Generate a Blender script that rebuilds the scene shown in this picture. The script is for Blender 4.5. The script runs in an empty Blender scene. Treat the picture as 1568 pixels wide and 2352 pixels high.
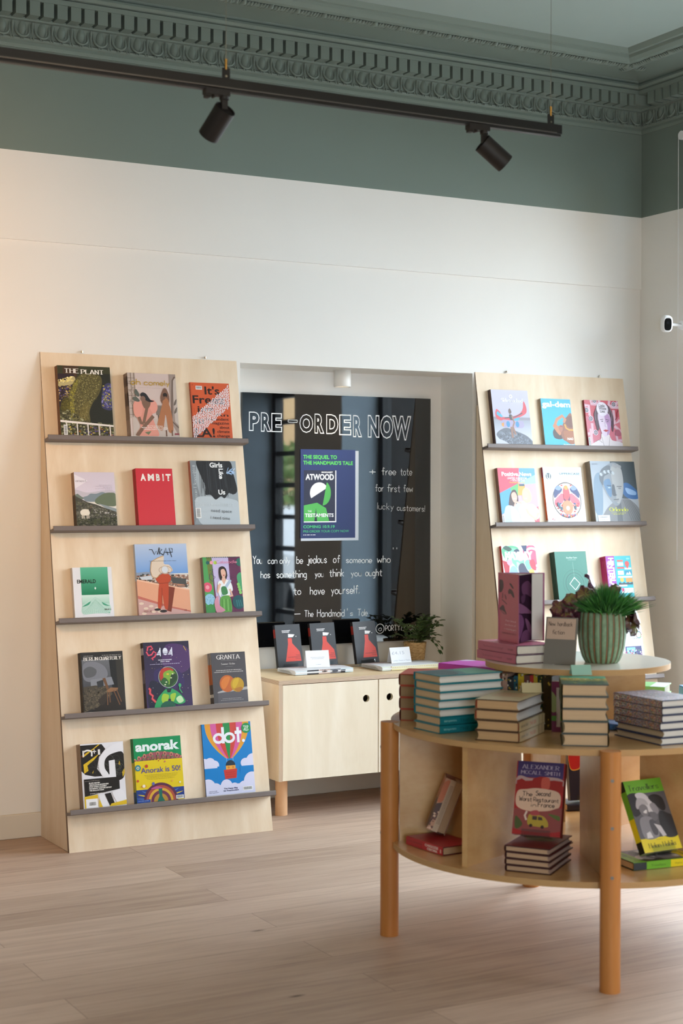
import bpy, bmesh, math, random
from mathutils import Vector, Matrix
random.seed(7)
PI = math.pi
scene = bpy.context.scene
COL = scene.collection
def rad(a): return math.radians(a)

# ------------------------------------------------------------------ camera
CAM_D, CAM_H = 6.34, 1.41184
YAW, PITCH, ROLL = 0.501522737, -0.0107415, 0.001535
cam_data = bpy.data.cameras.new('camera')
cam = bpy.data.objects.new('camera', cam_data); COL.objects.link(cam)
cam_data.sensor_fit = 'HORIZONTAL'; cam_data.sensor_width = 24.0
cam_data.lens = 3641.49 / 1568 * 24.0
cy, sy, cp, sp = math.cos(YAW), math.sin(YAW), math.cos(PITCH), math.sin(PITCH)
r_ = Vector((cy, -sy, 0)); f_ = Vector((sy*cp, cy*cp, sp)); u_ = Vector((-sy*sp, -cy*sp, cp))
cr, sr = math.cos(ROLL), math.sin(ROLL)
R_ = r_*cr + u_*sr; U_ = -r_*sr + u_*cr
m = Matrix.Identity(4)
for i in range(3):
    m[i][0] = R_[i]; m[i][1] = U_[i]; m[i][2] = -f_[i]
m[0][3], m[1][3], m[2][3] = 0.0, -CAM_D, CAM_H
cam.matrix_world = m
cam_data.dof.use_dof = True
cam_data.dof.focus_distance = 6.7
cam_data.dof.aperture_fstop = 3.6
cam_data.clip_start = 0.05
scene.camera = cam

# ------------------------------------------------------------------ view, world and lights
scene.view_settings.view_transform = 'Standard'
scene.view_settings.look = 'None'
scene.view_settings.gamma = 1.0
scene.view_settings.use_curve_mapping = False
scene.view_settings.exposure = 0.0
scene.cycles.use_denoising = True
scene.cycles.max_bounces = 10
scene.cycles.diffuse_bounces = 6
scene.cycles.glossy_bounces = 4
scene.cycles.transparent_max_bounces = 12
scene.cycles.caustics_reflective = False
scene.cycles.caustics_refractive = False
scene.cycles.sample_clamp_indirect = 6.0
world = bpy.data.worlds.new('daylight'); scene.world = world
world.use_nodes = True
WORLD_STRENGTH = 16.8
wn = world.node_tree.nodes; wl = world.node_tree.links
bg = wn['Background']; bg.inputs[0].default_value = (0.80, 0.90, 1.0, 1); bg.inputs[1].default_value = WORLD_STRENGTH

def lamp(name, kind, loc, energy, color, target=None, **kw):
    d = bpy.data.lights.new(name, kind); d.energy = energy; d.color = color
    for k, v in kw.items(): setattr(d, k, v)
    o = bpy.data.objects.new(name, d); COL.objects.link(o); o.location = loc
    if target is not None:
        o.rotation_euler = (Vector(target) - Vector(loc)).to_track_quat('-Z', 'Y').to_euler()
    return o
XR = 5.202            # right hand wall face
XG = 5.56             # glazing plane of the deep right hand windows
W1 = (-2.63, -0.40, 0.45, 3.02)    # y0, y1, z0, z1 openings in the right hand wall
W2 = (-4.29, -3.33, 0.02, 2.22)
W3 = (-7.6, -4.95, 0.45, 2.45)  # unseen opening, added to balance the light with fill
WF = (-1.4, 0.9, 0.45, 2.4)        # x0, x1, z0, z1 unseen opening added behind the camera for fill light
YF = -9.0; XL = -3.6
for k, (a, b, c, d) in enumerate(((W1[0], -.10, W1[2], W1[3]), W2, W3)):
    p = lamp('window_portal', 'AREA', (XG + 0.06, (a+b)/2, (c+d)/2), 1.0, (1, 1, 1), (0, (a+b)/2, (c+d)/2), shape='RECTANGLE', size=b-a, size_y=d-c)
    p.data.cycles.is_portal = True
p = lamp('window_portal', 'AREA', ((WF[0]+WF[1])/2, YF-0.36, (WF[2]+WF[3])/2), 1.0, (1, 1, 1), ((WF[0]+WF[1])/2, 0, (WF[2]+WF[3])/2), shape='RECTANGLE', size=WF[1]-WF[0], size_y=WF[3]-WF[2])
p.data.cycles.is_portal = True

# warm shop lamps on the ceiling behind the camera
lamp('shop_lamp', 'AREA', (-0.9, -6.9, 3.1), 30.0, (1.0, .70, .42), (1.6, -2.0, .6), shape='DISK', size=.9)
lamp('shop_lamp', 'AREA', (2.6, -6.6, 3.1), 20.0, (1.0, .70, .42), (2.9, -2.2, .5), shape='DISK', size=.9)

# ------------------------------------------------------------------ mesh helpers
def hx(s):
    s = s.lstrip('#')
    if len(s) == 3: s = ''.join(c*2 for c in s)
    out = []
    for i in (0, 2, 4):
        c = int(s[i:i+2], 16) / 255
        out.append(c/12.92 if c <= 0.04045 else ((c+0.055)/1.055)**2.4)
    return (*out, 1.0)

class MB:
    """collects faces (optionally coloured) and links them as ONE mesh object"""
    def __init__(s): s.v = []; s.f = []; s.c = []; s.sm = []
    def face(s, pts, col='#fff', smooth=False):
        n = len(s.v); s.v += [tuple(p) for p in pts]; s.f.append(tuple(range(n, n+len(pts)))); s.c.append(col); s.sm.append(smooth)
    def grid(s, rows, col='#fff', smooth=True, closed_u=False, closed_v=False):
        n = len(s.v); nr = len(rows); nc = len(rows[0])
        for r in rows: s.v += [tuple(p) for p in r]
        for i in range(nr if closed_v else nr-1):
            for j in range(nc if closed_u else nc-1):
                a = n+i*nc+j; b = n+i*nc+(j+1) % nc; c = n+((i+1) % nr)*nc+(j+1) % nc; d = n+((i+1) % nr)*nc+j
                s.f.append((a, b, c, d)); s.c.append(col); s.sm.append(smooth)
    def box(s, x0, x1, y0, y1, z0, z1, col='#fff', M=None):
        P = [(x0,y0,z0),(x1,y0,z0),(x1,y1,z0),(x0,y1,z0),(x0,y0,z1),(x1,y0,z1),(x1,y1,z1),(x0,y1,z1)]
        if M is not None: P = [M @ Vector(p) for p in P]
        n = len(s.v); s.v += [tuple(p) for p in P]
        for q in ((0,3,2,1),(4,5,6,7),(0,1,5,4),(1,2,6,5),(2,3,7,6),(3,0,4,7)):
            s.f.append(tuple(n+i for i in q)); s.c.append(col); s.sm.append(False)
    def prism(s, pts, axis, a, b, col='#fff', smooth=False):
        """closed 2D outline extruded along axis ('x','y','z') from a to b"""
        def P(p, t):
            return {'x': (t, p[0], p[1]), 'y': (p[0], t, p[1]), 'z': (p[0], p[1], t)}[axis]
        n = len(pts)
        A = [P(p, a) for p in pts]; B = [P(p, b) for p in pts]
        s.face(A[::-1], col); s.face(B, col)
        base = len(s.v); s.v += A + B
        for i in range(n):
            j = (i+1) % n
            s.f.append((base+i, base+j, base+n+j, base+n+i)); s.c.append(col); s.sm.append(smooth)
    def tube(s, path, r, n=8, col='#fff', cap=True, smooth=True):
        path = [Vector(p) for p in path]; rows = []
        rr = r if isinstance(r, (list, tuple)) else [r]*len(path)
        prev = None
        for i, p in enumerate(path):
            t = (path[min(i+1, len(path)-1)] - path[max(i-1, 0)]).normalized()
            if prev is None:
                a = Vector((0, 0, 1)) if abs(t.z) < 0.9 else Vector((1, 0, 0))
                u = t.cross(a).normalized()
            else:
                u = (prev - t*prev.dot(t)).normalized()
            prev = u; w = t.cross(u)
            rows.append([p + (u*math.cos(2*PI*k/n) + w*math.sin(2*PI*k/n))*rr[i] for k in range(n)])
        s.grid(rows, col, smooth, closed_u=True)
        if cap:
            s.face(rows[0][::-1], col); s.face(rows[-1], col)
    def cyl(s, c, r, z0, z1, n=32, col='#fff', r2=None):
        s.tube([(c[0], c[1], z0), (c[0], c[1], z1)], [r, r if r2 is None else r2], n, col)
    def lathe(s, prof, n=48, col='#fff', c=(0, 0), smooth=True):
        rows = [[(c[0]+r*math.cos(2*PI*k/n), c[1]+r*math.sin(2*PI*k/n), z) for k in range(n)] for r, z in prof]
        s.grid(rows, col, smooth, closed_u=True)
    def build(s, name, mat, parent=None, M=None, world=False):
        me = bpy.data.meshes.new(name)
        me.from_pydata(s.v, [], s.f)
        at = me.color_attributes.new('Col', 'FLOAT_COLOR', 'CORNER')
        cache = {}; buf = []
        for poly, c in zip(s.f, s.c):
            if isinstance(c, (list, tuple)) and c and isinstance(c[0], str):      # one colour per corner
                for k in range(len(poly)):
                    cc = c[k % len(c)]; buf += cache.setdefault(cc, hx(cc))
            else:
                buf += list(cache.setdefault(c, hx(c))) * len(poly)
        at.data.foreach_set('color', buf)
        me.polygons.foreach_set('use_smooth', s.sm)
        me.update()
        if isinstance(mat, (list, tuple)):
            for q in mat: me.materials.append(q)
        else: me.materials.append(mat)
        o = bpy.data.objects.new(name, me); COL.objects.link(o)
        if parent is not None: o.parent = parent
        if M is not None: o.matrix_basis = M
        return o
def bevel(o, w=0.002, seg=2):
    b = o.modifiers.new('bevel', 'BEVEL'); b.width = w; b.segments = seg; b.limit_method = 'ANGLE'; b.angle_limit = rad(40)
    return o
def tag(o, label, cat, group=None):
    o['label'] = label; o['category'] = cat
    if group: o['group'] = group
    return o
def thing(name, label, cat, M=None, group=None):
    o = bpy.data.objects.new(name, None); COL.objects.link(o)
    o.empty_display_size = 0.05
    if M is not None: o.matrix_world = M
    return tag(o, label, cat, group)
def struct(o): o['kind'] = 'structure'; return o
def dup(root, M, label, group=None):
    c = root.copy(); COL.objects.link(c); c.matrix_world = M; c['label'] = label
    if group: c['group'] = group
    for ch in list(root.children):
        k = ch.copy(); COL.objects.link(k); k.parent = c
        for g in list(ch.children):
            q = g.copy(); COL.objects.link(q); q.parent = k
    return c
def TR(x, y, z, rz=0): return Matrix.Translation((x, y, z)) @ Matrix.Rotation(rad(rz), 4, 'Z')

# ------------------------------------------------------------------ materials
def mat(name, col=None, rough=0.5, metal=0.0, spec=0.5, attr=False, coat=0.0):
    m = bpy.data.materials.new(name); m.use_nodes = True
    nt = m.node_tree; b = nt.nodes['Principled BSDF']
    b.inputs['Roughness'].default_value = rough; b.inputs['Metallic'].default_value = metal
    b.inputs['Specular IOR Level'].default_value = spec; b.inputs['Coat Weight'].default_value = coat
    if attr:
        a = nt.nodes.new('ShaderNodeVertexColor'); a.layer_name = 'Col'
        nt.links.new(a.outputs[0], b.inputs['Base Color'])
    elif col: b.inputs['Base Color'].default_value = hx(col)
    return m
def N(m, t, **kw):
    n = m.node_tree.nodes.new(t)
    for k, v in kw.items(): setattr(n, k, v)
    return n
def L(m, a, b): m.node_tree.links.new(a, b)
def mixc(m, fac, a, b, mode='MIX'):
    n = N(m, 'ShaderNodeMix', data_type='RGBA', blend_type=mode)
    for s, v in ((n.inputs[0], fac), (n.inputs[6], a), (n.inputs[7], b)):
        if hasattr(v, 'is_output'): L(m, v, s)
        elif isinstance(v, (int, float)): s.default_value = v
        else: s.default_value = v
    return n.outputs[2]
def mapping(m, scale=(1, 1, 1), coord='Object', loc=(0, 0, 0)):
    tc = N(m, 'ShaderNodeTexCoord'); mp = N(m, 'ShaderNodeMapping')
    mp.inputs['Scale'].default_value = scale; mp.inputs['Location'].default_value = loc
    L(m, tc.outputs[coord], mp.inputs['Vector']); return mp.outputs[0]
def noise(m, vec, scale, detail=3, rough=0.5, dist=0.0):
    n = N(m, 'ShaderNodeTexNoise'); n.inputs['Scale'].default_value = scale; n.inputs['Detail'].default_value = detail
    n.inputs['Roughness'].default_value = rough; n.inputs['Distortion'].default_value = dist
    L(m, vec, n.inputs['Vector']); return n.outputs['Fac']
def ramp(m, fac, stops):
    n = N(m, 'ShaderNodeValToRGB'); e = n.color_ramp.elements
    while len(e) < len(stops): e.new(0.5)
    for q, (p, c) in zip(e, stops): q.position = p; q.color = hx(c) if isinstance(c, str) else c
    L(m, fac, n.inputs[0]); return n.outputs[0]
def bump(m, h, strength=0.2, dist=0.01):
    n = N(m, 'ShaderNodeBump'); n.inputs['Strength'].default_value = strength; n.inputs['Distance'].default_value = dist
    L(m, h, n.inputs['Height']); L(m, n.outputs[0], m.node_tree.nodes['Principled BSDF'].inputs['Normal'])
def base(m, c): L(m, c, m.node_tree.nodes['Principled BSDF'].inputs['Base Color'])

def paint(name, col, var=0.04, rough=0.7):
    m = mat(name, col, rough, spec=0.25)
    v = mapping(m); n = noise(m, v, 1.7, 4)
    c = hx(col); d = tuple(x*(1-var*2) for x in c[:3])+(1,)
    base(m, mixc(m, n, c, d)); bump(m, noise(m, v, 60, 3), 0.06, 0.002)
    return m
M_WHITE = paint('white_wall_paint', '#e9e7e2')
M_GREEN = paint('grey_green_paint', '#77847d')
M_SKIRT = paint('skirting_paint', '#d9d2c4')

def wood(name, c0, c1, c2, along='z', rough=0.5, fine=1.0):
    m = mat(name, c1, rough, spec=0.35)
    s = {'x': (0.5, 5, 5), 'y': (5, 0.5, 5), 'z': (5, 5, 0.5)}[along]
    v = mapping(m, s)
    a = noise(m, v, 2.2*fine, 3, 0.5, 0.6); b = noise(m, v, 26*fine, 3, 0.6)
    big = noise(m, mapping(m, (1, 1, 0.5)), 1.6, 4, 0.6, 1.6)
    w = N(m, 'ShaderNodeMath', operation='PINGPONG'); w.inputs[1].default_value = 0.055
    L(m, big, w.inputs[0])
    g = N(m, 'ShaderNodeMath', operation='MULTIPLY'); g.inputs[1].default_value = 18.0; L(m, w.outputs[0], g.inputs[0])
    col = ramp(m, a, [(0.25, c0), (0.55, c1), (0.8, c2)])
    col = mixc(m, 0.10, col, ramp(m, g.outputs[0], [(0.1, c0), (0.9, c2)]))
    col = mixc(m, 0.10, col, ramp(m, b, [(0.3, c0), (0.7, c2)]))
    base(m, col)
    return m
M_BIRCH = wood('birch_plywood', '#d6be9f', '#e2ceb3', '#ecddc8')
M_BIRCH_LIT = wood('lit_birch_plywood', '#dccfb6', '#e5dac4', '#eee5d3')  # brighter copy of the birch, stronger light on the doors put into colour
M_BIRCH_H = wood('birch_plywood_lying', '#d8bb92', '#e2caa4', '#eddabb', 'x')
M_TABLE = wood('table_plywood', '#bd9159', '#cda672', '#dab988', 'x', .28)
M_TABLE.node_tree.nodes['Principled BSDF'].inputs['Coat Weight'].default_value = 0.5; M_TABLE.node_tree.nodes['Principled BSDF'].inputs['Coat Roughness'].default_value = 0.25
M_DOWEL = wood('beech_dowel', '#ad6a30', '#ba7a3e', '#c78b4e', 'z', 0.45)
def ply_edge(name, d='Z'):
    m = mat(name, '#c8b193', 0.6, spec=0.3)
    v = mapping(m, (1, 1, 1))
    w = N(m, 'ShaderNodeTexWave', wave_type='BANDS', bands_direction=d); w.inputs['Scale'].default_value = 80; w.inputs['Distortion'].default_value = 1.2
    L(m, v, w.inputs['Vector'])
    base(m, ramp(m, w.outputs['Fac'], [(0.2, '#a9927c'), (0.55, '#c2ab94'), (0.9, '#cfbaa4')]))
    return m
M_PLY = ply_edge('plywood_edge'); M_PLYX = ply_edge('plywood_edge_upright', 'X')
M_EDGE_DARK = mat('dark_board_edge', '#6b523c', 0.6)
M_LEDGE = mat('grey_brown_ledge', '#746a66', 0.5, spec=0.35)
M_BLACK = mat('black_metal', '#131211', 0.45, spec=0.4)
M_BLACKROUGH = mat('black_powder_coat', '#1d1815', 0.55, spec=0.4)
M_STEEL = mat('steel', '#b9b4aa', 0.25, metal=1.0)
M_BRASS = mat('brass_fitting', '#b08a4a', 0.3, metal=1.0)
M_PRINT = mat('printed_paper', attr=True, rough=0.38, spec=0.4)
M_MATTE = mat('matte_print', attr=True, rough=0.6, spec=0.25)
M_FLAT = mat('dull_print', attr=True, rough=0.9, spec=0.0)
M_INK = mat('white_chalk_pen', '#f2f4f4', 0.7)
def pages_mat():
    m = mat('paper_page_edges', attr=True, rough=0.8, spec=0.15)
    a = m.node_tree.nodes['Color Attribute'] if 'Color Attribute' in m.node_tree.nodes else [n for n in m.node_tree.nodes if n.type == 'VERTEX_COLOR'][0]
    n = noise(m, mapping(m, (6, 6, 900)), 1.0, 2)
    base(m, mixc(m, 0.5, a.outputs[0], mixc(m, n, (0.55, 0.5, 0.45, 1), (1, 1, 1, 1)), 'MULTIPLY'))
    return m
M_PAGES = pages_mat()
def clear(name, tint, ior=1.45):
    m = bpy.data.materials.new(name); m.use_nodes = True; nt = m.node_tree; nt.nodes.clear()
    o = nt.nodes.new('ShaderNodeOutputMaterial'); mx = nt.nodes.new('ShaderNodeMixShader')
    t = nt.nodes.new('ShaderNodeBsdfTransparent'); t.inputs[0].default_value = tint
    g = nt.nodes.new('ShaderNodeBsdfGlossy'); g.inputs['Roughness'].default_value = 0.02
    lw = nt.nodes.new('ShaderNodeLayerWeight'); lw.inputs[0].default_value = 0.5
    pw = nt.nodes.new('ShaderNodeMath'); pw.operation = 'POWER'; pw.inputs[1].default_value = 5.0; nt.links.new(lw.outputs['Facing'], pw.inputs[0])
    fr = nt.nodes.new('ShaderNodeMath'); fr.operation = 'MULTIPLY_ADD'; fr.inputs[1].default_value = 0.9; fr.inputs[2].default_value = ((ior-1)/(ior+1))**2; nt.links.new(pw.outputs[0], fr.inputs[0])
    nt.links.new(fr.outputs[0], mx.inputs[0]); nt.links.new(t.outputs[0], mx.inputs[1]); nt.links.new(g.outputs[0], mx.inputs[2]); nt.links.new(mx.outputs[0], o.inputs[0])
    return m
M_GLASS = clear('window_glass', (0.97, 0.98, 0.98, 1))
M_ACRYLIC = clear('clear_acrylic', (0.88, 0.92, 0.93, 1), 1.5)

def floor_mat():
    m = mat('oak_floor_boards', '#b89a7d', 0.52, spec=0.5)
    v = mapping(m)
    br = N(m, 'ShaderNodeTexBrick'); br.offset = 0.37; br.offset_frequency = 2; br.squash = 1.0
    for k, q in (('Scale', 1.0), ('Mortar Size', 0.0012), ('Mortar Smooth', 0.4), ('Bias', 0.0), ('Brick Width', 2.3), ('Row Height', 0.19)): br.inputs[k].default_value = q
    br.inputs['Color1'].default_value = (0.15, 0.15, 0.15, 1); br.inputs['Color2'].default_value = (0.85, 0.85, 0.85, 1); br.inputs['Mortar'].default_value = (0, 0, 0, 1)
    L(m, v, br.inputs['Vector'])
    # grain, shifted per board
    sh = N(m, 'ShaderNodeVectorMath', operation='MULTIPLY_ADD'); sh.inputs[1].default_value = (3.0, 7.0, 0)
    L(m, br.outputs['Color'], sh.inputs[0]); L(m, v, sh.inputs[2])
    mp = N(m, 'ShaderNodeMapping'); mp.inputs['Scale'].default_value = (1.3, 14, 1); L(m, sh.outputs[0], mp.inputs['Vector'])
    g = noise(m, mp.outputs[0], 2.0, 5, 0.6, 0.8)
    mp2 = N(m, 'ShaderNodeMapping'); mp2.inputs['Scale'].default_value = (3.0, 60, 1); L(m, sh.outputs[0], mp2.inputs['Vector'])
    g2 = noise(m, mp2.outputs[0], 2.5, 3, 0.6)
    col = ramp(m, g, [(0.25, '#93796a'), (0.5, '#b69c88'), (0.78, '#cab2a0')])
    col = mixc(m, 0.38, col, ramp(m, br.outputs['Color'], [(0.1, '#8b7262'), (0.9, '#d8c0ae')]))
    col = mixc(m, 0.10, col, ramp(m, g2, [(0.3, '#80695a'), (0.7, '#d5beac')]))
    mp3 = N(m, 'ShaderNodeMapping'); mp3.inputs['Scale'].default_value = (1.0, 3.4, 1); L(m, sh.outputs[0], mp3.inputs['Vector'])
    vo = N(m, 'ShaderNodeTexVoronoi'); vo.inputs['Scale'].default_value = 1.5; L(m, mp3.outputs[0], vo.inputs['Vector'])
    kn = ramp(m, vo.outputs['Distance'], [(0.012, (1, 1, 1, 1)), (0.05, (0, 0, 0, 1))])
    col = mixc(m, kn, col, hx('#4a382b'))
    mo = ramp(m, br.outputs['Fac'], [(0.0, (0, 0, 0, 1)), (0.8, (0.7, 0.7, 0.7, 1))])
    col = mixc(m, mo, col, hx('#6a5544'))
    base(m, col)
    bump(m, g2, 0.05, 0.002)
    return m
M_FLOOR = floor_mat()
M_BOARD = mat('black_glass_board', '#0b0b0d', 0.02, spec=0.9)
M_BOARD.node_tree.nodes['Principled BSDF'].inputs['IOR'].default_value = 1.62
M_FRAME = mat('dark_window_frame', '#20282b', 0.4)
M_CEIL = paint('ceiling_paint', '#98a7a2')
# ------------------------------------------------------------------ lettering
_TX = {}
def text2d(s, bold=0.0, fill=True, bevel=0.0):
    """flat mesh of a word in the built-in face: (verts, faces, x0, x1), capitals one unit high"""
    k = (s, bold, fill, bevel)
    if k in _TX: return _TX[k]
    cu = bpy.data.curves.new('t', 'FONT'); cu.body = s; cu.size = 1.0; cu.resolution_u = 3
    cu.offset = bold
    if not fill: cu.fill_mode = 'NONE'; cu.bevel_depth = bevel; cu.bevel_resolution = 0
    o = bpy.data.objects.new('t', cu); COL.objects.link(o)
    dg = bpy.context.evaluated_depsgraph_get(); me = o.evaluated_get(dg).to_mesh()
    S = 1/0.729
    vs = [(v.co.x*S, v.co.y*S) if fill else (v.co.x*S, v.co.y*S, v.co.z) for v in me.vertices]; fs = [tuple(p.vertices) for p in me.polygons]
    o.evaluated_get(dg).to_mesh_clear(); bpy.data.objects.remove(o); bpy.data.curves.remove(cu)
    xs = [v[0] for v in vs] or [0, 1]
    _TX[k] = (vs, fs, min(xs), max(xs)); return _TX[k]

# single stroke alphabet: pairs of digits x,y; y 0 descender, 2 base line, 6 x-height, 9 capitals; ~ marks a smooth stroke
GL = {'a':'~452604123244|4642','b':'0902|~052645432203','c':'~452605032243','d':'4942|~452605032243','e':'~0444452605032243','f':'~48392822|0646','g':'~452605032243|~46413010',
'h':'0902|~05264542','i':'0602|0809','j':'~36312001|3839','k':'0902|4604|1442','l':'0902','m':'0602|~05163532|~35566562','n':'0602|~05264542','o':'~26050322434526','p':'0600|~052645432203',
'q':'4640|~452605032243','r':'0602|~042636','s':'~45260524432203','t':'~28233242|0646','u':'~0603224346|4642','v':'062246','w':'0612355266','x':'0642|4602','y':'0623|4610','z':'06460242',
'A':'023962|1454','B':'0902|~0939483606|~0646533202','C':'~583907043253','D':'0902|~093957543202','E':'59090252|0646','F':'590902|0646','G':'~583907043253|5355|5535','H':'0902|5952|0656',
'I':'0902','J':'~59543203','K':'0902|5905|2752','L':'090252','M':'0209356962','N':'02095259','O':'~39070432646739','P':'0902|~0939573505','Q':'~39070432646739|4362','R':'0902|~0939573505|2552',
'S':'~58390736543203','T':'0969|3932','U':'~0904325459','V':'093269','W':'0922476289','X':'0952|5902','Y':'0936|693632','Z':'09590252',
'.':'0203',',':'1200','!':'0904|0203',"'":'0907','"':'0907|2927','-':'0545','+':'0545|2723','@':'~35240413 2334|3633|~3322','&':'~5203180928170352'}
GL['@'] = '~45342334|~4542536548281513224 2'.replace(' ', '')
def strokes(s, style='hand', smooth_n=5, spacing=1.7):
    """list of (polyline points in unit capitals, widths factor) for a word, plus its width"""
    out = []; x = 0.0
    for ch in s:
        if ch == ' ': x += 3.4; continue
        g = GL.get(ch)
        if g is None: x += 2; continue
        mx = 0
        for st in g.split('|'):
            sm = st.startswith('~'); st = st.lstrip('~')
            P = [(int(st[i]), int(st[i+1])) for i in range(0, len(st)-1, 2)]
            mx = max(mx, max(p[0] for p in P))
            if sm and len(P) > 2:
                closed = P[0] == P[-1]
                Q = []
                for i in range(len(P)-1):
                    p0 = P[i-1] if i > 0 else (P[-2] if closed else P[0]); p1 = P[i]; p2 = P[i+1]
                    p3 = P[i+2] if i+2 < len(P) else (P[1] if closed else P[-1])
                    for k in range(smooth_n):
                        t = k/smooth_n
                        Q.append(tuple(0.5*((2*b)+(c-a)*t+(2*a-5*b+4*c-d)*t*t+(3*b-a-3*c+d)*t**3) for a, b, c, d in zip(p0, p1, p2, p3)))
                Q.append(P[-1]); P = Q
            out.append(([((x+p[0])/7.0, (p[1]-2)/7.0) for p in P], sm))
        x += mx + spacing
    return out, max(0.1, (x-spacing)/7.0)

class Art:
    """printed artwork on a W x H sheet: fractions u to the right, v downwards, painted in layers"""
    def __init__(s, mb, W, H, fn, dz=0.00004):
        s.mb, s.W, s.H, s.fn, s.dz, s.k, s.n, s.clip = mb, W, H, fn, dz, 1, 0, True
    def q(s, pts, col):
        s.n += 1
        if s.clip and isinstance(col, str) and any(u < 0 or u > 1 or v < 0 or v > 1 for u, v in pts):   # trimmed at the sheet's edge
            for ax, lim, sg in ((0, 0, 1), (0, 1, -1), (1, 0, 1), (1, 1, -1)):
                out = []
                for i, p in enumerate(pts):
                    o = pts[i-1]; a, b = (o[ax]-lim)*sg >= 0, (p[ax]-lim)*sg >= 0
                    if a != b:
                        t = (lim-o[ax])/(p[ax]-o[ax]); out.append((o[0]+(p[0]-o[0])*t, o[1]+(p[1]-o[1])*t))
                    if b: out.append(p)
                pts = out
                if len(pts) < 3: return
        z = (s.k+(s.n % 6)*.14)*s.dz
        s.mb.face([s.fn(u*s.W, (1-v)*s.H, z) for u, v in pts][::-1], col)
    def P(s, pts, col): s.q(pts, col); s.k += 1
    def R(s, u0, v0, u1, v1, col, col2=None):
        if col2: s.q([(u0, v0), (u1, v0), (u1, v1), (u0, v1)], (col2, col2, col, col))
        else: s.q([(u0, v0), (u1, v0), (u1, v1), (u0, v1)], col)
        s.k += 1
    def ell(s, u, v, r, r2=None, n=28, a0=0, a1=360, rot=0):
        r2 = r if r2 is None else r2; f = s.W/s.H; c, d = math.cos(rad(rot)), math.sin(rad(rot))
        o = []
        for i in range(n + (0 if a1-a0 == 360 else 1)):
            t = rad(a0+(a1-a0)*i/n); x, y = r*math.cos(t), r2*math.sin(t)
            o.append((u+x*c-y*d, v+(x*d+y*c)*f))
        return o
    def E(s, u, v, r, col, r2=None, n=28, a0=0, a1=360, rot=0): s.P(s.ell(u, v, r, r2, n, a0, a1, rot), col)
    def ring(s, u, v, r, w, col, r2=None, n=36):
        r2 = r if r2 is None else r2
        A = s.ell(u, v, r, r2, n); B = s.ell(u, v, r-w, r2-w, n)
        for i in range(n):
            j = (i+1) % n; s.q([A[i], A[j], B[j], B[i]], col)
        s.k += 1
    def S(s, pts, col, n=6):
        """smooth closed blob through the points"""
        Q = []; m_ = len(pts)
        for i in range(m_):
            p0, p1, p2, p3 = pts[i-1], pts[i], pts[(i+1) % m_], pts[(i+2) % m_]
            for k in range(n):
                t = k/n; Q.append(tuple(0.5*((2*b)+(c-a)*t+(2*a-5*b+4*c-d)*t*t+(3*b-a-3*c+d)*t**3) for a, b, c, d in zip(p0, p1, p2, p3)))
        s.P(Q, col)
    def line(s, pts, w, col):
        f = s.W/s.H
        P = [Vector((u, v/f)) for u, v in pts]; n = len(P); o = []
        for i, p in enumerate(P):
            t = (P[min(i+1, n-1)]-P[max(i-1, 0)]).normalized(); o.append(Vector((-t.y, t.x))*w/2)
        for i in range(n-1):
            a, b, c, d = P[i]+o[i], P[i+1]+o[i+1], P[i+1]-o[i+1], P[i]-o[i]
            s.q([(a.x, a.y*f), (b.x, b.y*f), (c.x, c.y*f), (d.x, d.y*f)], col)
        s.k += 1
    def speck(s, poly, n, size, cols, seed=1):
        """small printed flecks inside a polygon"""
        R = random.Random(seed); us = [p[0] for p in poly]; vs = [p[1] for p in poly]; f = s.W/s.H; c = 0
        for _ in range(n*6):
            if c >= n: break
            u, v = R.uniform(min(us), max(us)), R.uniform(min(vs), max(vs)); inside = False
            j = len(poly)-1
            for i in range(len(poly)):
                (xi, yi), (xj, yj) = poly[i], poly[j]
                if (yi > v) != (yj > v) and u < (xj-xi)*(v-yi)/(yj-yi)+xi: inside = not inside
                j = i
            if not inside: continue
            r = size*R.uniform(0.5, 1.2); a = R.uniform(0, 3)
            s.q([(u+r*math.cos(a+k*1.571), v+r*math.sin(a+k*1.571)*f*R.uniform(.6, 1)) for k in range(4)], R.choice(cols)); c += 1
        s.k += 1
    def T(s, txt, u0, u1, vb, cap, col, bold=0.0, rot=0):
        """a line of lettering from u0 to u1 (None: natural width) on base line vb, capitals cap high (fraction of H)"""
        vs, fs, x0, x1 = text2d(txt, bold)
        h = cap*s.H; sx = h if u1 is None else (u1-u0)*s.W/(x1-x0)
        ox, oy = u0*s.W, (1-vb)*s.H; c, d = math.cos(rad(rot)), math.sin(rad(rot))
        n = len(s.mb.v)
        for x, y in vs:
            X, Y = (x-x0)*sx, y*h; s.mb.v.append(tuple(s.fn(ox+X*c-Y*d, oy+X*d+Y*c, s.k*s.dz)))
        for q in fs: s.mb.f.append(tuple(n+i for i in q)); s.mb.c.append(col); s.mb.sm.append(False)
        s.k += 1
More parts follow.
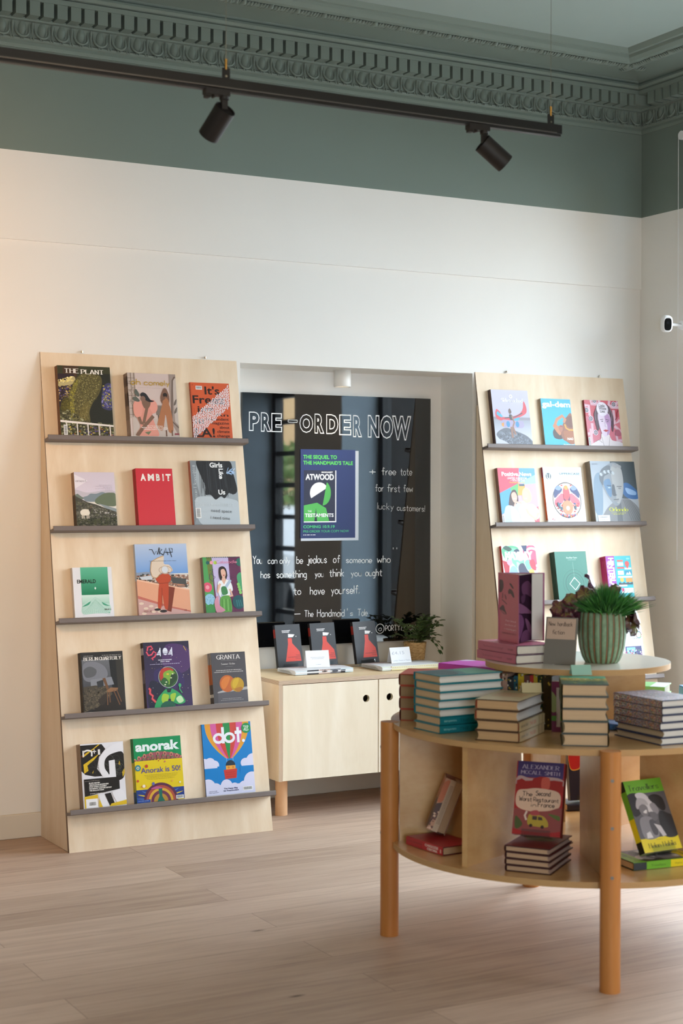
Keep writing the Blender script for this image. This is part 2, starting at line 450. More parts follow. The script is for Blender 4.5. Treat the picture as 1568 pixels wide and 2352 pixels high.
    def W_(s, txt, u0, u1, vb, cap, col, w=0.16, style='hand', rot=0):
        """stroke lettering: 'hand' or 'serif'"""
        st, wd = strokes(txt); h = cap*s.H; sx = h if u1 is None else (u1-u0)*s.W/wd
        ox, oy = u0*s.W, (1-vb)*s.H; c, d = math.cos(rad(rot)), math.sin(rad(rot))
        def pt(x, y): return s.fn(ox+x*c-y*d, oy+x*d+y*c, s.k*s.dz)
        for P, sm in st:
            V = [Vector((p[0]*sx, p[1]*h)) for p in P]; n = len(V); o = []
            for i, p in enumerate(V):
                a = V[min(i+1, n-1)]-V[max(i-1, 0)]; t = a.normalized() if a.length > 1e-9 else Vector((1, 0))
                ww = w*h if style == 'hand' else w*h*(0.28+0.72*abs(t.y)**1.5)
                o.append(Vector((-t.y, t.x))*ww/2)
            if not sm and style == 'serif':
                o = None
                for i in range(n-1):
                    a, b = V[i], V[i+1]; t = (b-a).normalized(); ww = w*h*(0.28+0.72*abs(t.y)**1.5); q = Vector((-t.y, t.x))*ww/2
                    s.mb.face([pt(*(a+q)), pt(*(b+q)), pt(*(b-q)), pt(*(a-q))], col)
                for e, g in ((V[0], V[1]), (V[-1], V[-2])):
                    t = (g-e)
                    if abs(t.y) > abs(t.x)*0.6 and (abs(e.y) < h*.02 or e.y > h*.5):
                        hw, hh = w*h*1.0, w*h*0.16
                        yy = e.y if e.y < h*.1 else e.y-2*hh
                        s.mb.face([pt(e.x-hw, yy), pt(e.x+hw, yy), pt(e.x+hw, yy+2*hh), pt(e.x-hw, yy+2*hh)], col)
                continue
            if not sm and n > 2:
                for i in range(n-1):
                    a, b = V[i], V[i+1]; t = (b-a).normalized(); q = Vector((-t.y, t.x))*w*h/2; e = t*w*h*.3
                    s.mb.face([pt(*(a-e+q)), pt(*(b+e+q)), pt(*(b+e-q)), pt(*(a-e-q))], col)
                continue
            for i in range(n-1):
                s.mb.face([pt(*(V[i]+o[i])), pt(*(V[i+1]+o[i+1])), pt(*(V[i+1]-o[i+1])), pt(*(V[i]-o[i]))], col)
        s.k += 1
    def micro(s, u0, u1, v, h, col, seed=3):
        """small print too fine to read: broken hairlines"""
        R = random.Random(seed); u = u0
        while u < u1:
            w = R.uniform(.012, .05); w = min(w, u1-u)
            s.q([(u, v-h), (u+w, v-h), (u+w, v), (u, v)], col); u += w+R.uniform(.008, .014)
        s.k += 1
    def bars(s, u0, v0, u1, v1, vertical=True, seed=2):
        R = random.Random(seed); s.R(u0, v0, u1, v1, '#eeeeee'); a, b = (u0, u1) if vertical else (v0, v1)
        t = a+(b-a)*.08
        while t < b-(b-a)*.1:
            w = (b-a)*R.uniform(.015, .05)
            if vertical: s.q([(t, v0+(v1-v0)*.12), (t+w, v0+(v1-v0)*.12), (t+w, v1-(v1-v0)*.2), (t, v1-(v1-v0)*.2)], '#222222')
            else: s.q([(u0+(u1-u0)*.15, t), (u1-(u1-u0)*.15, t), (u1-(u1-u0)*.15, t+w), (u0+(u1-u0)*.15, t+w)], '#222222')
            t += w+(b-a)*R.uniform(.015, .04)
        s.k += 1

# ------------------------------------------------------------------ room shell
ZB, ZL, ZC = 2.818, 2.455, 3.50
AX0, AX1, AZ, AY = 2.966, 4.188, 1.993, 0.28     # alcove in the back wall
UP = .009          # the upper wall stands a little proud of the lower
def build_room():
    b = MB()
    b.box(XL, XR+0.4, YF-0.4, 0.6, -0.12, 0.0)
    struct(b.build('floor', M_FLOOR))
    b = MB(); b.box(XL-.2, XR+.4, YF-.4, .6, ZC, ZC+.15); struct(b.build('ceiling', M_CEIL))
    # back wall: alcove cut in the lower part, upper part a little proud, painted frieze above
    b = MB(); T = 0.5
    b.box(XL, AX0, 0, T, 0, ZL); b.box(AX1, XR+.36, 0, T, 0, ZL); b.box(AX0, AX1, 0, T, AZ, ZL); b.box(AX0, AX1, AY, T, 0, AZ)
    b.box(XL, XR+.36, -UP, T, ZL, ZB)
    o = struct(b.build('wall_back', M_WHITE))
    f = MB(); f.box(XL, XR+.36, -UP, T, ZB, ZC); f.build('painted_frieze', M_GREEN, o)
    # right wall with deep window openings
    b = MB(); g = MB(); X2 = XG+.0
    ys = [-9.4, W3[0], W3[1], W2[0], W2[1], W1[0], W1[1], 0.0]
    for i in range(0, 6, 2): b.box(XR, X2, ys[i], ys[i+1], 0, ZB)
    JB = -.10     # the jamb beside the corner is splayed
    b.prism([(XR, 0), (XR, W1[1]), (X2, JB), (X2, 0)], 'z', 0, ZB); g.prism([(XR, 0), (XR, W1[1]), (X2, JB), (X2, 0)], 'z', ZB, ZC)
    for w in (W1, W2, W3):
        b.box(XR, X2, w[0], w[1], 0, w[2]); 
        if w[3] < ZB: b.box(XR, X2, w[0], w[1], w[3], ZB)
        g.box(XR, X2, w[0], w[1], max(ZB, w[3]), ZC)
        if w is W1: b.prism([(XR, w[1]), (X2, w[1]), (X2, JB)], 'z', 0, w[2]); g.prism([(XR, w[1]), (X2, w[1]), (X2, JB)], 'z', w[3], ZC)
    for i in range(0, 6, 2): g.box(XR, X2, ys[i], ys[i+1], ZB, ZC)
    o = struct(b.build('wall_right', M_WHITE)); g.build('painted_frieze', M_GREEN, o)
    b = MB(); g = MB()
    b.box(XL-.2, XL, YF-.4, .5, 0, ZB); g.box(XL-.2, XL, YF-.4, .5, ZB, ZC)
    o = struct(b.build('wall_left', M_GREEN)); g.build('painted_frieze', M_GREEN, o)
    b = MB(); g = MB()
    b.box(XL, WF[0], YF-.36, YF, 0, ZB); b.box(WF[1], XR, YF-.36, YF, 0, ZB); b.box(WF[0], WF[1], YF-.36, YF, 0, WF[2])
    b.box(WF[0], WF[1], YF-.36, YF, WF[3], ZB); g.box(XL, XR, YF-.36, YF, ZB, ZC)
    o = struct(b.build('wall_front', M_GREEN)); g.build('painted_frieze', M_GREEN, o)
    # painted window linings on the far reveals
    b = MB(); b.box(XR+.004, X2-.07, W1[0], W1[0]+.004, W1[2], W1[3]); b.box(XR+.004, X2-.07, W2[0], W2[0]+.004, W2[2], W2[3])
    struct(b.build('trim_2', mat('blue_grey_lining', '#9fb4c2', .5)))
    # skirtings
    def skirt(name, segs):
        b = MB()
        for x0, x1, y0, y1 in segs:
            b.box(x0, x1, y0, y1, 0, .10)
        o = struct(b.build(name, M_SKIRT)); bevel(o, .004); return o
    skirt('baseboard_back', [(XL, AX0, -.014, 0), (AX1, XR, -.014, 0), (AX0, AX1, AY-.014, AY)])
    skirt('baseboard_right', [(XR-.014, XR, -9, -.014)])
    # windows: frame, bars, panes
    def window(name, w, nx, nz, x):
        b = MB(); y0, y1, z0, z1 = w; t = .035
        b.box(x-t, x+t, y0, y0+.06, z0, z1); b.box(x-t, x+t, y1-.06, y1, z0, z1)
        b.box(x-t, x+t, y0, y1, z0, z0+.06); b.box(x-t, x+t, y0, y1, z1-.06, z1)
        for i in range(1, nx): y = y0+(y1-y0)*i/nx; b.box(x-t*.7, x+t*.7, y-.022, y+.022, z0, z1)
        for i in range(1, nz): z = z0+(z1-z0)*i/nz; b.box(x-t*.7, x+t*.7, y0, y1, z-.018, z+.018)
        o = struct(b.build(name, M_FRAME))
        g = MB(); g.box(x-.003, x+.003, y0+.05, y1-.05, z0+.05, z1-.05); g.build('pane', M_GLASS, o)
        return o
    window('window_1', (W1[0], JB-.02, W1[2], W1[3]), 2, 1, XG-.03)
    wo = window('window_2', W2, 2, 9, XG-.03)
    window('fill_window_3', W3, 2, 1, XG-.03)  # frame of the unseen opening added for fill
    b = MB(); x0, x1, z0, z1 = WF; t = .035; y = YF-.3
    for q in ((x0, x0+.06, z0, z1), (x1-.06, x1, z0, z1), (x0, x1, z0, z0+.06), (x0, x1, z1-.06, z1), ((x0+x1)/2-.03, (x0+x1)/2+.03, z0, z1)): b.box(q[0], q[1], y-t, y+t, q[2], q[3])
    o = struct(b.build('fill_window_4', M_FRAME)); g = MB(); g.box(x0+.05, x1-.05, y-.003, y+.003, z0+.05, z1-.05); g.build('pane', M_GLASS, o)  # frame and pane of the fill opening added behind the camera
    # opening hours in white letters on the glazed door
    b = MB(); a = Art(b, .30, .30, lambda x, y, k: (XG-.03-.004, -4.245+x, 1.27+y))
    a.T('OPEN', .02, .9, .25, .16, '#e8eef0'); a.T('7 DAYS', .02, .9, .55, .16, '#e8eef0'); a.T('10-6', .1, .7, .9, .16, '#e8eef0')
    b.build('opening_hours', M_MATTE, wo)
    # cornice
    prof = [(0.0, 3.236), (.008, 3.236), (.012, 3.250), (.010, 3.262), (.020, 3.266), (.024, 3.274), (.016, 3.279), (.030, 3.338), (.046, 3.339), (.048, 3.351), (.040, 3.353), (.040, 3.402), (.112, 3.402), (.114, 3.421), (.105, 3.424),
            (.120, 3.428), (.128, 3.438), (.126, 3.448), (.116, 3.452), (.130, 3.462), (.34, 3.468), (.345, 3.446), (.352, 3.440), (.372, 3.440), (.378, 3.447), (.376, 3.454), (.392, 3.450), (.412, 3.453), (.430, 3.466), (.436, 3.478), (.450, 3.480), (.462, 3.492), (.47, 3.501)]
    b = MB()
    rows = [[(XL, -UP-t, z) for t, z in prof], [(XR-t, -UP-t, z) for t, z in prof], [(XR-t, YF, z) for t, z in prof]]
    rows[1] = [(XR-t, -t-UP, z) for t, z in prof]
    b.grid(rows, smooth=False)
    # dentils
    pit, gap = .05766, .0145
    def dent(c, back):
        x0, x1 = c+gap/2, c+pit-gap/2
        if back: b.box(x0, x1, -UP-.108, .0, 3.345, 3.404)
        else: b.box(XR-.108, XR-.0, x0, x1, 3.345, 3.404)
    x = 5.0266
    while x > .9: dent(x, True); x -= pit
    y = -.1754-pit
    while y > -1.4: dent(y, False); y -= pit
    b.box(XR-.14, XR, -.13, 0, 3.35, 3.40)
    # egg and dart ornament
    def egg(c, back):
        def P(s, t, z): return (c+s, -UP-t, z) if back else (XR-t, c+s, z)
        rows = []
        for i in range(7):
            ph = -PI/2+PI*i/6*.86
            r = math.cos(ph); zz = 3.312+math.sin(ph)*.037
            rows.append([P(.0185*r*math.cos(th), .020+.017*r*math.sin(th), zz) for th in [PI*k/8 for k in range(9)]])
        b.grid(rows)
        path = [P(.030, .024, 3.338)] + [P(.029*math.cos(t), .028+.012*math.sin(-t), 3.306+.031*math.sin(t)) for t in [0-PI*k/10 for k in range(11)]] + [P(-.030, .024, 3.338)]
        b.tube(path, .0050, 6)
        d = .0417
        b.tube([P(d, .034, 3.336), P(d, .032, 3.30), P(d, .026, 3.281)], [.0045, .0035, .0015], 5)
        b.tube([P(d-.006, .030, 3.33), P(d, .03, 3.286)], .002, 4); b.tube([P(d+.006, .030, 3.33), P(d, .03, 3.286)], .002, 4)
        for q in (0, d):
            for e in (-.006, .006): b.tube([P(q+e, .026, 3.281), P(q+e, .026, 3.268)], .003, 5)
    x = 5.175-.0834*.42
    while x > 1.0: egg(x, True); x -= .0834
    y = -.10
    while y > -1.3: egg(y, False); y -= .0834
    # leaf enrichment under the inner moulding
    R = random.Random(5)
    def leaf(c, back):
        def P(s, t, z): return (c+s, -UP-t, z) if back else (XR-t, c+s, z)
        b.tube([P(-.012, .36, 3.440), P(0, .382, 3.444), P(.004, .392, 3.452)], [.004, .012, .005], 6)
        for k in range(1, 8):
            s = k*.0145; b.tube([P(s, .352, 3.441), P(s+.006+R.uniform(-.004, .004), .374, 3.443+R.uniform(-.003, .003)), P(s+.012, .384, 3.451)], [.003, .0062, .003], 5)
    x = 4.80
    while x > 1.2: leaf(x, True); x -= .125
    y = -.42
    while y > -1.6: leaf(y, False); y -= .125
    struct(b.build('trim_1', M_GREEN))
build_room()

# ------------------------------------------------------------------ the street outside, seen mirrored in the black glass
def outside():
    b = MB(); b.box(XG, 30, -30, 12, -.35, -.15); struct(b.build('ground_outside', mat('pavement', '#8d8a85', .8)))
    b = MB(); b.box(16, 20, -33, -19, -.15, 6.0)
    for i in range(5): b.box(15.93, 16, -32+i*2.6, -31+i*2.6, 1.2, 3.4, '#333333')
    tag(b.build('stone_house', mat('warm_stone', '#d9b483', .9)), 'warm sandstone house across the street, mirrored at the left of the blackboard', 'building')
    b = MB(); b.box(7.0, 8.6, -6.35, -4.2, -.15, 2.45)  # unseen block, added so the black glass mirrors a dark strip
    tag(b.build('dark_mirror_block', mat('dark_brown_block', '#2f2823', .8)), 'dark brown block added outside to darken the strip mirrored at the blackboard right edge', 'dark block')
    R = random.Random(3)
    leafm = mat('tree_leaves', '#6f8a4a', .7); bark = mat('tree_bark', '#4a3b2e', .9)
    for i, (x, y, lab) in enumerate(((11.6, -15.6, 'leafy green street tree mirrored at the left of the blackboard, nearer one'), (13.0, -19.4, 'leafy green street tree mirrored at the left of the blackboard, farther one'))):
        t = thing('street_tree', lab, 'tree', TR(x, y, -.15), 'street trees')
        k = MB(); k.tube([(0, 0, 0), (.05, 0, .9), (0, .05, 1.8)], [.12, .09, .05], 8); k.build('trunk', bark, t)
        k = MB()
        for _ in range(900):
            d = Vector((R.gauss(0, 1), R.gauss(0, 1), R.gauss(0, 1))).normalized()*R.uniform(.5, 1)**.5
            p = Vector((d.x*1.15, d.y*1.15, 1.6+d.z*.85)); s = R.uniform(.05, .12)
            a = Vector((R.uniform(-1, 1), R.uniform(-1, 1), R.uniform(-1, 1))).normalized(); c = a.orthogonal().normalized()
            k.face([p-a*s, p+c*s*.5, p+a*s, p-c*s*.5])
        k.build('crown', leafm, t)
    t = thing('parked_car', 'white parked car in the street, mirrored low at the left of the blackboard', 'car', TR(8.9, -10.6, -.15, 90))
    k = MB(); k.prism([(-2, .25), (2, .25), (2.05, .6), (1.9, .85), (1.0, .92), (.5, 1.4), (-1.2, 1.42), (-1.7, .95), (-2.05, .85)], 'y', -.8, .8); k.build('body', mat('white_car_paint', '#dfe3e6', .25), t)
    k = MB(); k.prism([(.9, .95), (.45, 1.36), (-1.1, 1.37), (-1.5, .97)], 'y', -.81, .81); k.build('side_windows', mat('dark_glass', '#15191c', .1), t)
    for sx in (-1.3, 1.3):
        for sy in (-.8, .66): k = MB(); k.tube([(sx, sy, .31), (sx, sy+.14, .31)], .31, 20); k.build('wheel', M_BLACK, t)
outside()
# ------------------------------------------------------------------ magazine stands
SLOPE = math.hypot(.367, 2.0)
def stand_matrix(x0, u=0, s=0, t=0):
    """frame on the sloping board: x along it, y up the slope, z outwards"""
    sd = Vector((0, .367, 2.0))/SLOPE; nd = Vector((0, -2.0, .367))/SLOPE
    o = Vector((x0, -.367, 0)) + Vector((1, 0, 0))*u + sd*s + nd*t
    m = Matrix.Identity(4)
    for i in range(3): m[i][0] = (1, 0, 0)[i]; m[i][1] = sd[i]; m[i][2] = nd[i]; m[i][3] = o[i]
    return m
LEDGES = [1.674, 1.297, .923, .543, .166]
SW = .892
def build_stand(x0, label):
    t = thing('magazine_stand', label, 'display stand', TR(x0, 0, 0))
    b = MB(); e = .015
    b.prism([(-.3672, 0), (-.0002, 2.0), (-.0002, 1.997), (-.016, 1.9), (-.367+e, 0)], 'x', 0, SW)
    b.build('front_board', M_BIRCH, t)
    for x in (0.0, SW-.015):
        b = MB(); b.prism([(-.367+.017, .002), (-.0145, 0), (-.0145, 1.84), (-.026, 1.84)], 'x', x, x+.015)
        b.build('side_panel', M_BIRCH, t)
    b = MB()
    b.prism([(-.3676, 0), (-.0022, 2.0), (-.0006, 2.0), (-.3526, 0)], 'x', -.0012, 0); b.build('edge_band', M_EDGE_DARK, t)
    for x in (.18, .741):
        b = MB(); b.tube([(x, -.007, 2.003), (x, -.007, 2.012)], .005, 8); b.build('wall_clip', M_STEEL, t)
    for s in LEDGES:
        b = MB()
        b.prism([(0, s-.021), (.050, s-.021), (.053, s-.018), (.053, s-.003), (.051, s), (.0465, s), (.0465, s-.009), (0, s-.009)], 'x', -.003, SW+.003)
        # profile pairs are (out from board, up the slope)
        o = MB(); o.v = [(p[0], p[2], p[1]) for p in b.v]; o.f = [q[::-1] for q in b.f]; o.c = b.c; o.sm = b.sm
        k = o.build('ledge', M_LEDGE, t)
        k.matrix_parent_inverse = t.matrix_world.inverted(); k.matrix_basis = stand_matrix(x0, 0, 0, .0005)
    return t
STAND_A = build_stand(2.056, 'sloping birch plywood magazine stand left of the blackboard alcove')
STAND_B = build_stand(4.201, 'sloping birch plywood magazine stand in the right hand corner')

# ------------------------------------------------------------------ cover artwork
def c_plant(a):
    a.R(0, 0, 1, 1, '#3b3b27'); a.P([(.1, 0), (.4, 0), (.35, .17), (.1, .12)], '#4a3628')
    a.P([(0, .12), (.3, .12), (.36, .3), (.2, .56), (0, .6)], '#33262e'); a.speck([(0, .27), (.24, .27), (.2, .5), (0, .55)], 110, .018, ['#5c4a78', '#c9b26a', '#4a3f63', '#8f7b3a', '#2a2433'], 2)
    a.S([(0, .26), (.12, .22), (.28, .15), (.33, .2), (.26, .27), (.1, .29), (0, .3)], '#b5a878'); a.speck([(0, .2), (.3, .15), (.3, .22), (0, .25)], 60, .018, ['#e8d98c', '#d4c069', '#f2e6b0'], 4)
    a.R(.72, .1, 1, .8, '#2b2c26'); a.P([(.55, .5), (1, .45), (1, .82), (.5, .82)], '#2a2b25')
    a.S([(.86, .28), (.99, .24), (1.0, .45), (.99, .62), (.82, .6), (.8, .48)], '#3e3d5e'); a.speck([(.85, .27), (1, .25), (1, .6), (.8, .58)], 170, .02, ['#55509a', '#403c78', '#c8b452', '#6b7440', '#8a84b8'], 5)
    a.S([(.2, .82), (.15, .62), (.19, .42), (.29, .24), (.44, .12), (.62, .10), (.8, .13), (.83, .24), (.76, .40), (.64, .52), (.56, .66), (.54, .82)], '#5b5534')
    pl = [(.2, .8), (.165, .6), (.2, .42), (.3, .24), (.45, .13), (.62, .11), (.79, .14), (.81, .24), (.74, .4), (.62, .52), (.54, .66), (.52, .8)]
    a.speck(pl, 1000, .013, ['#777043', '#877f4c', '#4b4728', '#6a6338', '#403c24', '#999160'], 6)
    a.speck([(.2, .8), (.17, .6), (.22, .4), (.32, .22), (.4, .18), (.28, .45), (.27, .8)], 180, .016, ['#8e8738', '#9d9440', '#757030'], 16)
    a.S([(.36, .82), (.38, .65), (.47, .55), (.56, .52), (.55, .66), (.46, .82)], '#6b6238'); a.speck([(.37, .82), (.4, .64), (.54, .54), (.52, .68), (.46, .82)], 130, .014, ['#8b8050', '#7a6f40', '#564e2a'], 8)
    a.S([(.02, .62), (.06, .5), (.15, .46), (.2, .52), (.18, .62), (.08, .66)], '#4f4a20'); a.speck([(.03, .62), (.07, .5), (.18, .48), (.17, .63)], 70, .013, ['#665f2a', '#7a7236', '#3c3818'], 9)
    a.speck([(0, .64), (.2, .66), (.5, .8), (1, .84), (1, 1), (0, 1)], 420, .024, ['#6e6c4c', '#8a8862', '#4f4d34', '#a7a683', '#3d3b2b', '#5d5a3a'], 10)
    a.speck([(.15, .88), (1, .88), (1, 1), (.15, 1)], 50, .02, ['#c7a93a', '#5a4d86', '#a8622c', '#4a4270'], 12)
    a.P([(0, .785), (1, .845), (1, .87), (0, .815)], '#e6dfda')
    for u in (.1, .3, .5, .71, .92): a.P([(u, .8+u*.05), (u+.022, .8+u*.05), (u+.025, 1), (u+.003, 1)], '#dcd5d0')
    a.bars(.055, .855, .125, 1, False); a.W_('THE', .13, .40, .105, .062, '#f3efe8', .26, 'serif'); a.W_('PLANT', .45, .87, .112, .062, '#f3efe8', .26, 'serif')
def c_comely(a):
    a.R(0, 0, 1, 1, '#cbb9b4'); a.R(0, .0, .16, .72, '#b9aba3')
    for v in (.08, .17, .27, .36, .46, .56, .66): a.R(0, v, .15, v+.006, '#6e5c50')
    for u in (.06, .13): a.R(u, 0, u+.012, .7, '#6e5c50')
    for i in range(9): a.E(.05+.02*(i % 3), .14+.05*i, .03, '#9c9086', .018)
    a.R(.05, .72, 1, 1, '#c0b3ac'); a.P([(.86, 0), (1, 0), (1, 1), (.93, .9), (.86, .8)], '#9a8a82'); a.P([(.93, .08), (1, .06), (1, .82), (.93, .76)], '#bdb0a8'); a.line([(.98, .04), (.93, .1), (.86, .75), (1, .86)], .03, '#6c5c53')
    for v in (.45, .58): a.S([(.92, v+.05), (.95, v-.02), (.99, v-.05), (.97, v+.03)], '#6c625a')
    a.P([(.55, .52), (.72, .5), (.72, .68), (.55, .66)], '#7d7169'); a.R(.58, .66, .6, .74, '#5f554d'); a.R(.55, .5, .74, .515, '#a59690')
    # standing figure
    a.S([(.70, .47), (.80, .46), (.86, .6), (.88, .9), (.78, .92), (.74, .66), (.66, .9), (.55, .84), (.62, .64)], '#a9714f'); a.line([(.735, .66), (.70, .9)], .012, '#cbb9b4')
    a.S([(.66, .36), (.72, .25), (.78, .23), (.83, .32), (.84, .42), (.8, .5), (.69, .48), (.66, .42)], '#7b5b4c'); a.E(.755, .34, .045, '#2f2725'); a.E(.755, .385, .03, '#8a6552'); a.S([(.71, .4), (.8, .4), (.82, .5), (.7, .5)], '#a9714f'); a.line([(.66, .44), (.75, .38)], .035, '#7b5b4c')
    a.R(.72, .9, .745, 1, '#6e5244'); a.R(.84, .9, .865, .99, '#6e5244')
    # seated figure
    a.S([(.10, .5), (.18, .44), (.3, .47), (.44, .44), (.56, .5), (.56, .58), (.46, .66), (.5, .8), (.56, 1), (.12, 1), (.2, .85), (.14, .7)], '#d59284'); a.S([(.08, .52), (.14, .44), (.26, .46), (.26, .62), (.2, .7), (.1, .68)], '#dd998b'); a.S([(.4, .5), (.48, .42), (.57, .48), (.57, .58), (.48, .64)], '#dd998b')
    a.S([(.26, .46), (.34, .42), (.44, .46), (.4, .55), (.31, .56)], '#7d6152'); a.line([(.36, .55), (.27, .8)], .06, '#7d6152'); a.line([(.18, .7), (.22, .8), (.27, .8)], .06, '#7d6152'); a.line([(.48, .68), (.22, .9), (.12, 1)], .07, '#7d6152')
    a.S([(.24, .36), (.28, .31), (.36, .33), (.44, .42), (.52, .44), (.45, .46), (.36, .44)], '#2c2b30'); a.E(.29, .41, .05, '#83665a', .055)
    a.S([(.12, .3), (.16, .26), (.22, .34), (.2, .38), (.14, .35)], '#5c625b'); a.S([(.08, .4), (.15, .38), (.22, .44), (.18, .46), (.1, .44)], '#5c625b')
    a.P([(.28, .94), (.42, .92), (.36, .98)], '#6f7a5f')
    for k in range(3): a.E(.92+k*.03, .96, .02, '#8b4a50')
    a.micro(.2, .78, .235, .003, '#a8968f'); a.W_('oh', .07, .25, .19, .095, '#b3912f', .13); a.W_('comely', .34, .86, .19, .085, '#b3912f', .14)
    a.T('Big art for troubled times', .34, .66, .845, .016, '#f1e7e2', .03); a.T('Birthday stories - Bookshop wandering', .22, .76, .872, .016, '#f1e7e2', .03); a.T("Friendships forged in women's lives", .26, .74, .898, .016, '#f1e7e2', .03)
def c_freez(a):
    a.R(0, 0, 1, 1, '#cc5a33'); k = '#2b1d1a'
    a.R(0, 0, .02, 1, '#b04a2a'); a.T('47', .04, .08, .055, .02, k); a.bars(.14, .06, .30, .125)
    a.T("It's", .36, .74, .205, .145, k, .02); a.T('Freez', .04, .86, .37, .145, k, .02); a.T('ing', .15, .55, .53, .12, k, .02); a.T('in', .07, .3, .73, .13, k, .02); a.T('LA!', .04, .55, .965, .16, k, .02); a.T('Issue 3', .07, None, .53, .02, '#8a3a22', 0, 90)
    for t, u, v in (('An', .57, .595), ('independent', .34, .67), ('magazine', .48, .74), ('about', .68, .815), ('climate', .61, .89), ('change', .6, .965)): a.T(t, u, .93, v, .052, k, .01)
    R = random.Random(4); pts = []; i = 0
    v = .02
    while v < .99:
        u = .01+(.013 if i % 2 else 0)
        while u < .99:
            lo, hi = 1.0-.62*u-.02, .565-.62*u*.9
            if .60-.60*u+.02 < v < 1.02-.62*u: pts.append((u+R.uniform(-.006, .006), v+R.uniform(-.004, .004)))
            u += .045
        v += .024; i += 1
    for u, v in pts:
        navy = (abs(v-.31) < .07 and .5 < u < .93 and R.random() < .45) or (abs(v-.48) < .07 and .2 < u < .55 and R.random() < .4) or (v > .66 and u < .28 and R.random() < .35)
        if navy: a.E(u+.01, v+.008, .016, '#1d2350', n=6); a.k -= 1
    a.k += 1
    for u, v in pts: a.E(u, v, .0175, '#ece4e6', n=7); a.k -= 1
    a.k += 1
    for u, v in pts: a.E(u, v, .006, '#d98a7a', n=5); a.k -= 1
    a.k += 1
def c_ernest(a):
    a.R(0, 0, 1, .55, '#cfc5d3', '#d8cede'); a.S([(0, .33), (.3, .38), (.7, .34), (1, .36), (1, .5), (0, .5)], '#c0bac6'); a.P([(0, .04), (.33, .16), (0, .31)], '#e3dce6')
    a.P([(0, .42), (.06, .40), (.16, .46), (.25, .48), (0, .55)], '#6d7a70'); a.S([(.2, .47), (.3, .44), (.38, .40), (.52, .40), (.68, .37), (.8, .42), (.8, .52), (.3, .55)], '#7d8a93'); a.S([(.5, .5), (.7, .4), (.88, .38), (1.0, .41), (1.0, .62), (.7, .62), (.5, .58)], '#68745f')
    a.P([(.55, .58), (.8, .63), (1, .68), (1, .74), (.75, .68)], '#8d979c'); a.P([(0, .44), (.14, .5), (.3, .56), (.5, .6), (.7, .66), (1, .74), (1, 1), (0, 1)], '#4b4a43')
    a.speck([(0, .5), (.3, .58), (.7, .68), (1, .76), (1, 1), (0, 1)], 420, .03, ['#5d5b50', '#3a3a34', '#6c6a5c', '#44463a', '#77756a', '#585a44'], 3); a.speck([(0, .86), (1, .84), (1, 1), (0, 1)], 140, .03, ['#3c4030', '#4c5038', '#2f3328'], 5); a.speck([(.4, .68), (1, .78), (1, .82), (.4, .74)], 25, .014, ['#c9c6c4'], 7)
    a.S([(.11, .72), (.17, .69), (.28, .69), (.32, .71), (.33, .77), (.28, .8), (.14, .8), (.1, .76)], '#e3dccf')
    for u in (.13, .17, .25, .29): a.R(u, .78, u+.022, .86, '#d8cfc0')
    a.S([(.31, .7), (.34, .66), (.38, .69), (.35, .75)], '#443f3a'); a.line([(.34, .67), (.37, .63), (.41, .62)], .012, '#7c6a50'); a.line([(.35, .67), (.39, .645)], .01, '#7c6a50')
    a.W_('ernest.', .03, .30, .185, .05, '#77717c', .1, 'serif')
    for i, u in enumerate((.6, .5, .7, .5, .75)): a.micro(u, .93, .245+i*.022, .006, '#a79fae', i)
def c_ambit(a):
    a.R(0, 0, 1, 1, '#c8323f', '#cf3a45')
    a.T('A', .12, .27, .21, .115, '#efe9e4', .05); a.T('M', .32, .49, .21, .115, '#efe9e4', .05); a.T('B', .545, .65, .21, .115, '#e4e0da', .05); a.T('I', .72, .755, .21, .115, '#efe9e4', .05); a.T('T', .81, .95, .21, .115, '#efe9e4', .05)
    R = random.Random(2)
    for _ in range(36): u = R.choice((R.uniform(.14, .26), R.uniform(.34, .47), R.uniform(.56, .63), R.uniform(.56, .63), .735, R.uniform(.86, .9))); a.E(u, R.uniform(.11, .2), R.uniform(.004, .011), R.choice(['#3d4a55', '#b09a88', '#8b2f3a', '#7ba08a', '#222222', '#c7bba8']), n=6); a.k -= 1
    a.k += 1
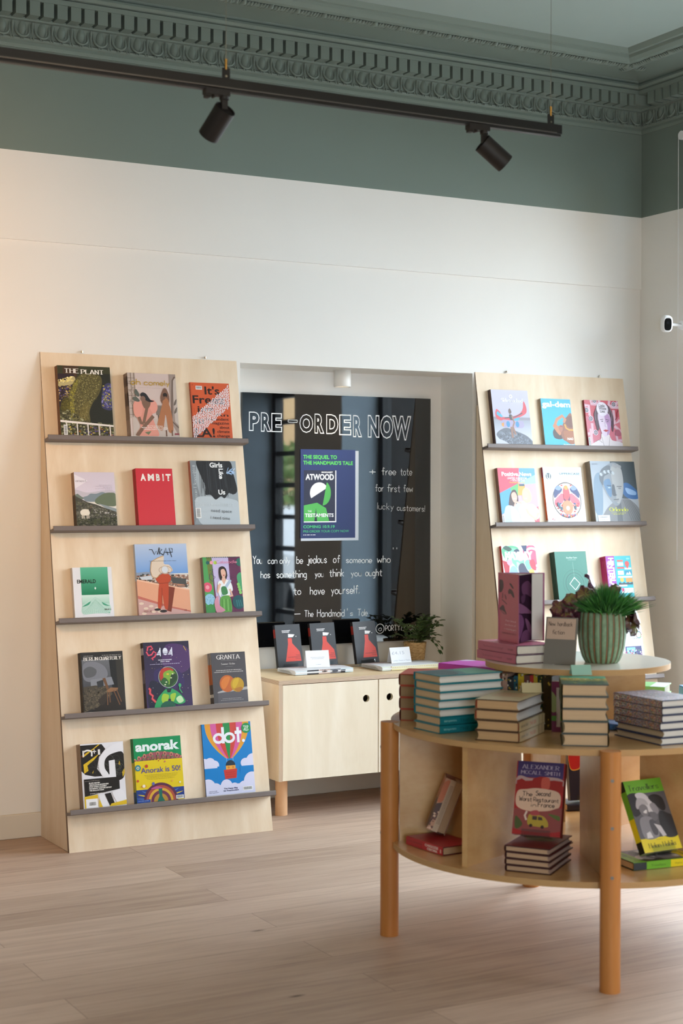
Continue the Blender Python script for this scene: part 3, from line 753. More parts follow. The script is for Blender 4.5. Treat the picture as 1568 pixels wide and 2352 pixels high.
def c_girls(a):
    a.R(0, 0, 1, 1, '#a9b3ba', '#8f979d'); a.P([(.0, 0), (.14, 0), (.1, .3), (.18, .6), (.05, .9), (0, 1)], '#7f868c'); a.S([(.05, .62), (.3, .55), (.9, .6), (1.0, .7), (1, 1), (.2, 1)], '#b7c1c8'); a.S([(.82, 0), (1, 0), (1, .6), (.9, .45)], '#9aa4ab')
    a.S([(.14, .0), (.5, -.0), (.86, 0), (.93, .2), (.99, .45), (.9, .52), (.8, .5), (.7, .58), (.62, .55), (.5, .6), (.4, .53), (.28, .52), (.3, .4), (.22, .25)], '#26272a')
    R = random.Random(6)
    for i in range(60):
        u = R.uniform(.18, .84); a.line([(u, R.uniform(.0, .1)), (u+R.uniform(0, .05)+(.5-u)*-.1, R.uniform(.4, .57))], R.uniform(.003, .009), R.choice(['#34363a', '#1c1d1f', '#3f4247', '#2f3135'])); a.k -= 1
    a.k += 1
    for i in range(26): t = R.uniform(0, 1); a.line([(.76+.16*t, .2-.05*t), (.82+.14*t+R.uniform(-.05, .05), .12+R.uniform(-.02, .1))], .01, R.choice(['#a9c9ee', '#cfe2f6', '#7fa6d0'])); a.k -= 1
    a.k += 1
    a.T('Girls', .42, .70, .1, .075, '#f0f2f3', .03); a.T('Like', .615, None, .12, .072, '#f0f2f3', .03, -90); a.T('Us', .57, .72, .52, .075, '#f0f2f3', .03)
    a.W_('Issue Eleven, ', .105, None, .62, .052, '#cdd4d9', .1, 'serif', 90); a.T('2018', .105, None, .2, .05, '#cdd4d9', -.012, 90)
    a.W_('EU', .055, .15, .705, .046, '#c6d0d6', .12, 'serif'); a.T('8', .2, .235, .705, .046, '#c6d0d6', -.01); a.T('€', .16, .195, .705, .046, '#c6d0d6', -.01); a.W_('UK', .36, .45, .705, .046, '#c6d0d6', .12, 'serif'); a.T('£10', .46, .58, .705, .046, '#c6d0d6', -.01); a.W_('US', .66, .74, .705, .046, '#c6d0d6', .12, 'serif'); a.T('$12', .75, .88, .705, .046, '#c6d0d6', -.01)
    a.bars(.05, .73, .16, .885, False); a.T('need space', .38, .83, .79, .05, '#555d63', 0, -3); a.T('i need time', .36, .78, .895, .05, '#555d63', 0, -4)
def c_emerald(a):
    a.R(0, 0, 1, 1, '#dfe0e6', '#e4e4ea'); a.R(.20, .0, .9, .55, '#5fb795', '#0f7a52'); a.R(.20, .55, .9, .92, '#cfe6de', '#5fb795')
    a.S([(.2, .75), (.35, .68), (.46, .62), (.54, .6), (.64, .66), (.76, .72), (.9, .74), (.9, .9), (.55, .92), (.2, .92)], '#bfded4')
    for i in range(11): v = .7+i*.022; a.line([(.2, v+.03), (.36, v), (.54, v-.1*(1-i/11)), (.72, v), (.9, v+.03)], .004, '#6fae98'); a.k -= 1
    a.k += 1
    for i in range(13): u = .2+i*.058; a.line([(.54+(u-.54)*.25, .63+abs(u-.54)*.25), (u, .92)], .004, '#7ab6a2'); a.k -= 1
    a.k += 1
    a.S([(.2, .78), (.3, .73), (.42, .68), (.35, .75)], '#3f9b79'); a.S([(.9, .78), (.8, .74), (.7, .7), (.76, .76)], '#3f9b79'); a.P([(.555, .39), (.58, .42), (.555, .45), (.53, .42)], '#d9efe6'); a.line([(.53, .42), (.53, .45)], .01, '#1d6b4c'); a.line([(.58, .42), (.58, .45)], .01, '#1d6b4c')
    a.T('EMERALD', .10, .58, .315, .075, '#12201c', .025, 0); a.T('ISSUE 2', .76, .93, .86, .03, '#222', .02); a.micro(.2, .205, .9, .3, '#8fb5a8')
def c_wrap(a):
    a.R(0, 0, 1, .42, '#b4c4de', '#6f9bd4'); a.P([(0, .4), (.2, .39), (.6, .42), (1, .45), (1, .48), (0, .48)], '#8a97ab'); a.R(0, .44, 1, .62, '#8f6f60'); a.speck([(0, .42), (1, .45), (1, .62), (0, .52)], 160, .03, ['#b07a60', '#5a5148', '#c9b8a6', '#3f4340', '#d8cec4', '#6e4a3c'], 4); a.P([(.05, .46), (.3, .44), (.3, .5), (.1, .5)], '#c8ccd2'); a.P([(.6, .46), (.95, .5), (.95, .58), (.7, .56)], '#4a4c4b')
    a.P([(0, .5), (.35, .56), (1, .66), (1, .95), (.6, .88), (.0, .74)], '#dda080', ); a.P([(0, .49), (.35, .55), (1, .645), (1, .665), (.35, .57), (0, .51)], '#e8b99c')
    a.P([(0, .74), (.6, .89), (1, .965), (1, 1), (0, 1)], '#c9a09a'); a.P([(0, .72), (.62, .88), (1, .95), (1, .97), (.6, .9), (0, .76)], '#bf6a5c')
    for u, v in ((.06, .83), (.14, .9), (.24, .87), (.1, .97), (.28, .95), (.4, .95), (.36, .9)): a.E(u, v, .045, '#e0c8b4', .022)
    a.P([(.6, .6), (.72, .62), (.62, .96), (.54, .94)], '#7a3422')
    a.S([(.42, .46), (.5, .42), (.62, .43), (.66, .5), (.6, .56), (.6, .62), (.56, .9), (.5, .9), (.47, .72), (.43, .9), (.37, .89), (.4, .66), (.42, .56), (.36, .5)], '#b8482a'); a.line([(.47, .62), (.45, .88)], .012, '#8f3620'); a.line([(.6, .55), (.42, .56)], .012, '#93381f')
    a.E(.36, .92, .06, '#2a2426', .022); a.E(.47, .945, .07, '#2a2426', .025); a.E(.615, .4, .02, '#7b4a38', .03)
    pts = [(.54, .17), (.42, .2), (.3, .25), (.27, .38), (.3, .46), (.38, .48), (.46, .42), (.54, .4), (.66, .4), (.7, .37), (.64, .3), (.54, .28)]
    a.S(pts, '#d9c7b4'); a.line(pts[:7], .012, '#b88f5c'); a.ring(.56, .37, .13, .012, '#b39a86', .075); a.E(.55, .365, .075, '#c4b4a4'); a.E(.55, .365, .06, '#cfd3da')
    k = '#1b1c22'
    for P in ([(.27, .08), (.33, .08), (.37, .15), (.41, .1), (.43, .15), (.47, .05)], [(.47, .15), (.47, .06), (.52, .08), (.47, .12), (.54, .16)], [(.54, .16), (.6, .06), (.63, .16), (.63, .12), (.56, .12)], [(.7, .19), (.66, .06), (.72, .07), (.72, .12), (.6, .125)]): a.line(P, .013, k)
    a.T('Contemporary Illustration & Creative Culture', .26, .78, .245, .011, k); a.T('ISSUE', .1, .25, .955, .03, '#8b5c50'); a.T('12', .88, .92, .955, .026, '#3a2a26')
def c_cabo(a):
    a.R(0, 0, 1, 1, '#6d3354'); 
    for i in range(9): a.R(.66+i*.036, 0, .675+i*.036, 1, '#57284a')
    a.R(0, 0, .24, 1, '#4f9b57'); a.P([(.1, 0), (.24, 0), (.22, .5), (.14, .45)], '#6b7a3a'); a.P([(.24, 0), (.68, 0), (.7, .7), (.3, .9)], '#bfb4d8'); a.S([(.88, .35), (1, .3), (1, .6), (.92, .55)], '#4a9a6a'); a.E(.98, .1, .1, '#2d6a5c')
    for u, c in ((.13, '#1f5b5a'), (.23, '#e79aa8'), (.33, '#a8c94a')): a.E(u, .1, .045, c)
    a.line([(.17, .24), (.26, .22), (.2, .3), (.3, .36), (.22, .44), (.14, .38), (.17, .3)], .014, '#34415c'); a.E(.08, .54, .12, '#d9566f'); a.E(.08, .54, .05, '#e99aa4'); a.E(.12, .76, .14, '#8fc0d8'); a.speck([(0, .68), (.24, .68), (.24, .84), (0, .84)], 50, .008, ['#3f6a8a'], 3)
    for k in range(4): a.E(.9+.015*k, .5+.05*k, .04, '#86c46a')
    a.E(.88, .82, .17, '#1c4f57'); 
    for k in range(3): a.line([(.82+k*.05, .78), (.84+k*.06, .9)], .03, '#2a6f70')
    a.S([(.0, .9), (.14, .84), (.26, .92), (.2, 1), (0, 1)], '#3f8a4a')
    for k in range(7): a.P([(.62+.06*math.cos(k*.5), .4-.05*math.sin(k*.5)), (.74+.11*math.cos(k*.5), .36-.07*math.sin(k*.5)), (.63+.06*math.cos(k*.5+.2), .4-.05*math.sin(k*.5+.2))], '#2a1f3a')
    a.S([(.42, .2), (.52, .17), (.6, .22), (.62, .34), (.56, .42), (.44, .42), (.4, .32)], '#2b1d1c'); a.S([(.46, .24), (.54, .22), (.585, .28), (.57, .35), (.52, .38), (.47, .34)], '#dcae98'); a.P([(.5, .325), (.56, .325), (.53, .345)], '#a8282f')
    a.S([(.36, .46), (.46, .42), (.5, .44), (.58, .41), (.7, .46), (.74, .6), (.66, .64), (.64, .72), (.4, .72), (.36, .6)], '#e6e8ea'); a.P([(.46, .42), (.52, .5), (.58, .42), (.56, .37), (.48, .37)], '#dcae98'); a.line([(.7, .42), (.5, .6), (.44, .72)], .07, '#a9bcd0'); a.line([(.66, .58), (.72, .7), (.5, .72)], .055, '#dcae98'); a.line([(.38, .5), (.33, .64), (.42, .48)], .05, '#dcae98')
    a.S([(.42, .72), (.62, .7), (.68, .82), (.66, 1), (.42, 1), (.38, .86)], '#5c9a45'); 
    for k in range(5): a.line([(.44+k*.05, .76), (.42+k*.055, .97)], .012, '#8cc272' if k % 2 else '#3c7030')
    a.S([(.44, .55), (.56, .54), (.6, .66), (.46, .68)], '#3f7f4c'); a.S([(.24, .78), (.34, .7), (.36, .86), (.5, .96), (.3, 1), (.24, .92)], '#c98a9c')
    a.W_('Caboodle', .36, .9, .115, .05, '#e58aa6', .13)
    for i in range(16): a.R(.1+i*.05, 0, .125+i*.05, .016, '#2f4f45')
def c_berlin(a):
    a.R(0, 0, 1, 1, '#2a2828'); a.R(.02, .12, .72, .62, '#6a6c72', '#44464b'); a.S([(.05, .2), (.3, .16), (.55, .25), (.6, .42), (.3, .5), (.05, .45)], '#7a7c84'); a.P([(.66, .1), (.82, .08), (.84, .7), (.7, .6)], '#1f2021'); a.P([(.82, .1), (1, .1), (1, .9), (.84, .75)], '#33302b')
    a.S([(.05, .3), (.2, .24), (.35, .3), (.3, .4), (.1, .42)], '#5c5e62'); a.P([(.2, .46), (.7, .43), (.75, .56), (.2, .6)], '#84878f'); a.P([(.02, .58), (.3, .56), (.6, .58), (.7, .72), (.4, .9), (.02, 1)], '#4c463c'); a.speck([(.02, .6), (.55, .58), (.6, .75), (.3, .95), (.02, .98)], 240, .025, ['#5e5546', '#6b604d', '#3b362e', '#544c3f'], 4)
    a.P([(.34, .5), (.5, .47), (.5, .58), (.36, .6)], '#35373b'); a.P([(.2, 1), (.5, .84), (.85, .84), (1, .95), (1, 1)], '#2c2723'); a.S([(.35, .82), (.55, .7), (.56, .8), (.45, .9)], '#37302a')
    w = '#6f4f38'
    a.P([(.48, .45), (.55, .44), (.62, .62), (.58, .66)], w); a.P([(.56, .66), (.66, .61), (.84, .62), (.82, .67), (.6, .69)], '#8a6547')
    for p in ([(.58, .68), (.57, .9)], [(.63, .68), (.63, .86)], [(.73, .66), (.86, .91)], [(.8, .65), (.9, .86)]): a.line(p, .025, w)
    a.W_('BERLIN', .07, .40, .14, .055, '#e6e2dc', .22, 'serif'); a.W_('QUARTERLY', .44, .95, .14, .055, '#e6e2dc', .22, 'serif'); a.micro(.07, .3, .065, .007, '#b8b4ae'); a.micro(.5, .95, .065, .007, '#b8b4ae', 5)
def c_404(a):
    a.R(0, 0, 1, 1, '#25223b', '#3a2a55'); a.S([(.5, .05), (.95, .1), (1, .4), (.7, .5), (.4, .35)], '#4b2f62'); a.S([(.2, .45), (.5, .4), (.8, .5), (.8, .7), (.3, .7)], '#33285a'); a.S([(.1, .6), (.4, .7), (.4, 1), (.05, 1)], '#1d2036')
    a.speck([(.05, .05), (1, .05), (1, .95), (.05, .95)], 60, .007, ['#d8cda0', '#c9b45a', '#e6e0f0', '#7b63a8'], 8)
    for P in ([(.08, .13), (.1, .07), (.17, .06), (.2, .1), (.14, .12)], [(.06, .14), (.1, .2), (.17, .19), (.22, .14), (.27, .17), (.24, .22), (.17, .25), (.2, .27)]): a.line(P, .035, '#c4324f'); a.line(P, .012, '#e5667a')
    for P in ([(.06, .7), (.09, .72), (.08, .78), (.14, .82), (.12, .86), (.2, .92)], ): a.line(P, .05, '#b92f42'); a.line(P, .018, '#e06a68')
    a.line([(.88, .08), (.93, .15)], .014, '#c9a84a')
    a.P([(.27, .2), (.37, .09), (.37, .2)], '#dfe3f2'); a.E(.47, .15, .055, '#dfe3f2', .075); a.P([(.52, .2), (.62, .09), (.62, .2)], '#dfe3f2'); a.R(.25, .175, .68, .183, '#2f2850'); a.R(.25, .155, .66, .159, '#2f2850'); a.R(.35, .09, .37, .22, '#dfe3f2'); a.R(.605, .09, .625, .22, '#dfe3f2')
    a.T('THE BOOKS MAGAZINE', .3, .6, .285, .014, '#e6e6f2', .04); a.T('ISSUE 5 - SPACE', .35, .55, .312, .013, '#e6e6f2', .04); a.micro(.12, .78, .345, .008, '#b9b4d0')
    a.E(.5, .545, .215, '#cfd6d8'); a.E(.5, .545, .208, '#2f5a2e'); a.S([(.31, .52), (.36, .42), (.5, .4), (.62, .44), (.54, .5), (.42, .53), (.34, .6)], '#b3382f'); a.S([(.4, .48), (.55, .44), (.66, .5), (.66, .6), (.52, .66), (.42, .6)], '#79a63a'); a.S([(.34, .6), (.42, .55), (.5, .62), (.44, .68)], '#2a5e30'); a.S([(.56, .52), (.66, .5), (.68, .58), (.6, .64), (.52, .68)], '#223f26')
    for u, v in ((.42, .66), (.45, .62), (.56, .56), (.6, .5)): a.E(u, v, .02, '#dfe6c0', .012, n=8)
    a.E(.49, .5, .03, '#d8b63a', .018)
    a.S([(.42, .73), (.5, .71), (.58, .73), (.72, .8), (.84, .93), (.7, .97), (.58, .93), (.6, .85), (.5, .88), (.4, .84), (.36, .9), (.3, 1.0), (.16, 1), (.24, .86), (.34, .78)], '#2f9a5c'); a.S([(.36, .8), (.48, .82), (.46, .9), (.4, .98), (.32, .9)], '#9bbf3c'); a.S([(.52, .82), (.64, .8), (.6, .9), (.54, .94)], '#9bbf3c'); a.S([(.3, 1), (.38, .92), (.56, .92), (.6, 1)], '#1f5c48'); a.P([(.44, .72), (.56, .72), (.52, .78), (.46, .78)], '#1c2430')
    a.S([(.64, .88), (.74, .84), (.8, .92), (.7, .95)], '#bfe0b0'); a.line([(.74, .68), (.73, .74), (.78, .8)], .02, '#3fa468'); a.E(.74, .68, .03, '#3fa468', .04)
def c_granta(a):
    a.R(0, 0, 1, 1, '#49464a'); a.P([(.13, .76), (1, .70), (1, 1), (.12, 1)], '#58555b'); a.P([(.12, .78), (.3, .745), (1, .70), (1, .755), (.12, .80)], '#a9a6a6')
    a.E(.42, .62, .225, '#b9602a', .225); a.S([(.24, .6), (.34, .5), (.5, .49), (.46, .6), (.34, .72), (.26, .7)], '#cf7733'); a.E(.71, .65, .195, '#b88f22', .195); a.S([(.56, .66), (.62, .55), (.76, .53), (.72, .64), (.62, .72)], '#c9a52c'); a.S([(.62, .74), (.8, .7), (.86, .74), (.74, .8)], '#a8702a'); a.line([(.7, .52), (.71, .49)], .012, '#4a3a22')
    a.W_('GRANTA', .17, .83, .135, .085, '#ddd8d4', .2, 'serif'); a.micro(.28, .74, .165, .005, '#8f8b8c'); a.W_('Summer', .28, .48, .245, .034, '#d6d1cd', .14, 'serif'); a.W_('Fiction', .52, .68, .245, .034, '#d6d1cd', .14, 'serif'); a.R(.4, .28, .62, .283, '#8f8b8c')
    for i, (u0, u1) in enumerate(((.12, .86), (.06, .92))): a.micro(u0, u1, .36+.035*i, .012, '#c9c4c1', i)
    for i, (u0, u1) in enumerate(((.25, .8), (.2, .86))): a.micro(u0, u1, .92+.03*i, .008, '#a8a4a4', i+5)
def c_n1(a):
    a.R(0, 0, 1, 1, '#dfdfe6'); k = '#1f1d1c'
    a.P([(.0, .02), (.5, .02), (.58, .1), (.42, .22), (.36, .4), (.48, .52), (.3, .52), (.08, .48), (0, .42)], k); a.S([(.55, .2), (.8, .14), (1, .2), (1, .5), (.9, .6), (.62, .6), (.48, .45), (.5, .3)], k)
    for P in ([(.02, .18), (.3, .08), (.42, .02), (.46, .02), (.25, .12), (.05, .21)], [(.05, .32), (.3, .22), (.44, .16), (.3, .26), (.14, .34), (.16, .42), (.06, .46)], [(.94, .48), (1, .42), (1, .5), (.95, .56)], [(.86, .36), (.89, .3), (.91, .37)], [(.24, .46), (.28, .42), (.26, .47)]): a.P(P, '#d8b528')
    a.P([(0, .2), (.12, .14), (.06, .2)], '#8f2a24'); R = random.Random(3)
    for i in range(14): a.ring(R.uniform(.6, .92), R.uniform(.22, .5), R.uniform(.04, .12), .005, R.choice(['#55524f', '#6a6764', '#3f4a44']), R.uniform(.04, .14), 18)
    for i in range(5): a.ring(R.uniform(.25, .4), R.uniform(.2, .45), R.uniform(.06, .16), .004, '#4a4744', R.uniform(.05, .16), 18)
    # the large white letter
    w = '#e4e4ea'
    a.S([(.98, .0), (.7, .06), (.5, .16), (.4, .3), (.42, .45), (.52, .56), (.6, .56), (.62, .5), (.54, .4), (.55, .28), (.66, .2), (.86, .16), (1, .14), (1, 0)], w); a.P([(.64, .29), (.78, .28), (.79, .55), (.5, .58), (.5, .53), (.64, .5)], w)
    a.P([(.04, .55), (.86, .55), (.86, .74), (.04, .82)], k); a.P([(.03, .82), (.34, .8), (.34, .99), (.03, 1)], '#d8b528'); a.R(.06, .86, .33, 1, '#e6e6ec'); a.bars(.12, .9, .3, .98)
    a.P([(.36, .81), (.48, .8), (.6, .99), (.42, 1)], w); a.P([(.36, .86), (.44, 1), (.36, 1)], '#d8b528'); a.P([(.5, .8), (.64, .79), (.72, .96), (.6, .99)], k); a.S([(.68, .78), (.9, .76), (1, .9), (.96, .97), (.8, .96)], w); a.P([(.64, .96), (1, .92), (1, .99), (.6, 1)], '#d8b528')
    a.W_('n', .06, .25, .2, .17, '#e8e6e2', .15, 'hand'); a.T('+', .27, .36, .175, .1, '#e8e6e2', .01); a.T('1', .4, .45, .18, .085, '#e8e6e2', .02)
    for i, (t, u1) in enumerate((('BLACK HEAVEN', .4), ('VERNACULAR MODERNISM', .6), ('STOP CITING YOURSELF', .55), ('FRATERNITY TORTURE REPORT', .67), ('THE SHALLOW NOW', .49))): a.T(t, .15, u1, .625+i*.029, .018, '#e8e6e2', .05)
    a.micro(.06, .4, .585, .006, '#9a8f8a'); a.micro(.16, .66, .785, .008, '#cfcac6')
def c_anorak(a):
    a.R(0, 0, 1, 1, '#0f8a52'); a.T('anorak', .04, .96, .2, .145, '#e4eef0', .04)
    a.S([(0, .38), (.15, .29), (.35, .24), (.6, .23), (.85, .27), (1, .33), (1, .5), (0, .5)], '#9a5560')
    for r in range(3):
        for i in range(11): th = PI*(.08+.084*i); a.E(.5-(.56-.14*r)*math.cos(th), .44-(.185-.05*r)*math.sin(th), .034-.004*r, ('#c98a72', '#5f7a58', '#8a6a3a')[r], .042); a.E(.5-(.56-.14*r)*math.cos(th), .445-(.185-.05*r)*math.sin(th), .018, ('#7a3f4c', '#a8505a', '#c4a24a')[r], .024)
    a.R(0, .355, 1, .80, '#dcc320'); a.R(0, .80, 1, 1, '#263f86')
    for i in range(13): th = PI*(.0+i/12); a.S([(.5-.14*math.cos(th), .99-.10*math.sin(th)), (.5-.40*math.cos(th+.05), .99-.26*math.sin(th+.05)*.72), (.5-.55*math.cos(th), .99-.24*math.sin(th)), (.5-.40*math.cos(th-.05), .99-.26*math.sin(th-.05)*.72)], ('#cdb53a', '#4b6fae')[i % 2])
    for r, c in ((.36, '#5a2d48'), (.31, '#a8503f'), (.26, '#d3a63a'), (.21, '#6d3550'), (.15, '#b58a3a')): a.P(a.ell(.5, 1.0, r, r, 24, 180, 360), c)
    a.P([(.46, .79), (.54, .79), (.53, .92), (.58, 1), (.42, 1), (.47, .92)], '#1f6a5a'); a.R(0, .955, .28, 1, '#2f4f9a'); a.micro(.03, .24, .975, .006, '#9ab0d8'); a.bars(.82, .93, .98, .985)
    a.T('Anorak is 50!', .12, .95, .545, .085, '#4a4a96', .008)
    for i in range(4): a.micro(.18+.02*i, .9-.03*i, .585+.022*i, .006, '#a8962c', i)
    a.E(.06, .46, .06, '#2f7f9a'); a.E(.06, .46, .03, '#d6dcb0'); a.E(.06, .46, .015, '#2f5f9a'); a.E(.24, .44, .032, '#b8452f'); a.E(.04, .66, .025, '#c0503a'); a.E(.36, .72, .03, '#5a64a8'); a.ring(.16, .75, .06, .012, '#d8884a', .025); a.E(.16, .745, .03, '#e6e0d0'); a.E(.63, .39, .016, '#c06a6a'); a.E(.5, .37, .012, '#b8452f'); a.E(.76, .7, .018, '#dba44a'); a.E(.92, .73, .018, '#e0e0c8'); a.S([(.3, .8), (.42, .765), (.55, .8)], '#b5568a')
def c_dot(a):
    a.R(0, 0, 1, 1, '#0f7cc4'); cols = ['#dd9a2e', '#cf5c9c', '#c8433a', '#1f8a48', '#c8433a', '#cf5c9c', '#dd9a2e']
    L_ = [.06, .17, .29, .43, .57, .70, .83, .96]
    def X(i, v):
        t = min(1, max(0, (v)/.5)); w = 1-(t**2.2)*.86; return .52+(L_[i]-.52)*w
    for i, c in enumerate(cols):
        V = [k*.05 for k in range(11)]
        a.P([(X(i, v), v) for v in V]+[(X(i+1, v), v) for v in V[::-1]], c); a.k -= 1
    a.k += 1
    for u in (.46, .59): a.line([(u, .49), (u, .56)], .008, '#8fbcdc')
    a.P(a.ell(.53, .60, .098, .098, 20, 180, 360), '#22313f'); a.R(.435, .6, .63, .655, '#e0a040'); a.E(.49, .625, .022, '#c87a34', n=10); a.E(.58, .625, .022, '#c87a34', n=10)
    a.P([(.385, .655), (.66, .65), (.635, .78), (.405, .785)], '#c23a32')
    for v in (.69, .72, .75): a.R(.42, v, .62, v+.005, '#a32c28')
    w = '#d3d4ec'
    for u, v, r in ((.0, .56, .12), (.12, .54, .10), (.2, .58, .10), (1, .55, .14), (.84, .58, .10), (.92, .57, .1)): a.E(u, v, r, w, r*.9); a.k -= 1
    a.k += 1; a.R(0, .6, .3, .64, '#0f7cc4'); a.R(.0, .58, .26, .62, w); a.R(.76, .58, 1, .62, w); a.R(.0, .62, .34, .7, '#0f7cc4'); a.R(.72, .62, 1, .7, '#0f7cc4')
    a.R(0, .86, 1, 1, w)
    for u, v, r in ((.05, .88, .15), (.2, .92, .12), (.42, .88, .12), (.58, .92, .1), (.78, .92, .12), (.95, .84, .17)): a.E(u, v, r, w); a.k -= 1
    a.k += 1
    P = lambda: None
    a.ring(.325, .21, .115, .05, '#e6e8f0', .1); a.R(.39, .055, .445, .285, '#e6e8f0'); a.ring(.545, .21, .118, .05, '#e6e8f0', .1); a.R(.70, .07, .752, .285, '#e6e8f0'); a.R(.66, .12, .80, .165, '#e6e8f0'); a.E(.83, .265, .03, '#e6e8f0')
    a.E(.9, .09, .095, '#1f8a48'); a.T('Think', .84, .96, .075, .022, '#dfeee4', .03); a.T('and', .86, .94, .1, .022, '#dfeee4', .03); a.T('Play!', .85, .95, .128, .022, '#dfeee4', .03)
    a.T('The Happy Mag', .36, .64, .925, .02, '#23305c', .03); a.T('for Preschoolers', .35, .66, .955, .02, '#23305c', .03); a.bars(.75, .91, .95, .965); a.T('Vol.14 | 5.00', .06, .22, .945, .011, '#23305c', .02); a.T('The Travel Issue', .06, .25, .965, .011, '#23305c', .02)
def c_side(a):
    a.R(0, 0, 1, .55, '#b7b4c4', '#a9a7bc'); a.R(0, .5, 1, .56, '#85828c'); a.R(0, .55, 1, 1, '#8f939f', '#c6c9d6'); a.S([(.05, .8), (.3, .7), (.6, .76), (.9, .86), (.98, 1), (.3, 1), (.1, .9)], '#5b606a'); a.speck([(.1, .78), (.5, .74), (.95, .9), (.9, 1), (.2, .98)], 120, .03, ['#4b505a', '#6a707c', '#7c828e'], 4); a.S([(0, .9), (.2, .93), (.35, 1), (0, 1)], '#b8bac4')
    a.S([(.06, .48), (.1, .36), (.2, .42), (.24, .5), (.45, .5), (.7, .44), (.82, .34), (.86, .2), (.92, .3), (.9, .42), (.7, .5), (.45, .56), (.15, .56)], '#c23a46'); a.S([(.1, .46), (.13, .4), (.24, .48), (.22, .51)], '#3aa0bf'); a.S([(.5, .55), (.7, .5), (.64, .57)], '#3aa0bf'); a.line([(.3, .52), (.6, .49), (.8, .42)], .02, '#2b2f38')
    a.P([(.2, .57), (.26, .55), (.8, .57), (.82, .66), (.76, .7), (.24, .69)], '#9c93b0'); a.E(.38, .63, .05, '#2f7fae', .07); a.E(.63, .63, .05, '#2f7fae', .07); a.P([(.2, .62), (.27, .6), (.26, .68), (.21, .67)], '#c98a3a')
    a.S([(.42, .38), (.46, .34), (.5, .4), (.47, .44), (.43, .43)], '#5b4440'); a.S([(.43, .46), (.5, .46), (.52, .55), (.44, .54)], '#2a2a30'); a.line([(.5, .47), (.55, .6), (.5, .68)], .04, '#8a6655'); a.line([(.46, .68), (.47, .86)], .055, '#8a6655'); a.line([(.5, .68), (.56, .82)], .05, '#8a6655'); a.line([(.44, .87), (.5, .865)], .03, '#8a6655')
    a.ring(.52, .12, .045, .02, '#e8e8f0', .045); a.W_('Sidetracked', .25, .83, .225, .07, '#e8e8f0', .2, 'serif'); a.micro(.35, .8, .25, .005, '#cfcfdc')
def c_gal(a):
    a.R(0, 0, 1, 1, '#22a3c9', '#2aacd2'); a.T('gal-dem', .03, .98, .17, .12, '#eef4f6', .03)
    a.S([(.3, .72), (.36, .64), (.5, .6), (.62, .66), (.66, .78), (.58, .86), (.42, .86), (.32, .82)], '#3a2723'); a.S([(.7, .5), (.82, .38), (1, .33), (1, .95), (.7, .9), (.6, .84), (.56, .7), (.62, .6)], '#8a5236'); a.S([(.72, .46), (.9, .36), (1, .38), (1, .58), (.86, .6)], '#6e3f2b')
    a.line([(.38, .58), (.48, .44), (.68, .36), (.76, .44), (.7, .5)], .09, '#b87a54'); a.S([(.32, .58), (.4, .54), (.52, .6), (.58, .7), (.54, .78), (.46, .74), (.38, .66)], '#b5764f'); a.S([(.5, .6), (.62, .56), (.64, .66), (.56, .72)], '#a4654a'); a.line([(.73, .54), (.76, .62), (.86, .66), (1, .66)], .045, '#d39a2f'); a.E(.6, .585, .04, '#8a3a34', .02)
    a.S([(.66, .7), (.8, .68), (1, .7), (1, .94), (.74, .9)], '#9c5c34'); a.T('NAO', .77, .97, .875, .05, '#f4ece2', .03); a.T('the secrets issue', .62, .98, .98, .02, '#e8f2f4', .04)
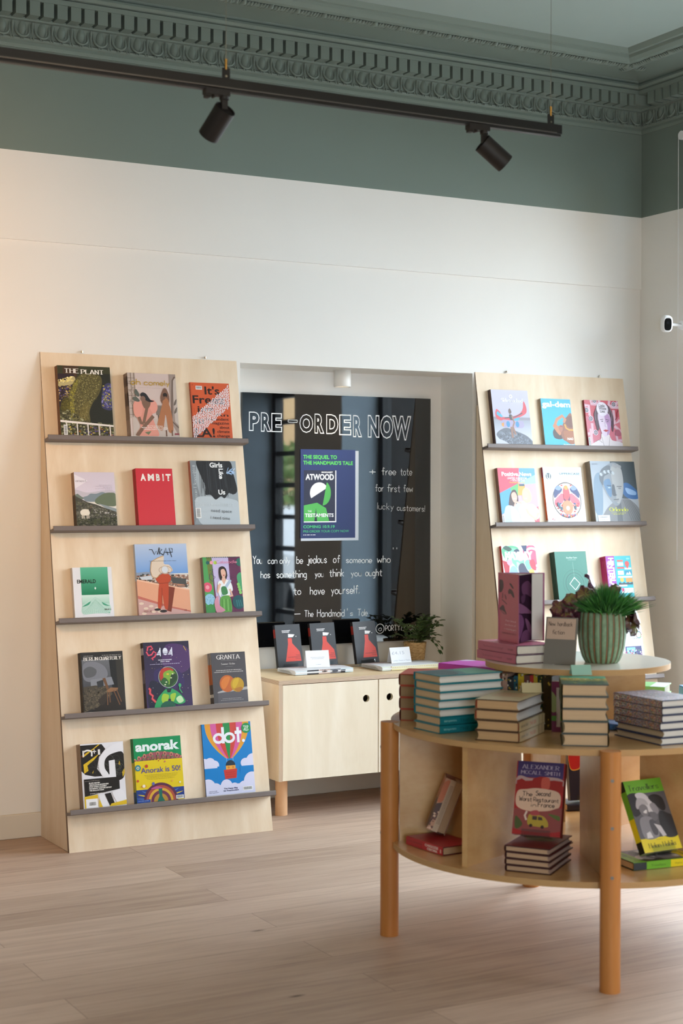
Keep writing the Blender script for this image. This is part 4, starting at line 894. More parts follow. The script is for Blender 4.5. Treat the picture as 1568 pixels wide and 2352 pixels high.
def c_lwl(a):
    a.R(0, 0, 1, 1, '#c96a7c'); a.R(0, 0, 1, .35, '#c44f5e'); w = '#ded3e4'
    for P in ([(0, .12), (.12, .12), (.12, .34)], [(.2, 0), (.2, .08), (.4, .08)], [(.44, 0), (.44, .12)], [(.75, .0), (.72, .08), (.8, .14), (1, .14)], [(1, .02), (.9, .1)], [(.16, .5), (.16, .7), (0, .74)], [(.84, .2), (.84, .5), (1, .42)], [(.82, .55), (1, .68)], [(.84, .68), (.86, .86), (1, .86)], [(.1, .62), (.1, .95)]): a.line(P, .075, w); a.line(P, .055, '#d98a98'); a.line(P, .02, w)
    for u, v in ((.3, .01), (.04, .22), (.14, .4), (.24, .7), (.24, .95), (.86, .08)): a.E(u, v, .065, w); a.E(u, v, .05, '#2b2a34'); a.E(u, v, .03, '#d8c8d4'); a.E(u, v, .015, '#2b2a34')
    a.S([(.3, .2), (.38, .1), (.56, .06), (.72, .14), (.8, .3), (.8, .5), (.74, .68), (.68, .5), (.4, .4), (.36, .6), (.3, .66), (.26, .5), (.24, .32)], '#4a2c3c'); 
    for k in range(8): a.line([(.34+.055*k, .12+.01*(k % 2)), (.28+.07*k, .3), (.27+.068*k, .44)], .008, '#a8909c')
    a.S([(.36, .3), (.5, .22), (.66, .28), (.72, .42), (.68, .62), (.6, .76), (.5, .8), (.42, .72), (.36, .52)], '#dccbdf'); a.S([(.55, .3), (.66, .3), (.72, .44), (.68, .62), (.6, .75), (.56, .76), (.6, .56), (.55, .44)], '#b88fbd')
    a.P([(.46, .65), (.54, .63), (.63, .65), (.54, .685)], '#b83844'); a.line([(.4, .42), (.5, .41)], .012, '#4a2c3c'); a.line([(.57, .41), (.67, .43)], .012, '#4a2c3c'); a.E(.46, .455, .028, '#6a5a70', .012); a.E(.62, .46, .028, '#6a5a70', .012); a.line([(.54, .46), (.53, .57), (.57, .58)], .008, '#7a6088')
    a.S([(.4, .72), (.5, .79), (.62, .74), (.7, .86), (.95, .9), (1, 1), (.1, 1), (.2, .9), (.36, .84)], '#e2d8dc'); a.line([(.4, .8), (.44, 1)], .008, '#6a5a64'); a.line([(.64, .78), (.58, 1)], .008, '#6a5a64'); a.line([(.2, .9), (.3, .86), (.4, .92)], .008, '#6a5a64')
    a.E(.5, .19, .17, '#e6dfec', .17); a.T('Little', .41, .58, .145, .06, '#2a2530', .02); a.T('White', .4, .62, .205, .06, '#2a2530', .02); a.T('Lies', .43, .57, .265, .06, '#2a2530', .02)
    a.line([(.86, .42), (.92, .36), (.93, .26), (.98, .2)], .025, '#8a2a38'); a.S([(.82, .68), (.9, .62), (.98, .68), (.97, .76), (.83, .76)], '#a8566c'); a.bars(.0, .8, .06, 1, False)
def c_pos(a):
    a.R(0, 0, 1, 1, '#c8a9d2'); a.P([(0, 0), (.58, 0), (.52, .28), (0, .46)], '#d0495f'); a.P([(.58, 0), (1, 0), (1, .14), (.56, .26)], '#5d9bd4'); a.P([(.56, .26), (1, .12), (1, .3), (.7, .3)], '#9cc7d2'); a.P([(0, .46), (.3, .36), (.34, .7), (0, .85)], '#4f9ad0'); a.P([(.3, .36), (.52, .28), (.5, .5), (.34, .56)], '#5fae6c'); a.P([(.52, .28), (.7, .3), (.66, .5), (.48, .5)], '#d8a24e'); a.P([(.7, .3), (1, .28), (1, .75), (.8, .7)], '#cda6ce'); a.P([(.75, .75), (1, .7), (1, 1), (.8, 1)], '#d0606c'); a.P([(.54, .29), (.68, .29), (.68, .33), (.54, .33)], '#43566b')
    a.S([(.2, .74), (.26, .5), (.36, .4), (.44, .42), (.48, .56), (.44, .7), (.3, .76)], '#4a3532'); a.S([(.31, .47), (.4, .44), (.455, .52), (.43, .6), (.36, .63), (.31, .56)], '#d9ab98'); a.line([(.35, .565), (.42, .56)], .02, '#f0e6e2')
    a.S([(.6, .44), (.68, .36), (.78, .38), (.84, .48), (.82, .6), (.7, .64), (.6, .58)], '#d9c79a'); a.S([(.62, .46), (.7, .42), (.77, .48), (.75, .58), (.68, .61), (.62, .55)], '#e0b49f'); a.line([(.64, .56), (.71, .555)], .018, '#f2ebe8')
    a.S([(.1, .74), (.2, .68), (.34, .7), (.44, .64), (.6, .6), (.66, .66), (.5, .72), (.46, .8), (.5, 1), (.06, 1)], '#b9d0dc'); a.S([(.26, .7), (.36, .74), (.46, .84), (.46, 1), (.26, 1)], '#c9cfe0'); a.line([(.36, .7), (.4, .62), (.56, .64)], .045, '#d9ab98')
    a.S([(.46, .74), (.62, .64), (.72, .66), (.86, .66), (1.0, .78), (.98, .92), (.86, .94), (.84, 1), (.48, 1), (.5, .88)], '#e2e0da'); a.line([(.72, .84), (.66, .74)], .06, '#e0b49f'); a.line([(.98, .82), (.9, .94), (.72, .84)], .06, '#e0b49f')
    a.T('Positive.News', .1, .9, .145, .075, '#f2ecef', .03); a.T('UNITED KINGDOM', .24, .76, .205, .036, '#f0e8ec', .02); a.T('of', .31, .36, .235, .02, '#f0e8ec'); a.T('SOLUTIONS', .37, .7, .243, .036, '#f0e8ec', .02); a.T('The people fixing things', .28, .7, .272, .018, '#e3c24f', .03); a.bars(.0, .85, .065, 1, False)
def c_upper(a):
    a.R(0, 0, 1, 1, '#e8e8ec'); a.R(0, 0, 1, .18, '#c6dbe6'); a.E(.13, .165, .07, '#3f555f'); a.W_('U', .1, .16, .21, .085, '#e8eef0', .2); a.T('UPPERCASE', .42, .95, .135, .038, '#4a5a62', .02)
    a.E(.55, .595, .375, '#4b4340', .375*1.03); a.E(.55, .595, .355, '#f0dfd4', .365)
    for s_ in (-1, 1):
        a.S([(.55+s_*.1, .4), (.55+s_*.2, .33), (.55+s_*.3, .4), (.55+s_*.33, .55), (.55+s_*.2, .5)], '#3b4672'); a.S([(.55+s_*.12, .37), (.55+s_*.2, .335), (.55+s_*.28, .39), (.55+s_*.18, .42)], '#7f93c4'); a.S([(.55+s_*.06, .5), (.55+s_*.2, .48), (.55+s_*.33, .62), (.55+s_*.28, .72), (.55+s_*.1, .62)], '#cc6a78')
        for k in range(6): a.E(.55+s_*(.15+.03*k), .47+.02*k, .014, '#dfe3ee')
        for k in range(5): a.E(.55+s_*(.1+.045*k), .66+.03*(k % 2), .03, ('#d98a52', '#c8525a', '#3f5a86')[k % 3], .018, rot=30*s_)
    a.S([(.48, .4), (.55, .34), (.62, .4), (.63, .55), (.55, .62), (.47, .55)], '#c8525a'); a.E(.55, .37, .05, '#d9964a'); a.P([(.47, .56), (.55, .62), (.63, .52), (.62, .62), (.55, .68), (.48, .64)], '#6a2f52'); a.S([(.42, .66), (.55, .6), (.68, .66), (.66, .8), (.55, .86), (.44, .8)], '#dd8a66'); a.E(.55, .74, .05, '#e9c2b2')
    for k in range(9): a.E(.36+.05*k, .9-.012*abs(k-4), .024, ('#c8525a', '#3b4672', '#d98a52')[k % 3]); a.E(.38+.045*k, .86, .016, ('#7f93c4', '#cc6a78')[k % 2])
    for u, v in ((.36, .78), (.4, .8), (.76, .76), (.72, .8), (.44, .33), (.68, .33), (.3, .74), (.8, .7)): a.E(u, v, .022, '#b8404c', .016)
    for u, v in ((.33, .7), (.38, .74), (.74, .72), (.3, .66)): a.S([(u, v+.05), (u-.02, v), (u+.01, v-.03), (u+.03, v+.01)], '#3f5a70')
    a.T('42', .1, .2, .955, .042, '#b8584c', .0); a.R(.0, .92, .08, .965, '#d8d8de'); a.micro(.72, .94, .93, .006, '#c9b8b0'); a.micro(.75, .93, .955, .006, '#c9b8b0', 4)
def c_orl(a):
    a.R(0, 0, 1, 1, '#8f9aa6', '#a7abb0'); a.R(.45, 0, 1, .62, '#2f3b40', '#3f4a50'); a.S([(.05, .3), (.2, .2), (.22, .5), (.15, .9), (0, .8)], '#6f8598'); a.S([(.66, .4), (.8, .36), (1, .5), (1, .62), (.8, .62), (.68, .55)], '#2f5f94'); a.S([(.74, .44), (.95, .5), (.95, .56), (.78, .54)], '#86a6cc')
    a.S([(.2, .86), (.4, .7), (.7, .62), (.85, .66), (1, .8), (1, 1), (.16, 1)], '#77787a'); a.P([(.5, .66), (.6, .66), (.6, 1), (.48, 1)], '#565a5e')
    for k in range(6): a.line([(.66+.03*k, .64), (.8+.05*k, .98)], .012, '#5c5f62')
    a.S([(.18, .3), (.22, .16), (.34, .08), (.5, .02), (.64, .06), (.7, .2), (.7, .4), (.66, .56), (.58, .7), (.48, .74), (.38, .66), (.28, .52)], '#7f868c'); a.S([(.46, .1), (.66, .1), (.7, .24), (.69, .42), (.64, .58), (.56, .7), (.5, .66), (.52, .5), (.46, .4)], '#9a9b9b'); a.S([(.26, .34), (.4, .3), (.42, .5), (.38, .6), (.3, .5)], '#55789a'); a.S([(.18, .3), (.22, .16), (.34, .08), (.44, .08), (.4, .2), (.28, .26), (.24, .4)], '#565e66')
    for k in range(7): a.E(.22+.045*k, .22-.028*k+.004*k*k, .035, ('#aab2b8', '#6a7178')[k % 2], .028, rot=40)
    for k in range(4): a.E(.52+.045*k, .07+.02*(k % 2), .035, '#8d8f90', .03)
    a.line([(.32, .4), (.42, .41)], .012, '#3b4a58'); a.line([(.54, .42), (.65, .42)], .014, '#55585a'); a.E(.37, .44, .03, '#9db4c6', .012); a.E(.6, .45, .035, '#75787a', .014); a.S([(.44, .4), (.49, .4), (.5, .54), (.53, .56), (.46, .58), (.42, .54)], '#4a5058'); a.line([(.44, .64), (.56, .63)], .016, '#4f5458'); a.S([(.44, .65), (.55, .645), (.52, .675)], '#85888a')
    a.W_('Orlando', .33, .73, .83, .06, '#cfd33c', .24, 'serif'); a.micro(.36, .68, .865, .007, '#c3c74a'); a.micro(.4, .64, .885, .007, '#c3c74a', 5); a.T('aperture', .04, .16, .055, .02, '#4f5660', .0); a.R(.05, .895, .31, .995, '#d3d6de'); a.bars(.07, .91, .29, .95); a.micro(.09, .27, .975, .008, '#8a8e98')
def c_mayday(a):
    a.R(0, 0, 1, 1, '#d9dfe6'); a.S([(.02, .05), (.3, -.0), (.5, .06), (.5, .3), (.2, .3), (.05, .2)], '#5faf84'); a.S([(.1, .1), (.4, .05), (.6, .2), (.62, .5), (.4, .4)], '#7fc6a4'); a.S([(.62, .1), (.8, .0), (1, .05), (1, .4), (.8, .3)], '#c9607e'); a.ring(.88, .22, .26, .06, '#e6c6d6'); a.P([(.58, 0), (.75, 0), (.7, .18)], '#3b4364'); a.P([(0, .26), (.2, .3), (.16, .5), (.04, .48)], '#b93845'); a.S([(.2, .42), (.3, .36), (.4, .42), (.4, .6), (.16, .6)], '#8fb4e2'); a.S([(.4, .3), (.5, .34), (.5, .52), (.44, .5)], '#b7cdf0')
    a.S([(.46, .36), (.6, .32), (.72, .46), (.9, .56), (1, .6), (.6, .62), (.46, .5)], '#434a5e'); a.S([(.65, .3), (.75, .26), (.82, .34), (.8, .44), (.7, .42)], '#7fd0a8'); a.S([(.74, .46), (.86, .42), (.9, .5), (.82, .54)], '#e6dc6a'); a.S([(.78, .3), (.92, .26), (.96, .44), (.84, .42)], '#cf4c5a'); a.S([(.05, .04), (.15, .0), (.3, .06), (.2, .1)], '#37584a'); a.S([(.12, .3), (.2, .22), (.28, .3), (.2, .36)], '#e6a8cf'); a.S([(.42, .2), (.55, .12), (.62, .24), (.5, .28)], '#e8b4d8'); a.S([(.35, .1), (.45, .06), (.52, .1), (.42, .16)], '#3a4a5c'); a.S([(.1, .5), (.5, .55), (.9, .6), (.9, .95), (.1, .95)], '#9db8c8')
    a.T('MAYDAY', .08, .9, .24, .125, '#f6f7f8', .09)
def c_gaze(a):
    a.R(0, 0, 1, 1, '#3f7d6e', '#357263'); a.W_('Another Gaze', .36, .7, .145, .032, '#d9e6e0', .16, 'serif'); a.micro(.4, .66, .18, .006, '#a9c6bc'); a.line([(.55, .22), (.55, .6)], .006, '#86b0a3'); a.ring(.55, .68, .37, .007, '#2f5a52'); a.ring(.55, .68, .29, .012, '#2a4f49'); a.ring(.55, .68, .22, .007, '#2f5a52')
    a.line([(.55, .55), (.71, .68), (.55, .81), (.39, .68), (.55, .55)], .018, '#e2ece8')
def c_hint(a):
    a.R(0, 0, 1, 1, '#1fa3ae'); a.R(0, 0, .34, 1, '#8f2f9a'); a.T('HINTERLAND', .11, 1.36, .04, .15, '#efe6f0', .05, -90)
    a.T('THE BEST NEW CREATIVE WRITING', .03, 1.03, .12, .055, '#e2c6e6', .02, -90)
    for u0, v0, u1, v1, c in ((.44, .1, .68, .14, '#d8573f'), (.44, .16, .68, .24, '#e6eef0'), (.42, .27, .7, .31, '#c23f3a'), (.72, .29, .98, .33, '#eef2f2'), (.43, .36, .66, .46, '#e8eef0'), (.7, .36, .98, .46, '#1b7f9c'), (.42, .49, .98, .53, '#e6eef0'), (.72, .54, .98, .64, '#d08a3c'), (.42, .66, .98, .7, '#20303c'), (.42, .7, .75, .74, '#eef2f2'), (.5, .78, .98, .9, '#dfe6ea')): a.R(u0, v0, u1, v1, c)
    a.E(.83, .19, .085, '#c8403c'); a.P([(.76, .23), (.9, .23), (.83, .32)], '#c8403c'); a.E(.56, .58, .07, '#e0a43c'); a.P([(.74, .46), (.8, .4), (.84, .44), (.9, .38), (.96, .46)], '#e8eef0'); a.E(.56, .82, .06, '#c23f7a'); a.E(.88, .07, .07, '#6fc4d0', .03)
    for k in range(7): a.R(.44+.08*k, .64+.02*(k % 2), .5+.08*k, .7, '#20303c')
def c_tion(a):
    a.R(0, 0, 1, 1, '#dfe3ea'); a.W_('ction', .52, .80, .26, .06, '#454a52', .12, 'serif'); a.ring(.86, .17, .11, .022, '#4fa56a'); a.E(.86, .17, .06, '#e8ecf0')
    for k in range(12): a.E(.86+.115*math.cos(k*.524), .17+.115*math.sin(k*.524)*.6, .018, ('#c8443c', '#d98a3a', '#4fa56a', '#3f7ab8', '#8a5ab0', '#c8507a')[k % 6], n=8)
    for i in range(2): a.micro(.3, .97, .34+.02*i, .004, '#b4b8c0', i)
    a.R(.25, .4, 1, 1, '#4b4a78'); a.R(.3, .42, .66, .56, '#7fb8d8'); a.speck([(.25, .5), (1, .42), (1, 1), (.25, 1)], 260, .04, ['#8a3f70', '#3f5a8a', '#c9a0b8', '#2f3a5c', '#c8d0d8', '#5a8a6a', '#a84a5a', '#6a5aa0'], 6); a.R(.92, .4, 1, 1, '#dfe3ea')

# ------------------------------------------------------------------ magazines on the ledges
def magazine(name, label, group, W, H, T, art, spine, M, back='#cfc8bd', pages='#d9d1c2', cat='magazine', matname=None, bands=None, foot=0.0):
    t = thing(name, label, cat, M, group)
    b = MB(); e = .0006
    b.box(0, W, 0, H, T-e, T, '#ddd8d0'); b.box(0, W, 0, H, 0, e, back); b.box(-.0002, e, 0, H, 0, T, spine)
    a = Art(b, W, H-foot, lambda x, y, k: (x, y+foot, T+k)); art(a)
    if bands:
        for v0, v1, c in bands: b.face([(-.0005, (1-v0)*H, .0004), (-.0005, (1-v0)*H, T-.0004), (-.0005, (1-v1)*H, T-.0004), (-.0005, (1-v1)*H, .0004)], c)
    b.build('cover', matname or M_PRINT, t)
    b = MB(); b.box(e, W-.0012, .0008, H-.0008, e, T-e, pages); b.build('pages', M_PAGES, t)
    return t
SHORT = {'plant': 'hedge magazine', 'comely': 'two women magazine', 'freez': 'orange dotted magazine', 'ernest': 'white goat magazine', 'ambit': 'plain red magazine', 'girls': 'dark hair magazine', 'emerald': 'green panel magazine', 'wrap': 'orange suit magazine', 'cabo': 'green skirt magazine', 'berlin': 'wooden chair magazine', '404': 'planet head magazine', 'granta': 'two fruits journal', 'n1': 'large white letter journal', 'anorak': 'yellow band magazine', 'side': 'kite surfer magazine', 'gal': 'turquoise magazine', 'lwl': 'drawn face magazine', 'pos': 'smiling women magazine', 'orl': 'stone head magazine', 'gaze': 'plain green journal', 'hint': 'small icons journal'}
MAGS = [
 ('plant', 2.056, 0, .060, .229, .307, 3, .009, c_plant, '#6a4a38', 'magazine with a clipped dark green hedge on its cover'),
 ('comely', 2.056, 0, .361, .218, .285, 4, .009, c_comely, '#8f7f78', 'dusty pink magazine with two drawn women on its cover'),
 ('freez', 2.056, 0, .657, .184, .261, 1, .010, c_freez, '#8e3b2a', 'orange magazine with black type and a dotted diagonal band'),
 ('ernest', 2.056, 1, .103, .174, .235, 3, .010, c_ernest, '#5b5048', 'magazine with a white goat in a misty valley'),
 ('ambit', 2.056, 1, .372, .165, .253, 3, .010, c_ambit, '#a01f2c', 'plain red magazine with a row of cut-out capitals'),
 ('girls', 2.056, 1, .626, .214, .291, 2, .010, c_girls, '#b06a5a', 'silver grey magazine with dark hair on its cover'),
 ('emerald', 2.056, 2, .075, .167, .216, 2, .010, c_emerald, '#cfcbc8', 'small white magazine with a green panel and wire-frame mountain'),
 ('wrap', 2.056, 2, .352, .232, .309, 2, .007, c_wrap, '#b8c2d2', 'blue sky magazine with a figure in an orange suit'),
 ('cabo', 2.056, 2, .650, .175, .248, 3, .007, c_cabo, '#8a7f78', 'colourful magazine with a woman in a green skirt'),
 ('berlin', 2.056, 3, .084, .179, .249, 2, .015, c_berlin, '#1d1b1b', 'dark magazine with a wooden chair on its cover'),
 ('404', 2.056, 3, .355, .202, .278, 2, .014, c_404, '#1f1a2a', 'purple magazine with a green planet headed figure'),
 ('granta', 2.056, 3, .651, .157, .221, 2, .017, c_granta, '#454246', 'grey journal with an orange and a yellow fruit'),
 ('n1', 2.056, 4, .056, .180, .262, 4, .0095, c_n1, '#8f7a68', 'black, white and yellow journal with a large white letter'),
 ('anorak', 2.056, 4, .285, .207, .268, 3, .008, c_anorak, '#1f5a3a', 'green magazine with a yellow paper band'),
 ('dot', 2.056, 4, .598, .224, .305, 1, .006, c_dot, '#2a4f7a', 'blue magazine with a striped hot-air balloon'),
 ('side', 4.201, 0, .064, .213, .280, 4, .005, c_side, '#5c4a48', 'grey magazine with a kite surfer carrying a board'),
 ('gal', 4.201, 0, .355, .177, .246, 2, .008, c_gal, '#a49a8a', 'turquoise magazine with a reclining woman'),
 ('lwl', 4.201, 0, .621, .210, .248, 2, .006, c_lwl, '#8a3038', 'pink magazine with a drawn face and white circle'),
 ('pos', 4.201, 1, .057, .215, .275, 4, .0045, c_pos, '#8a6a5c', 'bright magazine with two smiling women'),
 ('upper', 4.201, 1, .325, .229, .283, 1, .014, c_upper, '#d2622e', 'white magazine with an oval folk bird and orange spine'),
 ('orl', 4.201, 1, .595, .275, .311, 3, .012, c_orl, '#8f8579', 'blue grey magazine with a carved stone head'),
 ('mayday', 4.201, 2, .038, .195, .276, 1, .015, c_mayday, '#b92f2c', 'multicoloured magazine with a red spine'),
 ('gaze', 4.201, 2, .323, .186, .240, 3, .0125, c_gaze, '#2a4a40', 'plain green journal with a white diamond'),
 ('hint', 4.201, 2, .623, .153, .213, 4, .0098, c_hint, '#a81c62', 'turquoise and purple journal with small drawn icons'),
 ('tion', 4.201, 3, .673, .148, .247, 1, .008, c_tion, '#cfd2d8', 'white magazine half hidden by the ribbed plant pot'),
]
LN = ['top ledge', 'second ledge', 'third ledge', 'fourth ledge', 'bottom ledge']
for key, x0, li, u0, W, H, n, T, art, spine, desc in MAGS:
    where = f"{LN[li]}, {'left' if x0 < 3 else 'right'} stand"
    grp = f"magazines on the {LN[li]} of the {'left' if x0 < 3 else 'right'} stand"
    s0 = LEDGES[li]-.0088
    lab = desc if n == 1 else desc+' (front copy)'
    M = stand_matrix(x0, u0, s0, .0012+(n-1)*(T+.0008))
    bands = {'upper': [(0, .18, '#8f3a4a'), (.92, 1, '#d8d8dc')], 'granta': [(.0, .22, '#8a8a90'), (.22, .6, '#b5602f'), (.78, .84, '#d8d4d0')], '404': [(.08, .18, '#b8b4c4'), (.4, .6, '#6a6478')], 'anorak': [(.0, .35, '#1f7a4a'), (.36, .8, '#c9b428'), (.8, 1, '#2a3f7a')], 'hint': [(.1, .8, '#b8306f')], 'freez': [(0, .12, '#c24a2c')], 'comely': [(.0, .7, '#7a6b62'), (.05, .2, '#5c4d44'), (.3, .5, '#66564c')], 'ernest': [(.42, 1, '#3c352f'), (0, .4, '#a88a78')], 'wrap': [(.5, 1, '#d2a08a')]}.get(key)
    t = magazine('magazine', f'{lab}, {where}', grp, W, H, T, art, spine, M, bands=bands, foot=.013 if li == 0 else .010)
    rear = None
    for k in range(1, n):
        if k == n-1: w = 'rear copy' if n == 2 else 'rearmost copy against the board'
        elif k == 1: w = 'copy just behind the front one'
        else: w = 'third copy back'
        Mk = stand_matrix(x0, u0-.0007*k, s0, .0012+(n-1-k)*(T+.0008)); lk = f'{w}, {SHORT[key]}, {where}'
        if rear is None: rear = magazine('magazine', lk, grp, W, H, T, lambda a: a.R(0, 0, 1, 1, spine), spine, Mk, bands=bands)
        else: dup(rear, Mk, lk)
# fronts of the low magazines on the bottom ledge of the right stand, glimpsed under the round table
for i, (u, W, H, c, lab) in enumerate(((.10, .21, .27, '#9fc0d2', 'pale blue magazine, bottom ledge, right stand, glimpsed under the table'), (.335, .19, .25, '#dfe2e6', 'white magazine, bottom ledge, right stand, glimpsed under the table'))):
    magazine('magazine', lab, 'magazines on the bottom ledge of the right stand', W, H, .008, (lambda a, c=c: a.R(0, 0, 1, 1, c)), c, stand_matrix(4.201, u, LEDGES[4]-.0088, .0012))
# ------------------------------------------------------------------ alcove: blackboard, poster, cabinet
BX0, BX1, BZ0, BZ1 = 3.100, 4.116, .706, 1.883
def alcove():
    b = MB(); b.box(BX0, BX1, .262, .2798, BZ0, BZ1)
    o = tag(b.build('blackboard', M_BOARD), 'large black glass board with white pen writing at the back of the alcove', 'blackboard')
    # block capitals drawn in outline
    b = MB(); y = .2612
    for s, x0, x1, z0, z1 in (('P', 3.1337, 3.1867, 1.706, 1.7946), ('R', 3.1948, 3.2482, 1.7037, 1.7934), ('E', 3.2483, 3.303, 1.7034, 1.7912), ('O', 3.3949, 3.4663, 1.7027, 1.7911), ('R', 3.4747, 3.5259, 1.7007, 1.7941), ('D', 3.5369, 3.6011, 1.6997, 1.7931), ('E', 3.6063, 3.6711, 1.6959, 1.7934), ('R', 3.6815, 3.7307, 1.6878, 1.7927), ('N', 3.7625, 3.8251, 1.6871, 1.7951), ('O', 3.8314, 3.9032, 1.6831, 1.7971), ('W', 3.8974, 4.0042, 1.6768, 1.7959)):
        vs, fs, a0, a1 = text2d(s, .055 if s != 'W' else .035, False, .02)
        b0 = min(v[1] for v in vs); b1 = max(v[1] for v in vs); n = len(b.v)
        b.v += [(x0+(v[0]-a0)/(a1-a0)*(x1-x0), y-v[2]*.02, z0+(v[1]-b0)/(b1-b0)*(z1-z0)) for v in vs]
        for q in fs: b.f.append(tuple(n+i for i in q)); b.c.append('#fff'); b.sm.append(False)
    for z in (1.751, 1.761): b.box(3.335, 3.383, y-.0004, y, z-.0011, z+.0011)
    for x in (3.335, 3.383): b.box(x-.001, x+.001, y-.0004, y, 1.751, 1.761)
    b.build('outlined_capitals', M_INK, o)
    b = MB(); a = Art(b, 1, 1, lambda x, yy, k: (x, .2617-k, yy), .00001); a.clip = False
    def wr(t, x0, x1, z0, z1, cap, w=.085):
        a.W_(t, x0, x1, 1-(z0+z1)/2, cap, '#fff', w, rot=math.degrees(math.atan2(z1-z0, x1-x0)))
    wr('You', 3.155, 3.200, 1.094, 1.094, .036); wr('can only', 3.232, 3.345, 1.094, 1.092, .030); wr('be', 3.380, 3.412, 1.091, 1.090, .034); wr('jealous', 3.436, 3.540, 1.091, 1.091, .036); wr('of', 3.576, 3.610, 1.091, 1.090, .036); wr('someone', 3.645, 3.785, 1.090, 1.087, .030); wr('who', 3.816, 3.888, 1.087, 1.086, .034); wr('"', 3.905, 3.925, 1.128, 1.128, .03)
    wr('has', 3.195, 3.242, 1.027, 1.027, .032); wr('something', 3.277, 3.432, 1.026, 1.025, .034); wr('you', 3.478, 3.522, 1.025, 1.025, .030); wr('think', 3.555, 3.632, 1.025, 1.025, .036); wr('you', 3.672, 3.728, 1.024, 1.024, .030); wr('ought', 3.752, 3.842, 1.024, 1.023, .034)
    wr('to', 3.365, 3.402, .945, .945, .034); wr('have', 3.452, 3.528, .944, .943, .036); wr('yourself.', 3.565, 3.716, .943, .942, .038)
    wr('-', 3.369, 3.401, .840, .840, .034); wr('The', 3.422, 3.468, .840, .839, .030); wr('Handmaid', 3.490, 3.635, .839, .836, .034); wr("'", 3.652, 3.656, .836, .836, .036); wr('s', 3.668, 3.682, .836, .836, .026); wr('Tale', 3.708, 3.761, .836, .834, .032)
    wr('+', 3.772, 3.806, 1.507, 1.507, .036, .07); wr('free', 3.84, 3.918, 1.507, 1.508, .036, .06); wr('tote', 3.945, 4.009, 1.508, 1.508, .036, .06); wr('for', 3.804, 3.850, 1.429, 1.429, .034, .05); wr('first', 3.872, 3.942, 1.428, 1.427, .036, .05); wr('few', 3.962, 4.014, 1.427, 1.427, .034, .06); wr('lucky', 3.816, 3.905, 1.346, 1.342, .032, .04); wr('customers!', 3.927, 4.083, 1.340, 1.334, .030, .06)
    wr('PORTY', 3.862, 3.944, .756, .756, .026, .11); wr('BOOKS', 3.952, 4.053, .755, .754, .026, .11)
    a.ring(3.832, 1-.768, .024, .0028, '#fff'); wr('a', 3.824, 3.840, .758, .758, .024)
    b.build('handwriting', M_INK, o)
    # poster, A3, with a second sheet behind it
    b = MB(); b.box(3.402, 3.711, .2595, .2603, 1.196, 1.622, '#c4ccd6')
    W, H = .294, .418
    for i in range(8):
        for j in range(1):
            pass
    a = Art(b, W, H, lambda x, yy, k: (3.399+x, .2592-k-.004*max(0, (x/W-.85))*0, 1.208+yy))
    a.R(0, 0, 1, 1, '#2b3a70', '#2a3866')
    g = '#5fd45c'; g2 = '#4fc083'; w = '#eef0f4'; dk = '#2c2f45'
    a.T('THE SEQUEL TO', .05, .66, .105, .042, g, .03); a.T('THE HANDMAID\'S TALE', .05, .955, .17, .042, g, .03)
    a.R(.06, .235, .635, .815, dk); a.R(.63, .235, .648, .82, w); a.R(.06, .808, .648, .822, w)
    a.T('MARGARET', .38, .585, .265, .018, w, .04); a.T('ATWOOD', .09, .605, .34, .064, w, .04)
    a.E(.34, .49, .17, w, .17, 24, 150, 330); a.E(.40, .49, .15, '#57b85a', .2, 24, -60, 90); a.P([(.06, .81), (.06, .63), (.3, .60), (.46, .66), (.52, .81)], '#57b85a'); a.P([(.25, .81), (.28, .66), (.30, .81)], dk)
    a.T('THE', .13, .2, .705, .02, '#dfe8e0', .03); a.T('TESTAMENTS', .08, .6, .76, .04, w, .03); a.T('COMING 10.9.19', .05, .62, .885, .032, g2, .03); a.T('PRE-ORDER YOUR COPY NOW', .05, .88, .935, .028, g2, .0); a.micro(.05, .27, .965, .007, w)
    tag(b.build('poster', M_PRINT), 'navy blue poster with bright green lettering taped to the blackboard', 'poster')
    # downlight under the alcove head
    t = thing('downlight', 'white cylindrical downlight under the top of the alcove', 'ceiling light', TR(3.556, .14, AZ))
    b = MB(); b.lathe([(0, 0), (.04, 0), (.04, -.076), (.0385, -.078), (.034, -.078), (.033, -.072)], 40); b.build('housing', mat('white_lamp_body', '#e9e7e2', .4), t)
    em = mat('lamp_lens', '#ffe9c8', .5); em.node_tree.nodes['Principled BSDF'].inputs['Emission Color'].default_value = (1, .82, .55, 1); em.node_tree.nodes['Principled BSDF'].inputs['Emission Strength'].default_value = 3.0
    b = MB(); b.lathe([(.0335, -.0735), (0, -.0735)], 32); b.build('lens', em, t)
    lamp('downlight_glow', 'SPOT', (3.556, .14, AZ-.083), 5.0, (1.0, .78, .5), (3.556, .16, 0), spot_size=rad(105), spot_blend=.6, shadow_soft_size=.03)
alcove()

